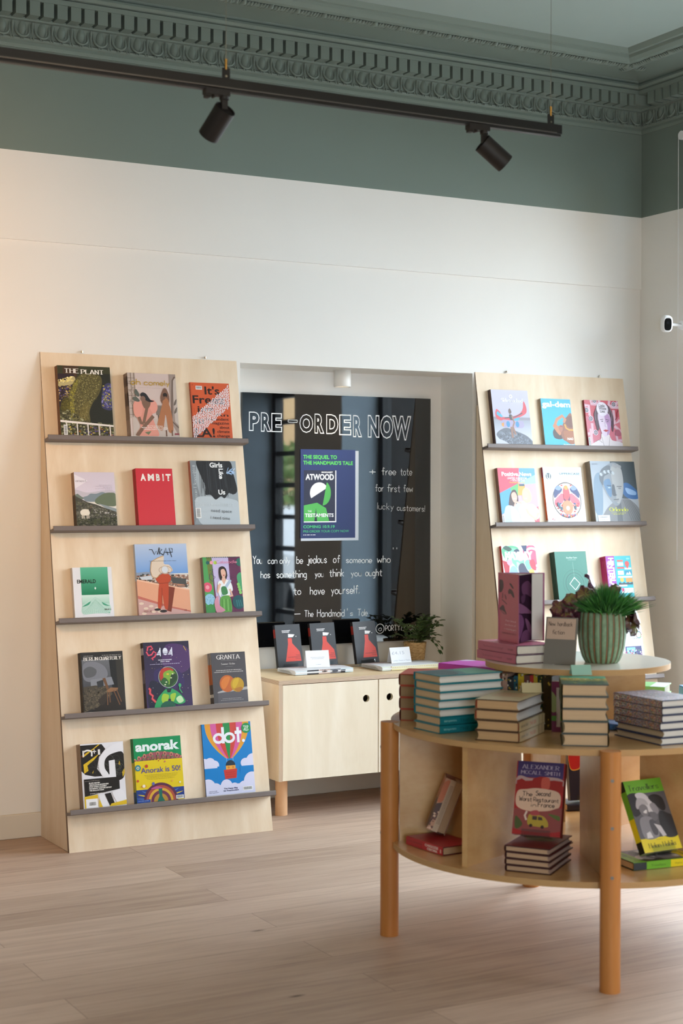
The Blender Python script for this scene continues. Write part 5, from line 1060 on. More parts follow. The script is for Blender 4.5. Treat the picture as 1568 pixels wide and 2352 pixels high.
CX0, CX1, CY0, CY1, CZ0, CZ1 = 3.064, 4.02, -.19, .262, .166, .605
def cabinet():
    t = thing('cabinet', 'low birch plywood cabinet on round legs in the alcove', 'cabinet', TR(CX0, CY0, 0))
    w, d = CX1-CX0, CY1-CY0; e = .018
    b = MB(); b.box(0, w, 0, d, CZ1-e, CZ1); o = b.build('top', [M_BIRCH_H, M_PLY], t)
    for p in o.data.polygons: p.material_index = 1 if abs(p.normal.z) < .5 else 0
    for x in (0, w-e):
        b = MB(); b.box(x, x+e, .0, d, CZ0, CZ1-e-.0005); o = b.build('side_panel', [M_BIRCH, M_PLYX], t)
        for p in o.data.polygons: p.material_index = 1 if p.normal.y < -.5 or abs(p.normal.z) > .5 else 0
    b = MB(); b.box(e, w-e, .02, d, CZ0, CZ0+e); b.box(e, w-e, d-.01, d, CZ0+e, CZ1-e); b.build('carcass', M_BIRCH, t)
    mid = 3.563-CX0
    for x0, x1, hx_ in ((e+.002, mid-.0025, 3.500-CX0), (mid+.0025, w-e-.002, 3.622-CX0)):
        # door leaf with a bored finger hole
        z0, z1 = CZ0+.001, CZ1-e-.003; hz = .503; r = .0165; n = 32
        b = MB()
        C = [(hx_+r*math.cos(2*PI*k/n), hz+r*math.sin(2*PI*k/n)) for k in range(n)]
        def edge(a):
            c, s = math.cos(a), math.sin(a)
            tx = ((x1-hx_) if c > 0 else (x0-hx_))/c if abs(c) > 1e-6 else 1e9
            tz = ((z1-hz) if s > 0 else (z0-hz))/s if abs(s) > 1e-6 else 1e9
            k = min(tx, tz); return (hx_+c*k, hz+s*k)
        A = sorted([2*PI*k/n for k in range(n)]+[math.atan2(q-hz, p-hx_) % (2*PI) for p in (x0, x1) for q in (z0, z1)])
        for i in range(len(A)):
            a0, a1 = A[i], A[(i+1) % len(A)]
            p0, p1, q0, q1 = edge(a0), edge(a1), (hx_+r*math.cos(a0), hz+r*math.sin(a0)), (hx_+r*math.cos(a1), hz+r*math.sin(a1))
            for yy in (.001, .018): b.face([(p0[0], yy, p0[1]), (q0[0], yy, q0[1]), (q1[0], yy, q1[1]), (p1[0], yy, p1[1])])
            b.face([(q0[0], .001, q0[1]), (q0[0], .018, q0[1]), (q1[0], .018, q1[1]), (q1[0], .001, q1[1])])
            b.face([(p0[0], .001, p0[1]), (p0[0], .018, p0[1]), (p1[0], .018, p1[1]), (p1[0], .001, p1[1])])
        b.build('door', M_BIRCH_LIT, t)
    for x in (.062, w-.062):
        for y in (.10, d-.07):
            b = MB(); b.cyl((x, y), .0275, 0, CZ0-.0005, 28); b.build('leg', M_DOWEL if False else M_LEG, t)
M_LEG = wood('pale_beech_leg', '#cf9f74', '#d9ad84', '#e2bb95', 'z', .45)
cabinet()

# ------------------------------------------------------------------ books standing and lying
def c_hand(a):
    a.R(0, 0, 1, 1, '#2a2b2f'); w = '#e8e6e6'; k = '#3a1a18'
    a.T('MARGARET', .26, .60, .155, .022, w, .04); a.T('ATWOOD', .26, .55, .19, .022, w, .04)
    a.P([(.50, .22), (.76, .24), (.68, .30), (.49, .30)], w); a.E(.81, .285, .016, w, n=12)
    a.P([(.47, .32), (.63, .32), (.63, .44), (.90, .64), (.94, .86), (.31, .86), (.46, .46)], '#d5402f')
    a.T('THE', .74, .88, .735, .026, k, 0); a.T("HANDMAID'S", .42, .9, .775, .026, k, 0); a.T('TALE', .7, .9, .815, .026, k, 0)
def lean_matrix(ax, ay, z, ang, lean, W=0):
    """standing book: bottom left corner, heading of its width, backward lean; x right, y up, z towards the reader"""
    a, l = rad(ang), rad(lean)
    X = Vector((math.cos(a), math.sin(a), 0)); back = Vector((-math.sin(a), math.cos(a), 0))
    Y = Vector((0, 0, math.cos(l))) + back*math.sin(l); Z = X.cross(Y)
    m = Matrix.Identity(4)
    for i in range(3): m[i][0] = X[i]; m[i][1] = Y[i]; m[i][2] = Z[i]; m[i][3] = (ax, ay, z)[i]
    return m
def easel(name_label, ax, ay, z0, z, ang, lean, W, T, zoff=0):
    """clear bent acrylic rest under a standing book"""
    m = lean_matrix(ax, ay, z, ang, lean) @ Matrix.Translation((0, 0, zoff))
    b = MB(); x0, x1 = W*.2, W*.8
    def P(x, y, zz): return m @ Vector((x, y, zz))
    o = T*.5
    A = [(-.004, o+.002), (-.004, -T-.004+o-.002)]
    def strip(p, q):
        b.face([P(x0, *p), P(x1, *p), P(x1, *q), P(x0, *q)])
    l = [( .018, T+.004), (-.003, T+.004), (-.003, -.003), (.115, -.003)]
    for p, q in zip(l, l[1:]):
        d = .0015
        strip(p, q); strip((p[0]-d, p[1]-d), (q[0]-d, q[1]-d))
    # rear leg of the rest down to the surface
    back = Vector((-math.sin(rad(ang)), math.cos(rad(ang)), 0))
    t0, t1 = P(x0, .115, -.003), P(x1, .115, -.003)
    f0, f1 = Vector((t0.x, t0.y, z0+.001))+back*.012, Vector((t1.x, t1.y, z0+.001))+back*.012
    b.face([t0, t1, f1, f0])
    c0, c1 = P(x0, -.003, -.003), P(x1, -.003, -.003)
    for zf in (0,):
        g0, g1 = Vector((c0.x, c0.y, z0+.001)), Vector((c1.x, c1.y, z0+.001))
        b.face([c0, c1, g1, g0]); b.face([g0, g1, f1, f0])
    return tag(b.build('book_rest', M_ACRYLIC), name_label, 'book stand')
HB = [(3.222, .150, 5, 'leftmost black paperback with a red shape, on the cabinet under the blackboard'),
      (3.407, .160, 4, 'middle black paperback with a red shape, half behind the white tent card'),
      (3.628, .145, 9, 'rightmost black paperback with a red shape, on the cabinet beside the basket plant')]
PAPER = None
for i, (x, y, an, lab) in enumerate(HB):
    M = lean_matrix(x, y, CZ1+.012, an, 11)
    if PAPER is None: PAPER = magazine('paperback_book', lab, 'black and red paperbacks on the cabinet', .134, .198, .019, c_hand, '#1d1d20', M, back='#1f1f22', pages='#cdbfa8', cat='book', bands=[(.1, .3, '#8f2a22')]); PAPER['category'] = 'book'
    else: dup(PAPER, M, lab)
    easel(f'clear acrylic rest holding the {("leftmost", "middle", "rightmost")[i]} black paperback on the cabinet', x, y, CZ1, CZ1+.012, an, 11, .134, .019)

def newspaper(label, x, y, rz, W, D_, art):
    t = thing('folded_newspaper', label, 'newspaper', TR(x, y, CZ1, rz))
    b = MB(); n = 8
    # folded sheet: soft rounded fold at the front, loose leaves at the back left
    prof = [(D_, .004), (.02, .002), (.006, .003), (.0, .011), (.006, .019), (.02, .022), (D_*.5, .024), (D_, .020)]
    b.prism(prof, 'x', 0, W, '#d9dade', True)
    a = Art(b, W, .019, lambda u, v, k: (u, -.0006-k+.0035*abs(v/.019-.5)*2*abs(v/.019-.5)*2, .0022+v)); art(a)
    b.build('outer_sheet', M_MATTE, t)
    b = MB()
    for k in range(4): b.box(-.003-.001*k, .01, .03+.01*k, D_-.006*k, .005+.0035*k, .0062+.0035*k, '#c9c7c2')
    b.build('inner_leaves', M_MATTE, t)
    return t
def a_news(a):
    a.R(0, 0, 1, 1, '#c3cfd6'); a.R(.2, 0, .40, 1, '#35353a'); a.R(.40, 0, .60, 1, '#cfb9b0'); a.E(.5, .45, .045, '#6b5a58', .012); a.E(.5, .45, .012, '#20242a'); a.R(.6, 0, .78, 1, '#7d7f86'); a.E(.68, .5, .05, '#4f5058', .02); a.R(.78, .3, .86, 1, '#2f2f33'); a.R(.86, 0, 1, 1, '#bfcfd4'); a.micro(.42, .6, .12, .1, '#5a4a48')
def a_news2(a):
    a.R(0, 0, 1, 1, '#dcdcc4'); a.R(.0, 0, .14, 1, '#cfd8cc'); a.R(.14, 0, .15, 1, '#9a5a4a'); a.R(.15, .3, 1, 1, '#e3deb4')
    for k in range(22): a.E(.17+.037*k, .28, .012, '#a8584a', .003, 12, 0, 180)
newspaper('folded newspaper with a printed pair of eyes, left on the cabinet', 3.215, -.055, 2, .30, .17, a_news)
newspaper('folded cream paper with a scalloped border, right on the cabinet', 3.645, -.085, 1, .33, .19, a_news2)
def tent(label, x, y, z, rz, W, H, lines, col='#eceef2', name='tent_card', lean=16, ink='#b7bcc8', cat='card'):
    M = TR(x, y, z, rz); t = thing(name, label, cat, M)
    b = MB(); d = H*math.sin(rad(lean)); h = H*math.cos(rad(lean)); e = .0006
    b.face([(0, -d, 0), (W, -d, 0), (W, 0, h), (0, 0, h)], col); b.face([(0, e-d, 0), (W, e-d, 0), (W, e, h-e), (0, e, h-e)], col)
    a = Art(b, W, H, lambda u, v, k: (u, -d+v*math.sin(rad(lean))-k, v*math.cos(rad(lean))+k*.2)); lines(a, ink)
    b.build('front_leaf', M_MATTE, t)
    b = MB(); b.face([(0, d, 0), (W, d, 0), (W, 0, h), (0, 0, h)], col); b.face([(0, d-e, 0), (W, d-e, 0), (W, -e+.0008, h-e), (0, -e+.0008, h-e)], col); b.build('rear_leaf', M_MATTE, t)
    return t
tent('small white folded card standing on the left newspaper', 3.312, .04, CZ1+.0245, -8, .112, .078, lambda a, k: (a.micro(.2, .8, .42, .03, k, 4), a.micro(.25, .75, .5, .03, k, 6), a.micro(.4, .62, .85, .03, k, 8)))
tent('small white folded card standing on the right newspaper', 3.742, .02, CZ1+.0245, 3, .112, .074, lambda a, k: (a.T('£4.15', .08, .7, .45, .2, k), a.W_('London Review of Books', .1, .95, .88, .09, '#8a92a4', .08)))

# wicker basket plant
def basket_plant():
    x, y = 3.97, .165
    t = thing('basket_plant', 'leafy trailing plant in a woven straw basket, right end of the cabinet', 'potted plant', TR(x, y, CZ1))
    b = MB(); rows = []; nseg = 48; nz = 15
    for i in range(nz):
        z = .004+.098*i/(nz-1); r0 = .043+.011*(z/.1)
        rows.append([((r0+.0022*math.sin(k*PI/2+i*PI))*math.cos(2*PI*k/nseg), (r0+.0022*math.sin(k*PI/2+i*PI))*math.sin(2*PI*k/nseg), z) for k in range(nseg)])
    rows.append([(.049*math.cos(2*PI*k/nseg), .049*math.sin(2*PI*k/nseg), .102) for k in range(nseg)]); rows.append([(.046*math.cos(2*PI*k/nseg), .046*math.sin(2*PI*k/nseg), .085) for k in range(nseg)])
    b.grid(rows, closed_u=True); b.face([(.043*math.cos(2*PI*k/24), .043*math.sin(2*PI*k/24), .004) for k in range(24)])
    bm_ = mat('woven_straw', '#c6a06a', .75); n = noise(bm_, mapping(bm_, (1, 1, 3)), 70, 3); base(bm_, ramp(bm_, n, [(.3, '#9d7743'), (.55, '#c8a26c'), (.8, '#dcbd8c')])); b.build('basket', bm_, t)
    b = MB(); b.lathe([(.046, .088), (0, .092)], 24); b.build('soil', mat('potting_soil', '#2f241b', .95), t)
    R = random.Random(11); lf = mat('dark_green_leaf', '#3f5530', .45, spec=.5); base(lf, ramp(lf, noise(lf, mapping(lf), 30, 2), [(.3, '#2f4426'), (.7, '#55703c')]))
    s = MB(); l = MB()
    def leaf(p, d, L_):
        d = d.normalized(); side = d.cross(Vector((0, 0, 1)))
        if side.length < .1: side = Vector((1, 0, 0))
        side = side.normalized(); up = side.cross(d); w = L_*.24
        c = [p, p+d*L_*.35+side*w+up*.003, p+d*L_*.75+side*w*.7, p+d*L_-up*.004, p+d*L_*.75-side*w*.7, p+d*L_*.35-side*w+up*.003]; m = p+d*L_*.5-up*.003
        for i in range(6): l.face([c[i], c[(i+1) % 6], m], '#fff', True)
    for k in range(30):
        a = R.uniform(-1.9, 1.2) if k > 8 else R.uniform(0, 6.28); trail = k % 3 == 0 and k > 4
        out = R.uniform(.05, .11) if not trail else R.uniform(.08, .14); h = R.uniform(.03, .075) if not trail else R.uniform(-.075, .02)
        P = [Vector((.02*math.cos(a), .02*math.sin(a), .09))]
        for q in range(1, 6):
            f = q/5; P.append(Vector((math.cos(a)*(.02+out*f), math.sin(a)*(.02+out*f)*.8, .09+(.05*math.sin(f*PI*.6)*1.1)+(h*f if not trail else h*f*f))))
        for p in P:
            if p.y > .055: p.y = .055
            if p.z < .004: p.z = .004
        s.tube(P, .0012, 5)
        for q in range(1, 6):
            for sgn in (-1, 1):
                dd = (P[q]-P[q-1]).normalized(); sd = dd.cross(Vector((0, 0, 1))).normalized()
                v = dd*.7+sd*sgn*.8+Vector((0, R.uniform(-.3, 0), R.uniform(-.3, .3)))
                p = P[q]
                if p.y+max(0, v.normalized().y)*.04 < .082 and p.z+v.normalized().z*.04 > .004: leaf(p, v, R.uniform(.024, .038))
    s.build('stems', mat('green_stem', '#4c5a34', .6), t); l.build('leaves', lf, t)
basket_plant()

# ------------------------------------------------------------------ round display table
TC = Vector((3.132, -2.215)); TR_, TZ, SZ = .602, .685, .305
LEGS = [(2.577, -1.964), (2.834, -2.764), (3.353, -1.654), (3.687, -2.466)]
M_SCREW = mat('dull_screw', '#7d7770', .5, metal=.6)
def display_table():
    t = thing('round_table', 'two-tier round plywood book table on dowel legs, front right', 'display table', TR(TC.x, TC.y, 0))
    def disc(name, z1, th, R_, notch=True):
        b = MB(); pts = []
        for k in range(180):
            a = 2*PI*k/180; r = R_
            p = Vector((r*math.cos(a), r*math.sin(a)))
            pts.append((p.x, p.y))
        b.prism(pts, 'z', z1-th, z1)
        o = b.build(name, [M_TABLE, M_PLYT], t)
        for p in o.data.polygons: p.material_index = 1 if abs(p.normal.z) < .5 else 0
        return o
    disc('table_top', TZ, .018, TR_); disc('lower_shelf', SZ, .018, TR_); disc('upper_tier_top', .879, .018, .296).data.materials[0] = mat('pale_sheen_top', '#ded8cd', .3, spec=.5, coat=.4)  # upper top coloured pale to carry the sheen of sky light
    for (x, y) in LEGS:
        x, y = x-TC.x, y-TC.y
        b = MB(); b.cyl((x, y), .0295, 0, .686, 40); o = bevel(b.build('leg', M_DOWEL, t), .002)
        ang = math.atan2(y, x)
        s = MB()
        for z in (.605, .47, .33):
            c = Vector((x, y, z))+Vector((math.cos(ang), math.sin(ang), 0))*.0297
            d = Vector((math.cos(ang), math.sin(ang), 0))
            s.tube([c-d*.001, c+d*.0006], .005, 14, '#888')
        s.build('screw', M_SCREW, o)
    def panel(p, q, z0=SZ, z1=TZ-.018, th=.018, name='divider'):
        p, q = Vector(p)-TC, Vector(q)-TC; d = (q-p).normalized(); n = Vector((-d.y, d.x))*th/2
        b = MB(); b.prism([tuple(p+n), tuple(p-n), tuple(q-n), tuple(q+n)], 'z', z0, z1); b.build(name, M_TABLE, t)
    def pol(a, r): return (TC.x+r*math.cos(rad(a)), TC.y+r*math.sin(rad(a)))
    panel((2.606, -1.977), pol(154, .22)); panel((2.588, -2.386), (2.875, -2.256)); panel((2.848, -2.736), (3.003, -2.414))
    panel(pol(289, .585), pol(289, .24)); panel(pol(334, .575), pol(334, .22)); panel(pol(19, .585), pol(19, .2)); panel((3.340, -1.682), pol(64, .24)); panel(pol(109, .585), pol(109, .24))
    panel(pol(334, .22), pol(154, .10), TZ, .861, .018, 'upper_divider'); panel(pol(64, .22), pol(64, .0), TZ, .861, .018, 'upper_divider')
M_PLYT = ply_edge('table_plywood_edge')
M_PLYT.node_tree.nodes['Color Ramp'].color_ramp.elements[0].color = hx('#a07a4c'); M_PLYT.node_tree.nodes['Color Ramp'].color_ramp.elements[1].color = hx('#c49c69'); M_PLYT.node_tree.nodes['Color Ramp'].color_ramp.elements[2].color = hx('#d0ab7a')
display_table()

def hardback(label, group, W, H, T, M, cover, pages='#d8c6a8', fore=None, spine_art=None, front_art=None, edge=None, name='hardback_book', endcol=None):
    """x from spine to fore edge, y up the page, z through the thickness"""
    t = thing(name, label, 'book', M, group); bt = .0028; ov = .004; edge = edge or cover
    b = MB()
    b.box(.004, W, 0, H, 0, bt, edge); b.box(.004, W, 0, H, T-bt, T, edge)
    rows = []
    for k in range(9):
        a = PI*(k/8-.5); rows.append([(.0045-.0055*max(0, math.cos(a))**.4, yy, T/2+(T/2)*math.sin(a)) for yy in (0, H)])
    b.grid(rows, cover)
    rows = []
    for k in range(9):
        a = PI*(k/8-.5); rows.append([(.006-.0045*max(0, math.cos(a))**.4, yy, T/2+(T/2-.002)*math.sin(a)) for yy in (H, 0)])
    b.grid(rows, endcol or edge)
    b.face([(.004, 0, T+.00002), (W, 0, T+.00002), (W, H, T+.00002), (.004, H, T+.00002)], cover); b.face([(.004, 0, -.00002), (W, 0, -.00002), (W, H, -.00002), (.004, H, -.00002)], cover)
    if front_art: front_art(Art(b, W, H, lambda x, y, k: (x, y, T+.00004+k), .00002))
    if spine_art: spine_art(Art(b, H, T, lambda x, y, k: (-.0013-k, H-x, T*(.05+.9*y/T)), .00002))
    b.build('cover', M_PRINT, t)
    b = MB(); rows = []
    for k in range(7):
        z = bt+(T-2*bt)*k/6; u = 2*k/6-1; x1 = W-ov-.005*(1-u*u)
        rows.append([(.004, ov, z), (x1, ov, z), (x1, H-ov, z), (.004, H-ov, z)])
    n0 = len(b.v)
    for i in range(6):
        for j in range(4):
            c = pages if j != 1 else (fore or pages)
            b.face([rows[i][j], rows[i][(j+1) % 4], rows[i+1][(j+1) % 4], rows[i+1][j]], c, False)
    b.face(rows[0][::-1], pages); b.face(rows[-1], pages)
    b.build('page_block', M_PAGES, t)
    return t
def lying(cx, cy_, z, ang, W, H): return TR(cx, cy_, z, ang) @ Matrix.Translation((-W/2, -H/2, 0))
POS = {4: ['bottom', 'second from bottom', 'third from bottom', 'top'], 5: ['bottom', 'second from bottom', 'middle', 'fourth from bottom', 'top'], 6: ['bottom', 'second from bottom', 'third from bottom', 'fourth from bottom', 'fifth from bottom', 'top'], 7: ['bottom', 'second from bottom', 'third from bottom', 'middle', 'third from top', 'second from top', 'top']}
def stack(desc, place, group, c, z, angs, W, H, T, cover, **kw):
    R = random.Random(hash(desc) % 1000 if False else len(desc)); n = len(angs); proto = None
    for i, an in enumerate(angs):
        M = lying(c[0]+R.uniform(-.002, .002), c[1]+R.uniform(-.002, .002), z+i*(T+.0003), an+R.uniform(-1.2, 1.2), W, H)
        lab = f'{POS[n][i]} {desc} in the {place}' if n in POS else f'{"lower" if i == 0 else "upper"} {desc} {place}'
        if proto is None: proto = hardback(lab, group, W, H, T, M, cover, **kw)
        else: dup(proto, M, lab)
    return z+n*(T+.0003)
G = 'hardbacks stacked on the round table'
def sp_teal(a): a.T('THE OFFING', .3, .78, .72, .45, '#0a4f52', 0); a.T('BENJAMIN', .06, .25, .6, .25, '#8fc4c2', 0)
def fr_teal(a): a.R(0, 0, 1, 1, '#1d7a84'); a.S([(.1, .1), (.9, .05), (.95, .5), (.5, .45), (.1, .4)], '#4fae9a'); a.S([(.1, .6), (.5, .55), (.95, .7), (.9, .95), (.2, .95)], '#15565f')
stack('teal hardback', 'seven-book teal pile', G, (2.690, -2.193), TZ+.0003, [92, 92, -88, -88, -88, -88, -88], .143, .236, .0251, '#0f6e78', pages='#cdb18c', fore='#dcdbd6', spine_art=sp_teal, front_art=fr_teal)
stack('rust red hardback', 'pile behind the teal books', G, (2.722, -1.932), TZ+.0003, [-40, -40, -40, -40], .13, .17, .0374, '#a8412a', pages='#a88d6c', fore='#a88d6c')
def sp_tan(a): a.R(.0, 0, 1, 1, '#c0ab82'); a.T('Joanna Bell', .06, .34, .62, .34, '#3a3226', 0); a.T('THE SEA', .4, .66, .7, .4, '#b8542e', .02); a.R(.76, .0, .79, 1, '#8f7c58'); a.R(.9, 0, .92, 1, '#8f7c58')
def fr_tan(a):
    a.R(0, 0, 1, 1, '#bfae8a')
    for i, v in enumerate((.12, .2, .3, .4, .5, .6)): a.micro(.12, .85, v, .035, ('#3a3a34', '#6f6a52', '#c2603a', '#c2603a', '#c97a52', '#c2603a')[i], i)
zt = stack('tan hardback', 'four-book pile at the front left', G, (2.743, -2.397), TZ+.0003, [126, 126, -54, -54], .137, .236, .0304, '#b9a57c', pages='#c9a67c', fore='#d6d4d2', spine_art=sp_tan, front_art=fr_tan, edge='#4a3424', endcol='#b8432c')
tent('small cream card folded on top of the tan book pile', 2.816, -2.352, zt+.001, -28, .06, .034, lambda a, k: None, '#c2b48e', lean=34)
def fr_green(a):
    a.R(0, 0, 1, 1, '#2f4a36'); a.R(.0, .0, 1, .35, '#3f8f74', '#4fa585'); a.S([(0, .3), (.3, .26), (.7, .36), (1, .3), (1, .5), (.5, .48), (0, .5)], '#c2a24a'); a.speck([(0, .25), (1, .25), (1, .9), (0, .9)], 160, .05, ['#6f8a3c', '#274030', '#b59a3f', '#4f7a58', '#1f2f28'], 4)
    for i in range(6): a.E(.16+.13*i, .42, .022, '#eef0ea', n=10)
    a.micro(.15, .85, .6, .05, '#b9a43c', 4)
def sp_green(a): a.R(0, 0, 1, 1, '#3c4a26'); a.speck([(0, 0), (1, 0), (1, 1), (0, 1)], 120, .02, ['#8f8a3a', '#2a3a20', '#c2b43f', '#4f6a3a'], 6); a.T('THE GREEN ROAD', .2, .8, .68, .34, '#d6c24a', .01)
zg = stack('thick green hardback', 'five-book pile behind the front table leg', G, (2.882, -2.576), TZ+.0003, [144, 144, -36, -36, -36], .135, .214, .0358, '#3f4c28', pages='#cdb291', fore='#d8c8ac', spine_art=None, front_art=fr_green, edge='#2e3328', endcol='#c9b64a')
tent('small pale green card folded on top of the green book pile', 2.925, -2.455, zg+.001, -22, .062, .034, lambda a, k: None, '#9cc4b4', lean=30)
def sp_speck(a): a.R(0, 0, 1, 1, '#86757a'); a.speck([(0, 0), (1, 0), (1, 1), (0, 1)], 900, .009, ['#a83f3a', '#6f7a5a', '#d8cfc0', '#3a4a5c', '#c27a3a', '#8a5a7a', '#2f3a34', '#b5a03f', '#7a8fa8'], 3)
def fr_speck(a):
    a.R(0, 0, 1, 1, '#8a7f8a'); a.speck([(0, 0), (1, 0), (1, 1), (0, 1)], 1500, .02, ['#a8586a', '#7a8a7a', '#d8d0d4', '#5a6a84', '#b58a6a', '#8a7aa8', '#4a4a54', '#b5a8c8', '#9fb0c0'], 5)
    for i in range(4): a.micro(.25, .8, .4+.09*i, .04, '#3a3438', i)
stack('colour speckled hardback', 'six-book pile at the right', G, (3.102, -2.648), TZ+.0003, [178, 178, -2, -2, -2, -2], .15, .226, .0216, '#5f5054', pages='#e2e0dc', fore='#c3ad90', spine_art=sp_speck, front_art=fr_speck, edge='#2c3350')
tent('small lilac card folded behind the speckled book pile', 3.080, -2.520, TZ+6*.0219+.001, -30, .05, .034, lambda a, k: None, '#c3b4d8', lean=30) if False else None
stack('magenta hardback', 'pile nearest the upper tier', G, (2.955, -1.915), TZ+.0003, [16.7]*5, .15, .24, .0322, '#c23fae', pages='#a88768', fore='#a88768', edge='#b5306f', front_art=lambda a: (a.R(0, 0, 1, 1, '#c445b4'), a.S([(.7, .02), (.98, .04), (.96, .2), (.8, .14)], '#d8cfe6')))
def mk1(lab, c, z, an, W, H, T, col, fa=None, pages='#d8d0c0', **kw): return hardback(lab, kw.pop('group', G), W, H, T, lying(c[0], c[1], z+.0003, an, W, H), col, pages=pages, front_art=fa, **kw)
for i, lab in enumerate(('lowest green and white book of the pile behind the speckled books', 'middle green and white book of the pile behind the speckled books', 'uppermost green and white book of the pile behind the speckled books')):
    mk1(lab, (3.452, -2.13), TZ+i*.0303, 40, .13, .2, .030, '#8fd07a', lambda a: (a.R(0, 0, 1, 1, '#e6ece6'), a.R(0, .3, 1, .75, '#86cf72'), a.micro(.2, .8, .2, .05, '#5a8a9a')))
for i, lab in enumerate(('lower blue book of the pile at the right rim of the table', 'upper blue book of the pile at the right rim of the table')):
    mk1(lab, (3.585, -2.33), TZ+i*.0443, -25, .14, .21, .044, '#5f9ac8', lambda a: (a.R(0, 0, 1, 1, '#6fa6d0', '#b49ad0'), a.S([(.2, .3), (.6, .2), (.8, .5), (.5, .8), (.2, .6)], '#8fd0e6'), a.line([(.2, .8), (.6, .5), (.9, .7)], .05, '#dfe8f0')))
mk1('small blue book lying between the green and speckled piles', (3.135, -2.425), TZ, 30, .10, .15, .018, '#3f6ea8', lambda a: a.S([(.2, .3), (.7, .2), (.8, .7), (.3, .8)], '#8fb8e6'))

# books shelved upright under the upper tier
SPC = [(.020, '#8a5f50', .15), (.018, '#a98878', .165), (.022, '#2c3338', .155), (.014, '#2a5a6a', .16), (.020, '#c9a822', .168), (.020, '#6a4038', .165), (.012, '#b8322c', .166), (.013, '#c2a324', .168), (.017, '#23301f', .166), (.030, '#3a2c14', .166)]
p = Vector((2.832, -2.192)); dr = Vector((.10, -.185)).normalized(); inw = Vector((-dr.y, dr.x))
names = ['brown spined book, first of the row under the upper tier', 'pinkish brown spined book, second in the row under the upper tier', 'black spined book beside the teal spine under the upper tier', 'teal spined book in the row under the upper tier', 'bright yellow spined book, wider one in the row under the upper tier', 'dull maroon spined book in the row under the upper tier', 'red and white spined book in the row under the upper tier', 'narrow yellow spined book beside the red one under the upper tier', 'dark green spined book in the row under the upper tier', 'blackish spined book with a yellow streak under the upper tier']
ang_in = math.degrees(math.atan2(inw.y, inw.x))
for (T, c, H), lab in zip(SPC, names):
    # x runs inwards from the spine, y up, z across the row
    X = Vector((inw.x, inw.y, 0)); Y = Vector((0, 0, 1)); Z = X.cross(Y)
    m = Matrix.Identity(4)
    o = (p.x, p.y, TZ+.0003)
    sgn = 1 if Z.dot(Vector((dr.x, dr.y, 0))) > 0 else -1
    q = p if sgn > 0 else p+dr*T
    for i in range(3): m[i][0] = X[i]; m[i][1] = Y[i]; m[i][2] = Z[i]; m[i][3] = (q.x, q.y, TZ+.0003)[i]
    def sa(a, c=c): a.R(0, 0, 1, 1, c); a.R(.22, .2, .4, .8, '#d8d2c8') if c in ('#c9a822', '#b8322c') else None; a.speck([(0, .05), (.95, .05), (.95, .95), (0, .95)], 16, .03, ['#d8cfc0', '#2b2420', c, '#b89a3a'], len(c)+int(c[1:3], 16))
    hardback(lab, 'books shelved under the upper tier', .105, H, T, m, c, spine_art=sa, name='book', edge=c)
    p = p + dr*(T+.0006)
m = lean_matrix(2.912, -2.378, TZ+.0003, math.degrees(math.atan2(dr.y, dr.x))+22, 0)
magazine('paperback_book', 'purple book with a white label strip, facing out under the upper tier', 'books shelved under the upper tier', .05, .155, .012, lambda a: (a.R(0, 0, 1, 1, '#6a2350'), a.S([(0, .2), (.5, .5), (0, .6)], '#8a9a6a'), a.S([(.3, .45), (.9, .3), (.95, .6), (.5, .7)], '#5f8a4a'), a.R(0, .68, 1, .78, '#4f8a3a'), a.R(.28, .12, .52, .9, '#b4aeb0'), a.T('FIVE DARK', .36, None, .85, .035, '#4a4650', 0, 90)), '#5a1f44', m)['category'] = 'book'

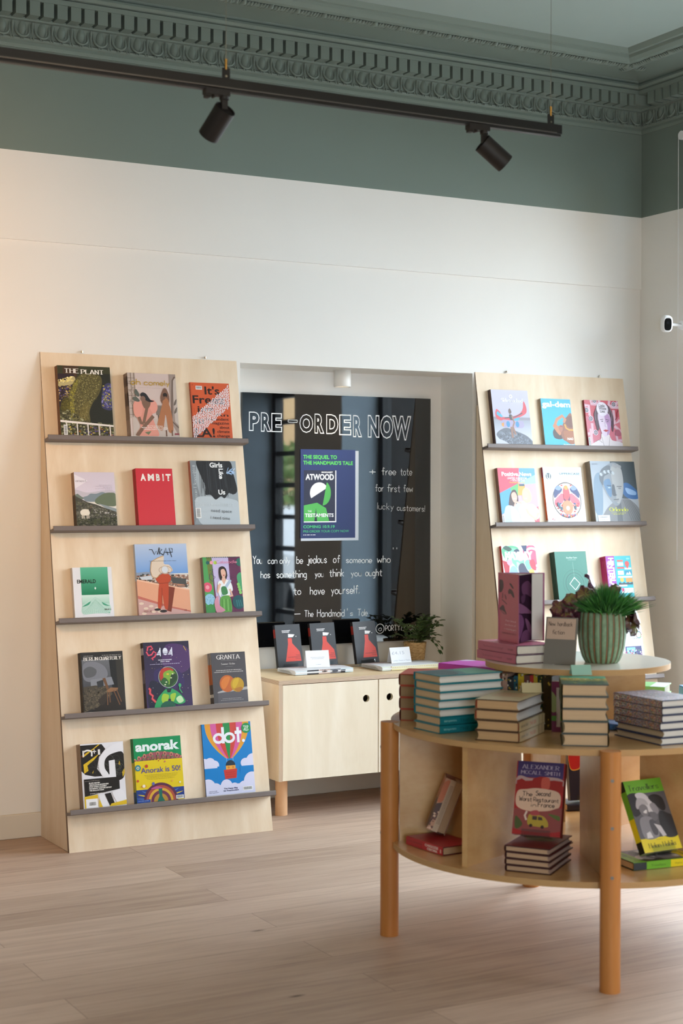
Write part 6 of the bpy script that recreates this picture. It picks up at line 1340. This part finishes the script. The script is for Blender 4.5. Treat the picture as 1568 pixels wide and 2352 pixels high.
# ------------------------------------------------------------------ things on the upper tier
UZ = .879
def sp_pink(a): a.R(0, 0, 1, 1, '#b05a70'); a.T('Then she was the form of a missing girl', .14, .66, .62, .28, '#7a3448', 0); a.T('FABER', .78, .92, .64, .24, '#7a3448', .02)
zp = stack('pink hardback', 'of the two lying at the left of the upper tier', 'pink hardbacks on the upper tier', (2.956, -2.124), UZ+.0003, [-2, -1], .150, .228, .0292, '#b45f78', pages='#dcd6cc', fore='#c9b8a6', spine_art=sp_pink, edge='#4a2a3c')
def open_pink():
    z = zp+.0005; S_ = Vector((2.936, -2.056)); F = Vector((2.914, -2.197)); B = Vector((3.058, -2.137)); H = .221
    t = thing('hardback_book', 'pink hardback standing ajar on two lying pink books, face printed on its cover', 'book', TR(S_.x, S_.y, z), 'pink hardbacks on the upper tier')
    F, B = F-S_, B-S_
    def board(q, name, art=None, inner='#8f4a68'):
        d = q.normalized(); n = Vector((-d.y, d.x)); b = MB(); L_ = q.length
        e = .0026
        M = Matrix(((d.x, n.x, 0, 0), (d.y, n.y, 0, 0), (0, 0, 1, 0), (0, 0, 0, 1)))
        b.box(0, L_, -e/2, e/2, 0, H, inner, M)
        if art:
            sgn = -1
            a = Art(b, L_, H, lambda x, y, k: tuple(M @ Vector((x, -e/2-k-.0001, y)))); art(a)
        b.build(name, M_PRINT, t)
    def face(a):
        a.R(0, 0, 1, 1, '#b5596b'); k = '#3b2230'; k2 = '#6f3446'
        a.S([(.0, .12), (.2, .11), (.24, .2), (.14, .28), (0, .27)], k); a.S([(.55, .15), (.62, .14), (.76, .2), (.7, .21)], k); a.S([(.48, .26), (.56, .22), (.72, .25), (.8, .33), (.74, .34), (.6, .29), (.52, .3)], k); a.S([(.18, .3), (.22, .29), (.22, .36), (.17, .37)], k2); a.S([(.3, .31), (.38, .33), (.4, .38), (.34, .37)], k2); a.line([(.16, .39), (.3, .42), (.42, .45)], .03, k2)
        a.S([(.05, .52), (.2, .47), (.28, .49), (.32, .53), (.42, .6), (.3, .57), (.18, .55), (.05, .54)], k); a.S([(.06, .54), (.3, .58), (.42, .6), (.24, .6)], '#8f4458')
        for i, (s_, v) in enumerate((('Part bleed', .70), ('the form of', .76), ('a missing girl', .82))): a.T(s_, .36-.04*i, .88, v, .024, '#e2b8be', 0)
        a.T('DEBORAH LEVY', .18, .9, .885, .024, '#7a3040', 0)
    board(F, 'front_cover', face); board(B, 'back_cover', None, '#9f5078')
    # spine
    b = MB(); b.tube([(0, 0, 0), (0, 0, H)], .004, 10, '#a85068'); b.build('spine', M_PRINT, t)
    # page block resting on the back cover
    d = B.normalized(); n = Vector((d.y, -d.x)); b = MB(); w = .030
    P0, P1, P2, P3 = d*.006+n*.003, d*(B.length-.006)+n*.003, B*.96+Vector((-.0300, .0164)), d*.010+n*.012
    b.prism([tuple(P0), tuple(P1), tuple(P2), tuple(P3)], 'z', .003, H-.003, '#e6e4e0'); b.build('page_block', M_MATTE, t)
    # folded jacket flap, dark purple print, hanging from the front board
    b = MB(); fe = F-F.normalized()*.002; dirf = (P2-fe); q = fe+dirf*.97
    M_ = [(fe.x, fe.y), (q.x, q.y)]
    dd = (q-fe).normalized(); L_ = (q-fe).length
    a = Art(b, L_, H-.006, lambda x, y, k: (fe.x+dd.x*x+dd.y*k, fe.y+dd.y*x-dd.x*k, .003+y))
    a.R(0, 0, 1, 1, '#24141f'); a.S([(.25, .15), (.7, .1), (1, .2), (1, .35), (.6, .3), (.3, .28)], '#46293c'); a.S([(0, .42), (.4, .46), (.9, .56), (.98, .6), (.5, .58), (0, .55)], '#5c394f'); a.S([(0, .6), (.3, .62), (.4, .75), (.1, .95), (0, .95)], '#52304a'); a.S([(.5, .66), (.8, .72), (1, .85), (1, .95), (.7, .84)], '#5c394f'); a.S([(.2, .32), (.5, .3), (.45, .4), (.25, .42)], '#3a2233'); a.S([(.3, .86), (.7, .84), (.95, .98), (.2, 1)], '#4c2d42')
    b.build('jacket_flap', M_FLAT, t)
open_pink()
def sign():
    t = thing('sign_holder', 'grey upright sign plate with a handwritten card, on the upper tier', 'sign', lean_matrix(2.962, -2.262, UZ+.0018, -55, 12))
    b = MB(); b.box(0, .104, 0, .149, -.006, 0); bevel(b.build('plate', mat('grey_plate', '#77716a', .45), t), .001)
    b = MB(); a = Art(b, .094, .066, lambda x, y, k: (.005+x, .079+y, .0004+k)); a.R(0, 0, 1, 1, '#c4a997'); a.W_('New', .06, .28, .36, .2, '#2a2224', .1); a.W_('hardback', .37, .88, .36, .2, '#2a2224', .1); a.W_('fiction', .2, .62, .76, .2, '#2a2224', .1); b.build('card', M_MATTE, t)
    b = MB(); b.face([(.02, .12, -.006), (.084, .12, -.006), (.084, .0125, -.055), (.02, .0125, -.055)]); b.build('strut', M_LEDGE, t)
sign()
def pot_plant():
    px, py = 3.162, -2.303
    t = thing('potted_plant', 'ribbed green ceramic pot with grass tuft and purple begonia leaves, upper tier', 'potted plant', TR(px, py, UZ+.0003))
    n = 132; b = MB(); rows = []
    prof = [(.0, .052), (.004, .056), (.02, .064), (.05, .073), (.09, .0775), (.13, .0775), (.158, .0745), (.162, .073)]
    import bisect
    for i in range(25):
        z = .162*i/24
        k = max(0, min(len(prof)-2, bisect.bisect([q[0] for q in prof], z)-1)); f = (z-prof[k][0])/(prof[k+1][0]-prof[k][0]); r = prof[k][1]+(prof[k+1][1]-prof[k][1])*f
        rows.append([((r-.0032*(1-abs(math.sin(11*2*PI*j/n)))**1.5)*math.cos(2*PI*j/n), (r-.0032*(1-abs(math.sin(11*2*PI*j/n)))**1.5)*math.sin(2*PI*j/n), z) for j in range(n)])
    rows.append([(.068*math.cos(2*PI*j/n), .068*math.sin(2*PI*j/n), .162) for j in range(n)]); rows.append([(.066*math.cos(2*PI*j/n), .066*math.sin(2*PI*j/n), .12) for j in range(n)])
    b.grid(rows, closed_u=True); b.face([rows[0][j] for j in range(0, n)][::-1])
    g = mat('ribbed_green_glaze', '#7f9a7c', .5, spec=.4)
    tc = N(g, 'ShaderNodeTexCoord'); sx = N(g, 'ShaderNodeSeparateXYZ'); L(g, tc.outputs['Object'], sx.inputs[0])
    at = N(g, 'ShaderNodeMath', operation='ARCTAN2'); L(g, sx.outputs[1], at.inputs[0]); L(g, sx.outputs[0], at.inputs[1])
    mu = N(g, 'ShaderNodeMath', operation='MULTIPLY'); mu.inputs[1].default_value = 11; L(g, at.outputs[0], mu.inputs[0]); si = N(g, 'ShaderNodeMath', operation='SINE'); L(g, mu.outputs[0], si.inputs[0]); ab = N(g, 'ShaderNodeMath', operation='ABSOLUTE'); L(g, si.outputs[0], ab.inputs[0])
    nz = noise(g, mapping(g, (1, 1, .4)), 22, 4); ad = N(g, 'ShaderNodeMath', operation='MULTIPLY_ADD'); L(g, nz, ad.inputs[0]); ad.inputs[1].default_value = .55; L(g, ab.outputs[0], ad.inputs[2])
    col = ramp(g, ad.outputs[0], [(.48, '#8a5836'), (.66, '#43533b'), (.9, '#5f7a5c'), (1.0, '#7f9a7a')])
    col = mixc(g, ramp(g, noise(g, mapping(g), 60, 3), [(.4, (0, 0, 0, 1)), (.7, (.5, .5, .5, 1))]), col, hx('#56694f')); base(g, col)
    b.build('pot', g, t)
    b = MB(); b.lathe([(.067, .140), (0, .146)], 28); b.build('soil', bpy.data.materials['potting_soil'], t)
    R = random.Random(21)
    gr = mat('fine_green_grass', attr=True, rough=.5); b = MB()
    for _ in range(2600):
        a = R.uniform(0, 2*PI); r0 = R.uniform(0, .055); ox, oy = .012*math.cos(-.6), .012*math.sin(-.6)
        p0 = Vector((ox+r0*math.cos(a), oy+r0*math.sin(a), .145)); out = r0/.055
        L_ = R.uniform(.07, .120)*(1-.22*out); lean = .12+.80*out+R.uniform(-.25, .25); d = Vector((math.cos(a+R.uniform(-.6, .6))*math.sin(lean), math.sin(a+R.uniform(-.6, .6))*math.sin(lean), math.cos(lean)))
        p1 = p0+d*L_*.55; p2 = p0+d*L_+Vector((d.x, d.y, -.35*out))*L_*.18; s = d.cross(Vector((R.uniform(-1, 1), R.uniform(-1, 1), R.uniform(-1, 1)))).normalized()*.0014
        c = R.choice(['#3a7a34', '#4f9440', '#2f6a30', '#66a852', '#2a5a2c', '#457f44'])
        b.face([p0-s, p0+s, p1+s, p1-s], c); b.face([p1-s, p1+s, p2], c)
    b.build('grass_tuft', gr, t)
    bl = mat('begonia_leaf', attr=True, rough=.28, spec=.6); b = MB()
    rv = Vector((.79, -.61, 0))    # towards picture right
    def leaf(c, nrm, up, size, c0='#5f6a2c', c1='#4a2230', rim='#3a1a20', seed=0):
        Q = random.Random(seed); nrm = nrm.normalized(); x = up.cross(nrm).normalized(); y = nrm.cross(x); m_ = 22; ring = []; inn = []
        for k in range(m_):
            th = 2*PI*k/m_; rr = size*(1+.10*math.sin(th*2+1)+.10*Q.uniform(-1, 1))*(1.12 if abs(th-PI/2) < .5 else 1)
            ring.append(c+x*rr*math.cos(th)+y*rr*math.sin(th)*1.1+nrm*(.006*math.sin(th*5)-.010)); inn.append(c+x*rr*.72*math.cos(th)+y*rr*.72*math.sin(th)*1.1+nrm*.001*math.sin(th*7))
        dk = Q.choice([c1, c1, '#3f1f2c'])
        for k in range(m_):
            j = (k+1) % m_
            b.face([c+nrm*.002, inn[k], inn[j]], (c0 if Q.random() < .65 else c1, c0 if Q.random() < .4 else dk, dk), True); b.face([inn[k], ring[k], ring[j], inn[j]], (dk, rim, rim, c1 if Q.random() < .7 else c0), True)
        b.tube([c-nrm*.002, c*.4+Vector((0, 0, .09)), Vector((0, 0, .145))], .0016, 5, '#6a2a30')
    vw = Vector((-.62, -.78, .1))
    for i, (r_x, z, s_, nr, c0, c1) in enumerate(((-.075, .135, .034, vw+Vector((.1, 0, .2)), '#74404c', '#5c3040'), (-.14, .175, .026, vw+Vector((-.4, 0, .5)), '#84743c', '#6a3640'), (-.05, .185, .032, vw+Vector((.2, .1, .7)), '#7a4a48', '#5f3842'), (.112, .150, .036, vw*.6+Vector((.8, .1, .15)), '#808a3c', '#6a4230'), (.105, .115, .030, vw*.7+Vector((.6, -.1, 0)), '#78803a', '#744030'), (-.085, .150, .036, vw+Vector((-.2, 0, .5)), '#7d4450', '#5f3242'), (-.115, .165, .030, vw+Vector((-.6, 0, .8)), '#8f8c40', '#6d3642'), (-.07, .190, .033, vw+Vector((.2, 0, 1.0)), '#8a5c4a', '#6c404c'), (-.10, .205, .027, vw+Vector((-.3, .2, 1.2)), '#96943f', '#743c42'), (-.055, .215, .030, vw+Vector((0, 0, .3)), '#938a3c', '#64383a'), (-.128, .150, .034, vw+Vector((-.5, 0, .1)), '#703644', '#532638'), (-.06, .165, .030, vw+Vector((.3, -.2, .6)), '#7c4250', '#643444'), (-.03, .258, .028, vw*.6+Vector((.8, 0, .2)), '#8a6a9a', '#5a3a50'), (-.095, .125, .028, vw, '#6a3442', '#4e2838'), (.03, .228, .026, vw+Vector((0, .6, .3)), '#8a6a44', '#6a4038'), (.088, .135, .036, vw*.5+Vector((.9, -.2, .1)), '#66702e', '#5a3a2a'), (.098, .165, .034, vw*.5+Vector((.9, .2, .2)), '#6f7a34', '#553428'), (.082, .112, .026, vw*.6+Vector((.7, 0, -.1)), '#5c5f2a', '#6a3426'), (-.11, .185, .026, vw+Vector((-.1, .2, .9)), '#74464e', '#5a323c'))):
        c = rv*r_x+Vector((-.62, -.78, 0))*(.012 if r_x < 0 else -.01)+Vector((0, 0, z)); leaf(c, nr, Vector((0, 0, 1))+rv*(r_x*4), s_, c0, c1, seed=i)
    b.build('begonia_leaves', bl, t)
pot_plant()

# ------------------------------------------------------------------ lower shelf
GS = 'books on the lower shelf of the round table'
def c_mccall(a):
    a.R(0, 0, 1, 1, '#a52a2c'); a.R(.02, .0, .98, .22, '#463a66', '#4c4070'); a.S([(.02, .23), (.1, .2), (.3, .23), (.6, .2), (.95, .22), (.95, .32), (.02, .32)], '#b59a98'); a.P([(.02, .27), (.12, .24), (.2, .27), (.34, .26), (.36, .23), (.5, .2), (.62, .2), (.66, .25), (.8, .24), (.98, .25), (.98, .40), (.02, .40)], '#9a2a28')
    a.S([(.55, .22), (.7, .22), (.7, .36), (.55, .36)], '#c45a4c'); a.S([(.05, .42), (.25, .38), (.5, .36), (.9, .4), (.96, .55), (.85, .64), (.4, .68), (.06, .62)], '#d8b8a0'); a.S([(.0, .66), (.3, .68), (.7, .66), (1, .62), (1, .92), (.0, .92)], '#8f4a48'); a.S([(.05, .75), (.2, .85), (.12, .92), (.05, .9)], '#4f5a34'); a.S([(.72, .7), (.95, .72), (.95, .78)], '#5a6a38')
    a.S([(.32, .74), (.36, .72), (.6, .73), (.7, .78), (.74, .84), (.7, .88), (.36, .87), (.3, .82)], '#b09a3c'); a.P([(.4, .74), (.5, .74), (.5, .79), (.4, .79)], '#4a3a38'); a.P([(.52, .745), (.6, .75), (.62, .79), (.52, .79)], '#4a3a38'); a.E(.38, .87, .035, '#3a2a28'); a.E(.62, .88, .035, '#3a2a28'); a.line([(.28, .8), (.24, .74), (.28, .68)], .04, '#d8c4b8'); a.S([(.36, .68), (.5, .66), (.54, .72), (.38, .73)], '#a84a50')
    a.W_('ALEXANDER', .12, .88, .10, .055, '#cdbfcf', .16, 'serif'); a.W_('MCCALL SMITH', .10, .90, .175, .048, '#cdbfcf', .16, 'serif'); k = '#33242a'
    a.W_('The', .16, .36, .475, .06, k, .13); a.W_('Second', .44, .74, .46, .065, k, .13); a.W_('Worst', .10, .36, .545, .06, k, .13); a.W_('Restaurant', .40, .92, .54, .055, k, .13); a.W_('in', .36, .46, .615, .05, k, .13); a.W_('France', .50, .84, .61, .062, k, .13)
stack('dark red hardback', 'four-book pile on the lower shelf', GS, (2.792, -2.478), SZ+.0003, [-54]*4, .139, .214, .0187, '#6a1f24', pages='#c9a88a', fore='#bda69a', edge='#3a1a1e', front_art=lambda a: (a.R(0, 0, 1, 1, '#6f2228'), a.S([(.2, .3), (.7, .25), (.8, .5), (.3, .55)], '#4a4a28')))
Mm = lean_matrix(2.727, -2.43, .398, -50.4, 17)
hb = magazine('hardback_book', 'red and violet novel with a yellow van, standing on the dark red pile', GS, .147, .219, .028, c_mccall, '#7a1a22', Mm @ Matrix.Translation((0, 0, -.028)), back='#7a1a22', pages='#c9b49c', matname=M_PRINT); hb['category'] = 'book'
b = MB(); b.box(.147, .1476, 0, .219, 0, .028, '#6f161e'); k = b.build('jacket_edge', M_PRINT, hb)
easel('clear acrylic rest under the red and violet novel', 2.727, -2.43, SZ+4*.019+.001, .398, -50.4, 17, .147, .0305, -.028)
def c_trav(a):
    a.R(0, 0, 1, 1, '#e2cf1c'); a.R(0, 0, 1, .19, '#6fae2f'); a.W_('Travellers', .07, .88, .145, .08, '#243020', .16, 'serif'); a.R(0, .19, 1, .81, '#5a585e'); a.S([(.0, .2), (.3, .2), (.3, .4), (.1, .5), (0, .45)], '#2a282c'); a.S([(.2, .2), (.45, .2), (.62, .4), (.5, .5), (.34, .36)], '#c9c6cc')
    a.S([(.14, .35), (.24, .25), (.42, .28), (.46, .36), (.3, .34), (.17, .4)], '#a9a6ac'); a.S([(.2, .38), (.32, .34), (.42, .38), (.4, .48), (.3, .52), (.22, .47)], '#77747a'); a.S([(.28, .45), (.38, .42), (.36, .47)], '#d8d6da'); a.S([(.52, .26), (.7, .22), (.88, .28), (.9, .42), (.8, .46), (.66, .38)], '#1f1d20'); a.S([(.5, .36), (.62, .34), (.7, .44), (.62, .5), (.54, .46)], '#8a868c'); a.S([(.72, .46), (.9, .5), (1, .56), (1, .81), (.66, .81), (.62, .6)], '#26262c'); a.S([(.18, .52), (.4, .52), (.52, .6), (.5, .8), (.14, .81), (.1, .62)], '#86848c'); a.S([(.36, .58), (.52, .58), (.5, .76), (.38, .76)], '#4f4f58'); a.P([(.46, .62), (.62, .66), (.7, .8), (.6, .81)], '#c6c3ca'); a.S([(.44, .46), (.6, .48), (.6, .56), (.48, .58)], '#68656c'); a.P([(.2, .74), (.3, .72), (.34, .81), (.18, .81)], '#d6d4da')
    a.W_('Helon', .16, .46, .945, .065, '#4a4420', .14, 'serif'); a.W_('Habila', .53, .86, .945, .065, '#4a4420', .14, 'serif'); a.micro(.4, .55, .845, .008, '#a8982a')
def sp_trav(a): a.R(0, 0, .2, 1, '#20262c'); a.R(.2, 0, .58, 1, '#6fae2f'); a.R(.58, 0, .96, 1, '#e2cf1c'); a.R(.96, 0, 1, 1, '#22241c'); a.T('Travellers', .27, .5, .68, .34, '#3f6a20', 0); a.T('Helon Habila', .65, .9, .68, .34, '#8a7d1c', 0)
mk1('green and yellow hardback lying flat on the lower shelf at the right', (3.113, -2.611), SZ, 84, .142, .222, .0245, '#6fae2f', lambda a: (c_trav(a)), pages='#c9a880', spine_art=sp_trav, edge='#20261c', group=GS)
Mt = lean_matrix(3.058, -2.645, .346, 2, 27)
tv = magazine('hardback_book', 'green and yellow hardback with a black and white photograph, leaning on the right', GS, .148, .222, .026, c_trav, '#22241c', Mt @ Matrix.Translation((0, 0, -.026)), back='#6fae2f', pages='#cdb89a', bands=[(.06, .14, '#22241c'), (.14, .52, '#6fae2f'), (.52, .84, '#e2cf1c'), (.84, 1, '#1c1e1a')]); tv['category'] = 'book'
easel('clear acrylic rest under the leaning green and yellow hardback', 3.058, -2.645, SZ+.0255, .346, 2, 27, .148, .0285, -.026)
def sp_chig(a): a.R(0, 0, 1, 1, '#b3222a'); a.R(.0, .0, .45, 1, '#a81f28'); a.T('CHIGOZIE', .52, .88, .44, .32, '#e6d6cf', .03); a.T('OBIOMA', .58, .86, .86, .32, '#e6d6cf', .03); a.micro(.05, .45, .5, .2, '#8f1a22'); a.R(.93, .3, .96, .75, '#d6b0a8')
mk1('thick red hardback lying in the left bay of the lower shelf', (2.660, -2.139), SZ, 4, .126, .194, .0268, '#a8232a', None, pages='#b89a78', spine_art=sp_chig, group=GS, edge='#5a1a1c')
# brown novel standing ajar on it, tilted to the right
def brown():
    z = SZ+.0285; a, ti = rad(-30), rad(-21)
    X = Vector((math.cos(a), math.sin(a), 0)); Yb = Vector((-math.sin(a), math.cos(a), 0)); Zu = Vector((0, 0, 1))
    X2 = X*math.cos(ti)+Zu*math.sin(ti); Z2 = Zu*math.cos(ti)-X*math.sin(ti)
    m = Matrix.Identity(4)
    for i in range(3): m[i][0] = X2[i]; m[i][1] = Yb[i]; m[i][2] = Z2[i]; m[i][3] = (2.627, -2.108, z+.030)[i]
    t = thing('hardback_book', 'thick brown hardback tilted on a rest above the red lying book, left bay', 'book', m, GS)
    H, D_ = .172, .085
    b = MB(); b.box(0, .003, 0, D_, 0, H, '#a8785a'); b.box(.058, .061, 0, D_, 0, H, '#7a4a34'); b.box(0, .061, D_-.004, D_, 0, H, '#8f5a40')
    q = Art(b, D_, H, lambda x, y, k: (-k-.0001, D_-x, y)); q.R(0, 0, 1, 1, '#a8785a'); q.S([(.3, .5), (.9, .45), (1, .9), (.4, .95)], '#4a2a22'); q.S([(.1, .1), (.9, .05), (.9, .3), (.2, .4)], '#b86a44')
    q = Art(b, .017, H, lambda x, y, k: (.0+x, -.0008-k, y)); q.R(0, 0, 1, 1, '#b98a6c'); q.S([(0, .1), (1, .05), (1, .4), (0, .45)], '#b8683f'); q.P([(0, .5), (1, .45), (1, .75), (.4, .8), (0, .95)], '#4a2c22'); q.speck([(0, .7), (1, .6), (1, 1), (0, 1)], 16, .3, ['#d8b498', '#6a4434'], 2)
    q = Art(b, .018, H, lambda x, y, k: (.017+x, -.0004-k, y)); q.R(0, 0, 1, 1, '#b9a084')
    for i in range(30): q.micro(.2, .85, .12+.025*i, .008, '#5f4a3a', i)
    b.build('cover', M_PRINT, t)
    b = MB(); b.box(.036, .058, .003, D_-.004, .003, H-.003, '#b59a7c'); b.build('page_block', M_PAGES, t)
    b = MB(); b.box(.01, .052, .015, .075, -.0045, -.002, '#fff'); b.box(.0612, .0625, .015, .075, -.0045, .09); b.build('book_rest_plate', M_ACRYLIC, t)
    mk = magazine('paperback_book', 'dark red book behind the tilted brown hardback, left bay', GS, .05, .11, .012, lambda a: (a.R(0, 0, 1, 1, '#5a2018'), a.S([(.2, .2), (.8, .2), (.7, .6), (.3, .7)], '#8a4a22')), '#4a1a14', lean_matrix(2.768, -2.14, SZ+.0285, -10, 6)); mk['category'] = 'book'
brown()
def c_navy(a): a.R(0, 0, 1, 1, '#1f2038'); a.S([(.05, .05), (.5, .02), (.9, .05), (.92, .2), (.6, .26), (.62, .36), (.4, .36), (.3, .44), (.05, .42)], '#d8a24a'); a.S([(.06, .07), (.5, .04), (.88, .07), (.88, .18), (.56, .24), (.58, .34), (.38, .34), (.28, .42), (.06, .40)], '#c4262a')
mk1('dark navy hardback lying at the back rim of the lower shelf', (3.440, -1.835), SZ, 77, .10, .15, .024, '#1f1f30', None, pages='#b59a84', group=GS)
nv = magazine('hardback_book', 'dark navy book with a red splash, standing at the back of the lower shelf', GS, .13, .19, .022, c_navy, '#1a1a2c', lean_matrix(3.385, -1.83, SZ+.030, -13, 9), pages='#b59a84'); nv['category'] = 'book'
easel('clear acrylic rest under the navy book at the back of the shelf', 3.385, -1.83, SZ+.025, SZ+.030, -13, 9, .13, .022)

# ------------------------------------------------------------------ track lighting
def track():
    y = -2.2; x0, x1 = -2.2, 3.063
    t = thing('track_rail', 'long black lighting track hung on wires below the cornice', 'lighting track', TR(0, y, 2.58))
    b = MB(); b.prism([(-.0175, .017), (.0175, .017), (.0175, -.012), (.011, -.012), (.011, -.019), (-.011, -.019), (-.011, -.012), (-.0175, -.012)], 'x', x0, x1); bevel(b.build('rail', M_BLACK, t), .0015)
    b = MB(); b.box(x0, x1-.02, -.0182, -.0174, -.0115, -.0085); b.build('aluminium_edge', mat('grey_edge', '#6b6763', .35, metal=.6), t)
    for x in (1.891, 3.030, .75):
        b = MB(); b.box(x-.012, x+.012, -.003, .0, .017, .05); b.box(x-.012, x+.018, -.012, .006, .0165, .0185); o = b.build('bracket', M_BLACK, t)
        b = MB(); b.tube([(x, -.0035, .026), (x, -.0045, .026)], .0035, 12); b.build('screw', M_STEEL, o)
        b = MB(); b.tube([(x, -.0015, .045), (x, -.0015, .075)], [.0035, .0045], 10); b.build('gripper', M_BRASS, t)
        b = MB(); b.tube([(x, -.0015, .07), (x, -.0015, ZC-2.58)], .0009, 6); b.build('wire', M_STEEL, t)
    def spot(label, x, axis, on=None):
        s = thing('track_spotlight', label, 'spotlight', TR(x, y, 2.561)); A = Vector(axis).normalized()
        b = MB(); b.box(-.062, .014, -.014, .014, -.0135, .006); b.box(-.060, -.045, -.012, .012, -.022, -.0135); b.box(-.036, -.03, -.01, .01, -.02, -.0135); bevel(b.build('adapter', M_BLACKROUGH, s), .0015)
        b = MB(); b.cyl((0, 0), .014, -.022, -.0135, 18); b.box(-.009, .009, -.006, .006, -.05, -.02); b.build('stem', M_BLACKROUGH, s)
        c0 = Vector((0, 0, -.042))-A*.008+Vector((0, 0, -.012)); side = A.orthogonal().normalized()
        b = MB(); R_ = .0315; Lh = .098
        P = [c0+A*q for q in (0, .0, Lh, Lh, Lh-.02)]
        b.tube([c0+A*.0005, c0+A*Lh], R_, 40, cap=False); b.tube([c0+A*Lh, c0+A*(Lh-.02)], [R_-.002, .018], 40, cap=True); b.tube([c0+A*.0, c0+A*Lh], R_-.0022, 40, cap=False)
        b.tube([c0+A*.006, c0+A*.012], R_-.004, 32)
        w = A.cross(side)
        for k in range(40):
            a0, a1 = 2*PI*k/40, 2*PI*(k+1)/40
            b.face([c0+(side*math.cos(q)+w*math.sin(q))*rr for q, rr in ((a0, R_), (a1, R_), (a1, R_-.0022), (a0, R_-.0022))]); b.face([c0+A*Lh+(side*math.cos(q)+w*math.sin(q))*rr for q, rr in ((a0, R_), (a1, R_), (a1, R_-.0022), (a0, R_-.0022))])
        b.build('head', M_BLACKROUGH, s)
        if on:
            p = Vector((x, y, 2.561))+c0+A*(Lh+.004)
            lamp('spot_beam', 'SPOT', p, on[0], on[1], p+A, spot_size=rad(on[2]), spot_blend=.9, shadow_soft_size=.03)
    spot('left of the two black track spotlights, head turned to the wall', 1.886, (-.233, .70, -.69))
    spot('right of the two black track spotlights, head tilted to the right', 2.776, (.758, -.187, -.62))
    spot('black track spotlight beyond the left picture edge, casting warm light', .95, (.0, 1.0, -.36), (165.0, (1.0, .50, .16), 104))
track()

# ------------------------------------------------------------------ wall mounted camera and blind chain
def camera_unit():
    x, y, z = 5.090, -.335, 2.246
    t = thing('security_camera', 'small white security camera on the right hand wall', 'security camera', TR(x, y, z))
    d = Vector((-.45, -.88, -.12)).normalized(); s = d.cross(Vector((0, 0, 1))).normalized(); u = s.cross(d)
    def ringp(o, w, h, n=28, p=3.2):
        out = []
        for k in range(n):
            c, q = math.cos(2*PI*k/n), math.sin(2*PI*k/n)
            out.append(o+s*w*math.copysign(abs(c)**(2/p), c)+u*h*math.copysign(abs(q)**(2/p), q))
        return out
    b = MB(); rows = [ringp(d*q, w, h) for q, w, h in ((.034, .020, .034), (.030, .0235, .038), (.01, .025, .041), (-.02, .0245, .041), (-.036, .019, .033), (-.042, .008, .014))]
    b.grid(rows, closed_u=True); b.face(rows[0]); b.face(rows[-1][::-1]); b.build('body', mat('white_plastic', '#eceef0', .35), t)
    b = MB(); f = ringp(d*.0345+u*-.002, .0178, .030); g = ringp(d*.033+u*-.002, .0178, .030); b.grid([g, f], closed_u=True); b.face(f); k = b.build('face_plate', mat('black_gloss', '#141416', .12), t)
    b = MB(); b.tube([d*.0345+u*.006, d*.0358+u*.006], .007, 20); b.build('lens', mat('lens_glass', '#22242a', .05), k)
    b = MB(); b.tube([(.018, .012, .0), (.03, .014, 0)], .009, 16); b.build('ball_joint', M_BLACK, t)
    b = MB(); b.tube([(.03, .014, 0), (.05, .014, 0), (XR-x-.006, .014, 0)], [.010, .0075, .0075], 16); b.tube([(XR-x-.008, .014, 0), (XR-x, .014, 0)], .022, 28); b.build('mount', bpy.data.materials['white_plastic'], t)
camera_unit()
t = thing('blind_chain', 'white bead chain of the window blind hanging at the right picture edge', 'blind chain', TR(XR-.02, -.322, 3.17))
b = MB(); b.tube([(-.004, -.012, 0), (.0199, -.012, 0)], .022, 28); b.build('bracket', bpy.data.materials['white_plastic'], t)
b = MB(); z = 0.0
b.tube([(-.004, .006, 0), (-.004, .006, -2.08)], .0006, 5)
while z > -2.08:
    b.lathe([(0, z-.0022), (.0019, z-.0012), (.0019, z+.0012), (0, z+.0022)], 8, c=(-.004, .006)); z -= .006
o = b.build('beads', bpy.data.materials['white_plastic'], t)
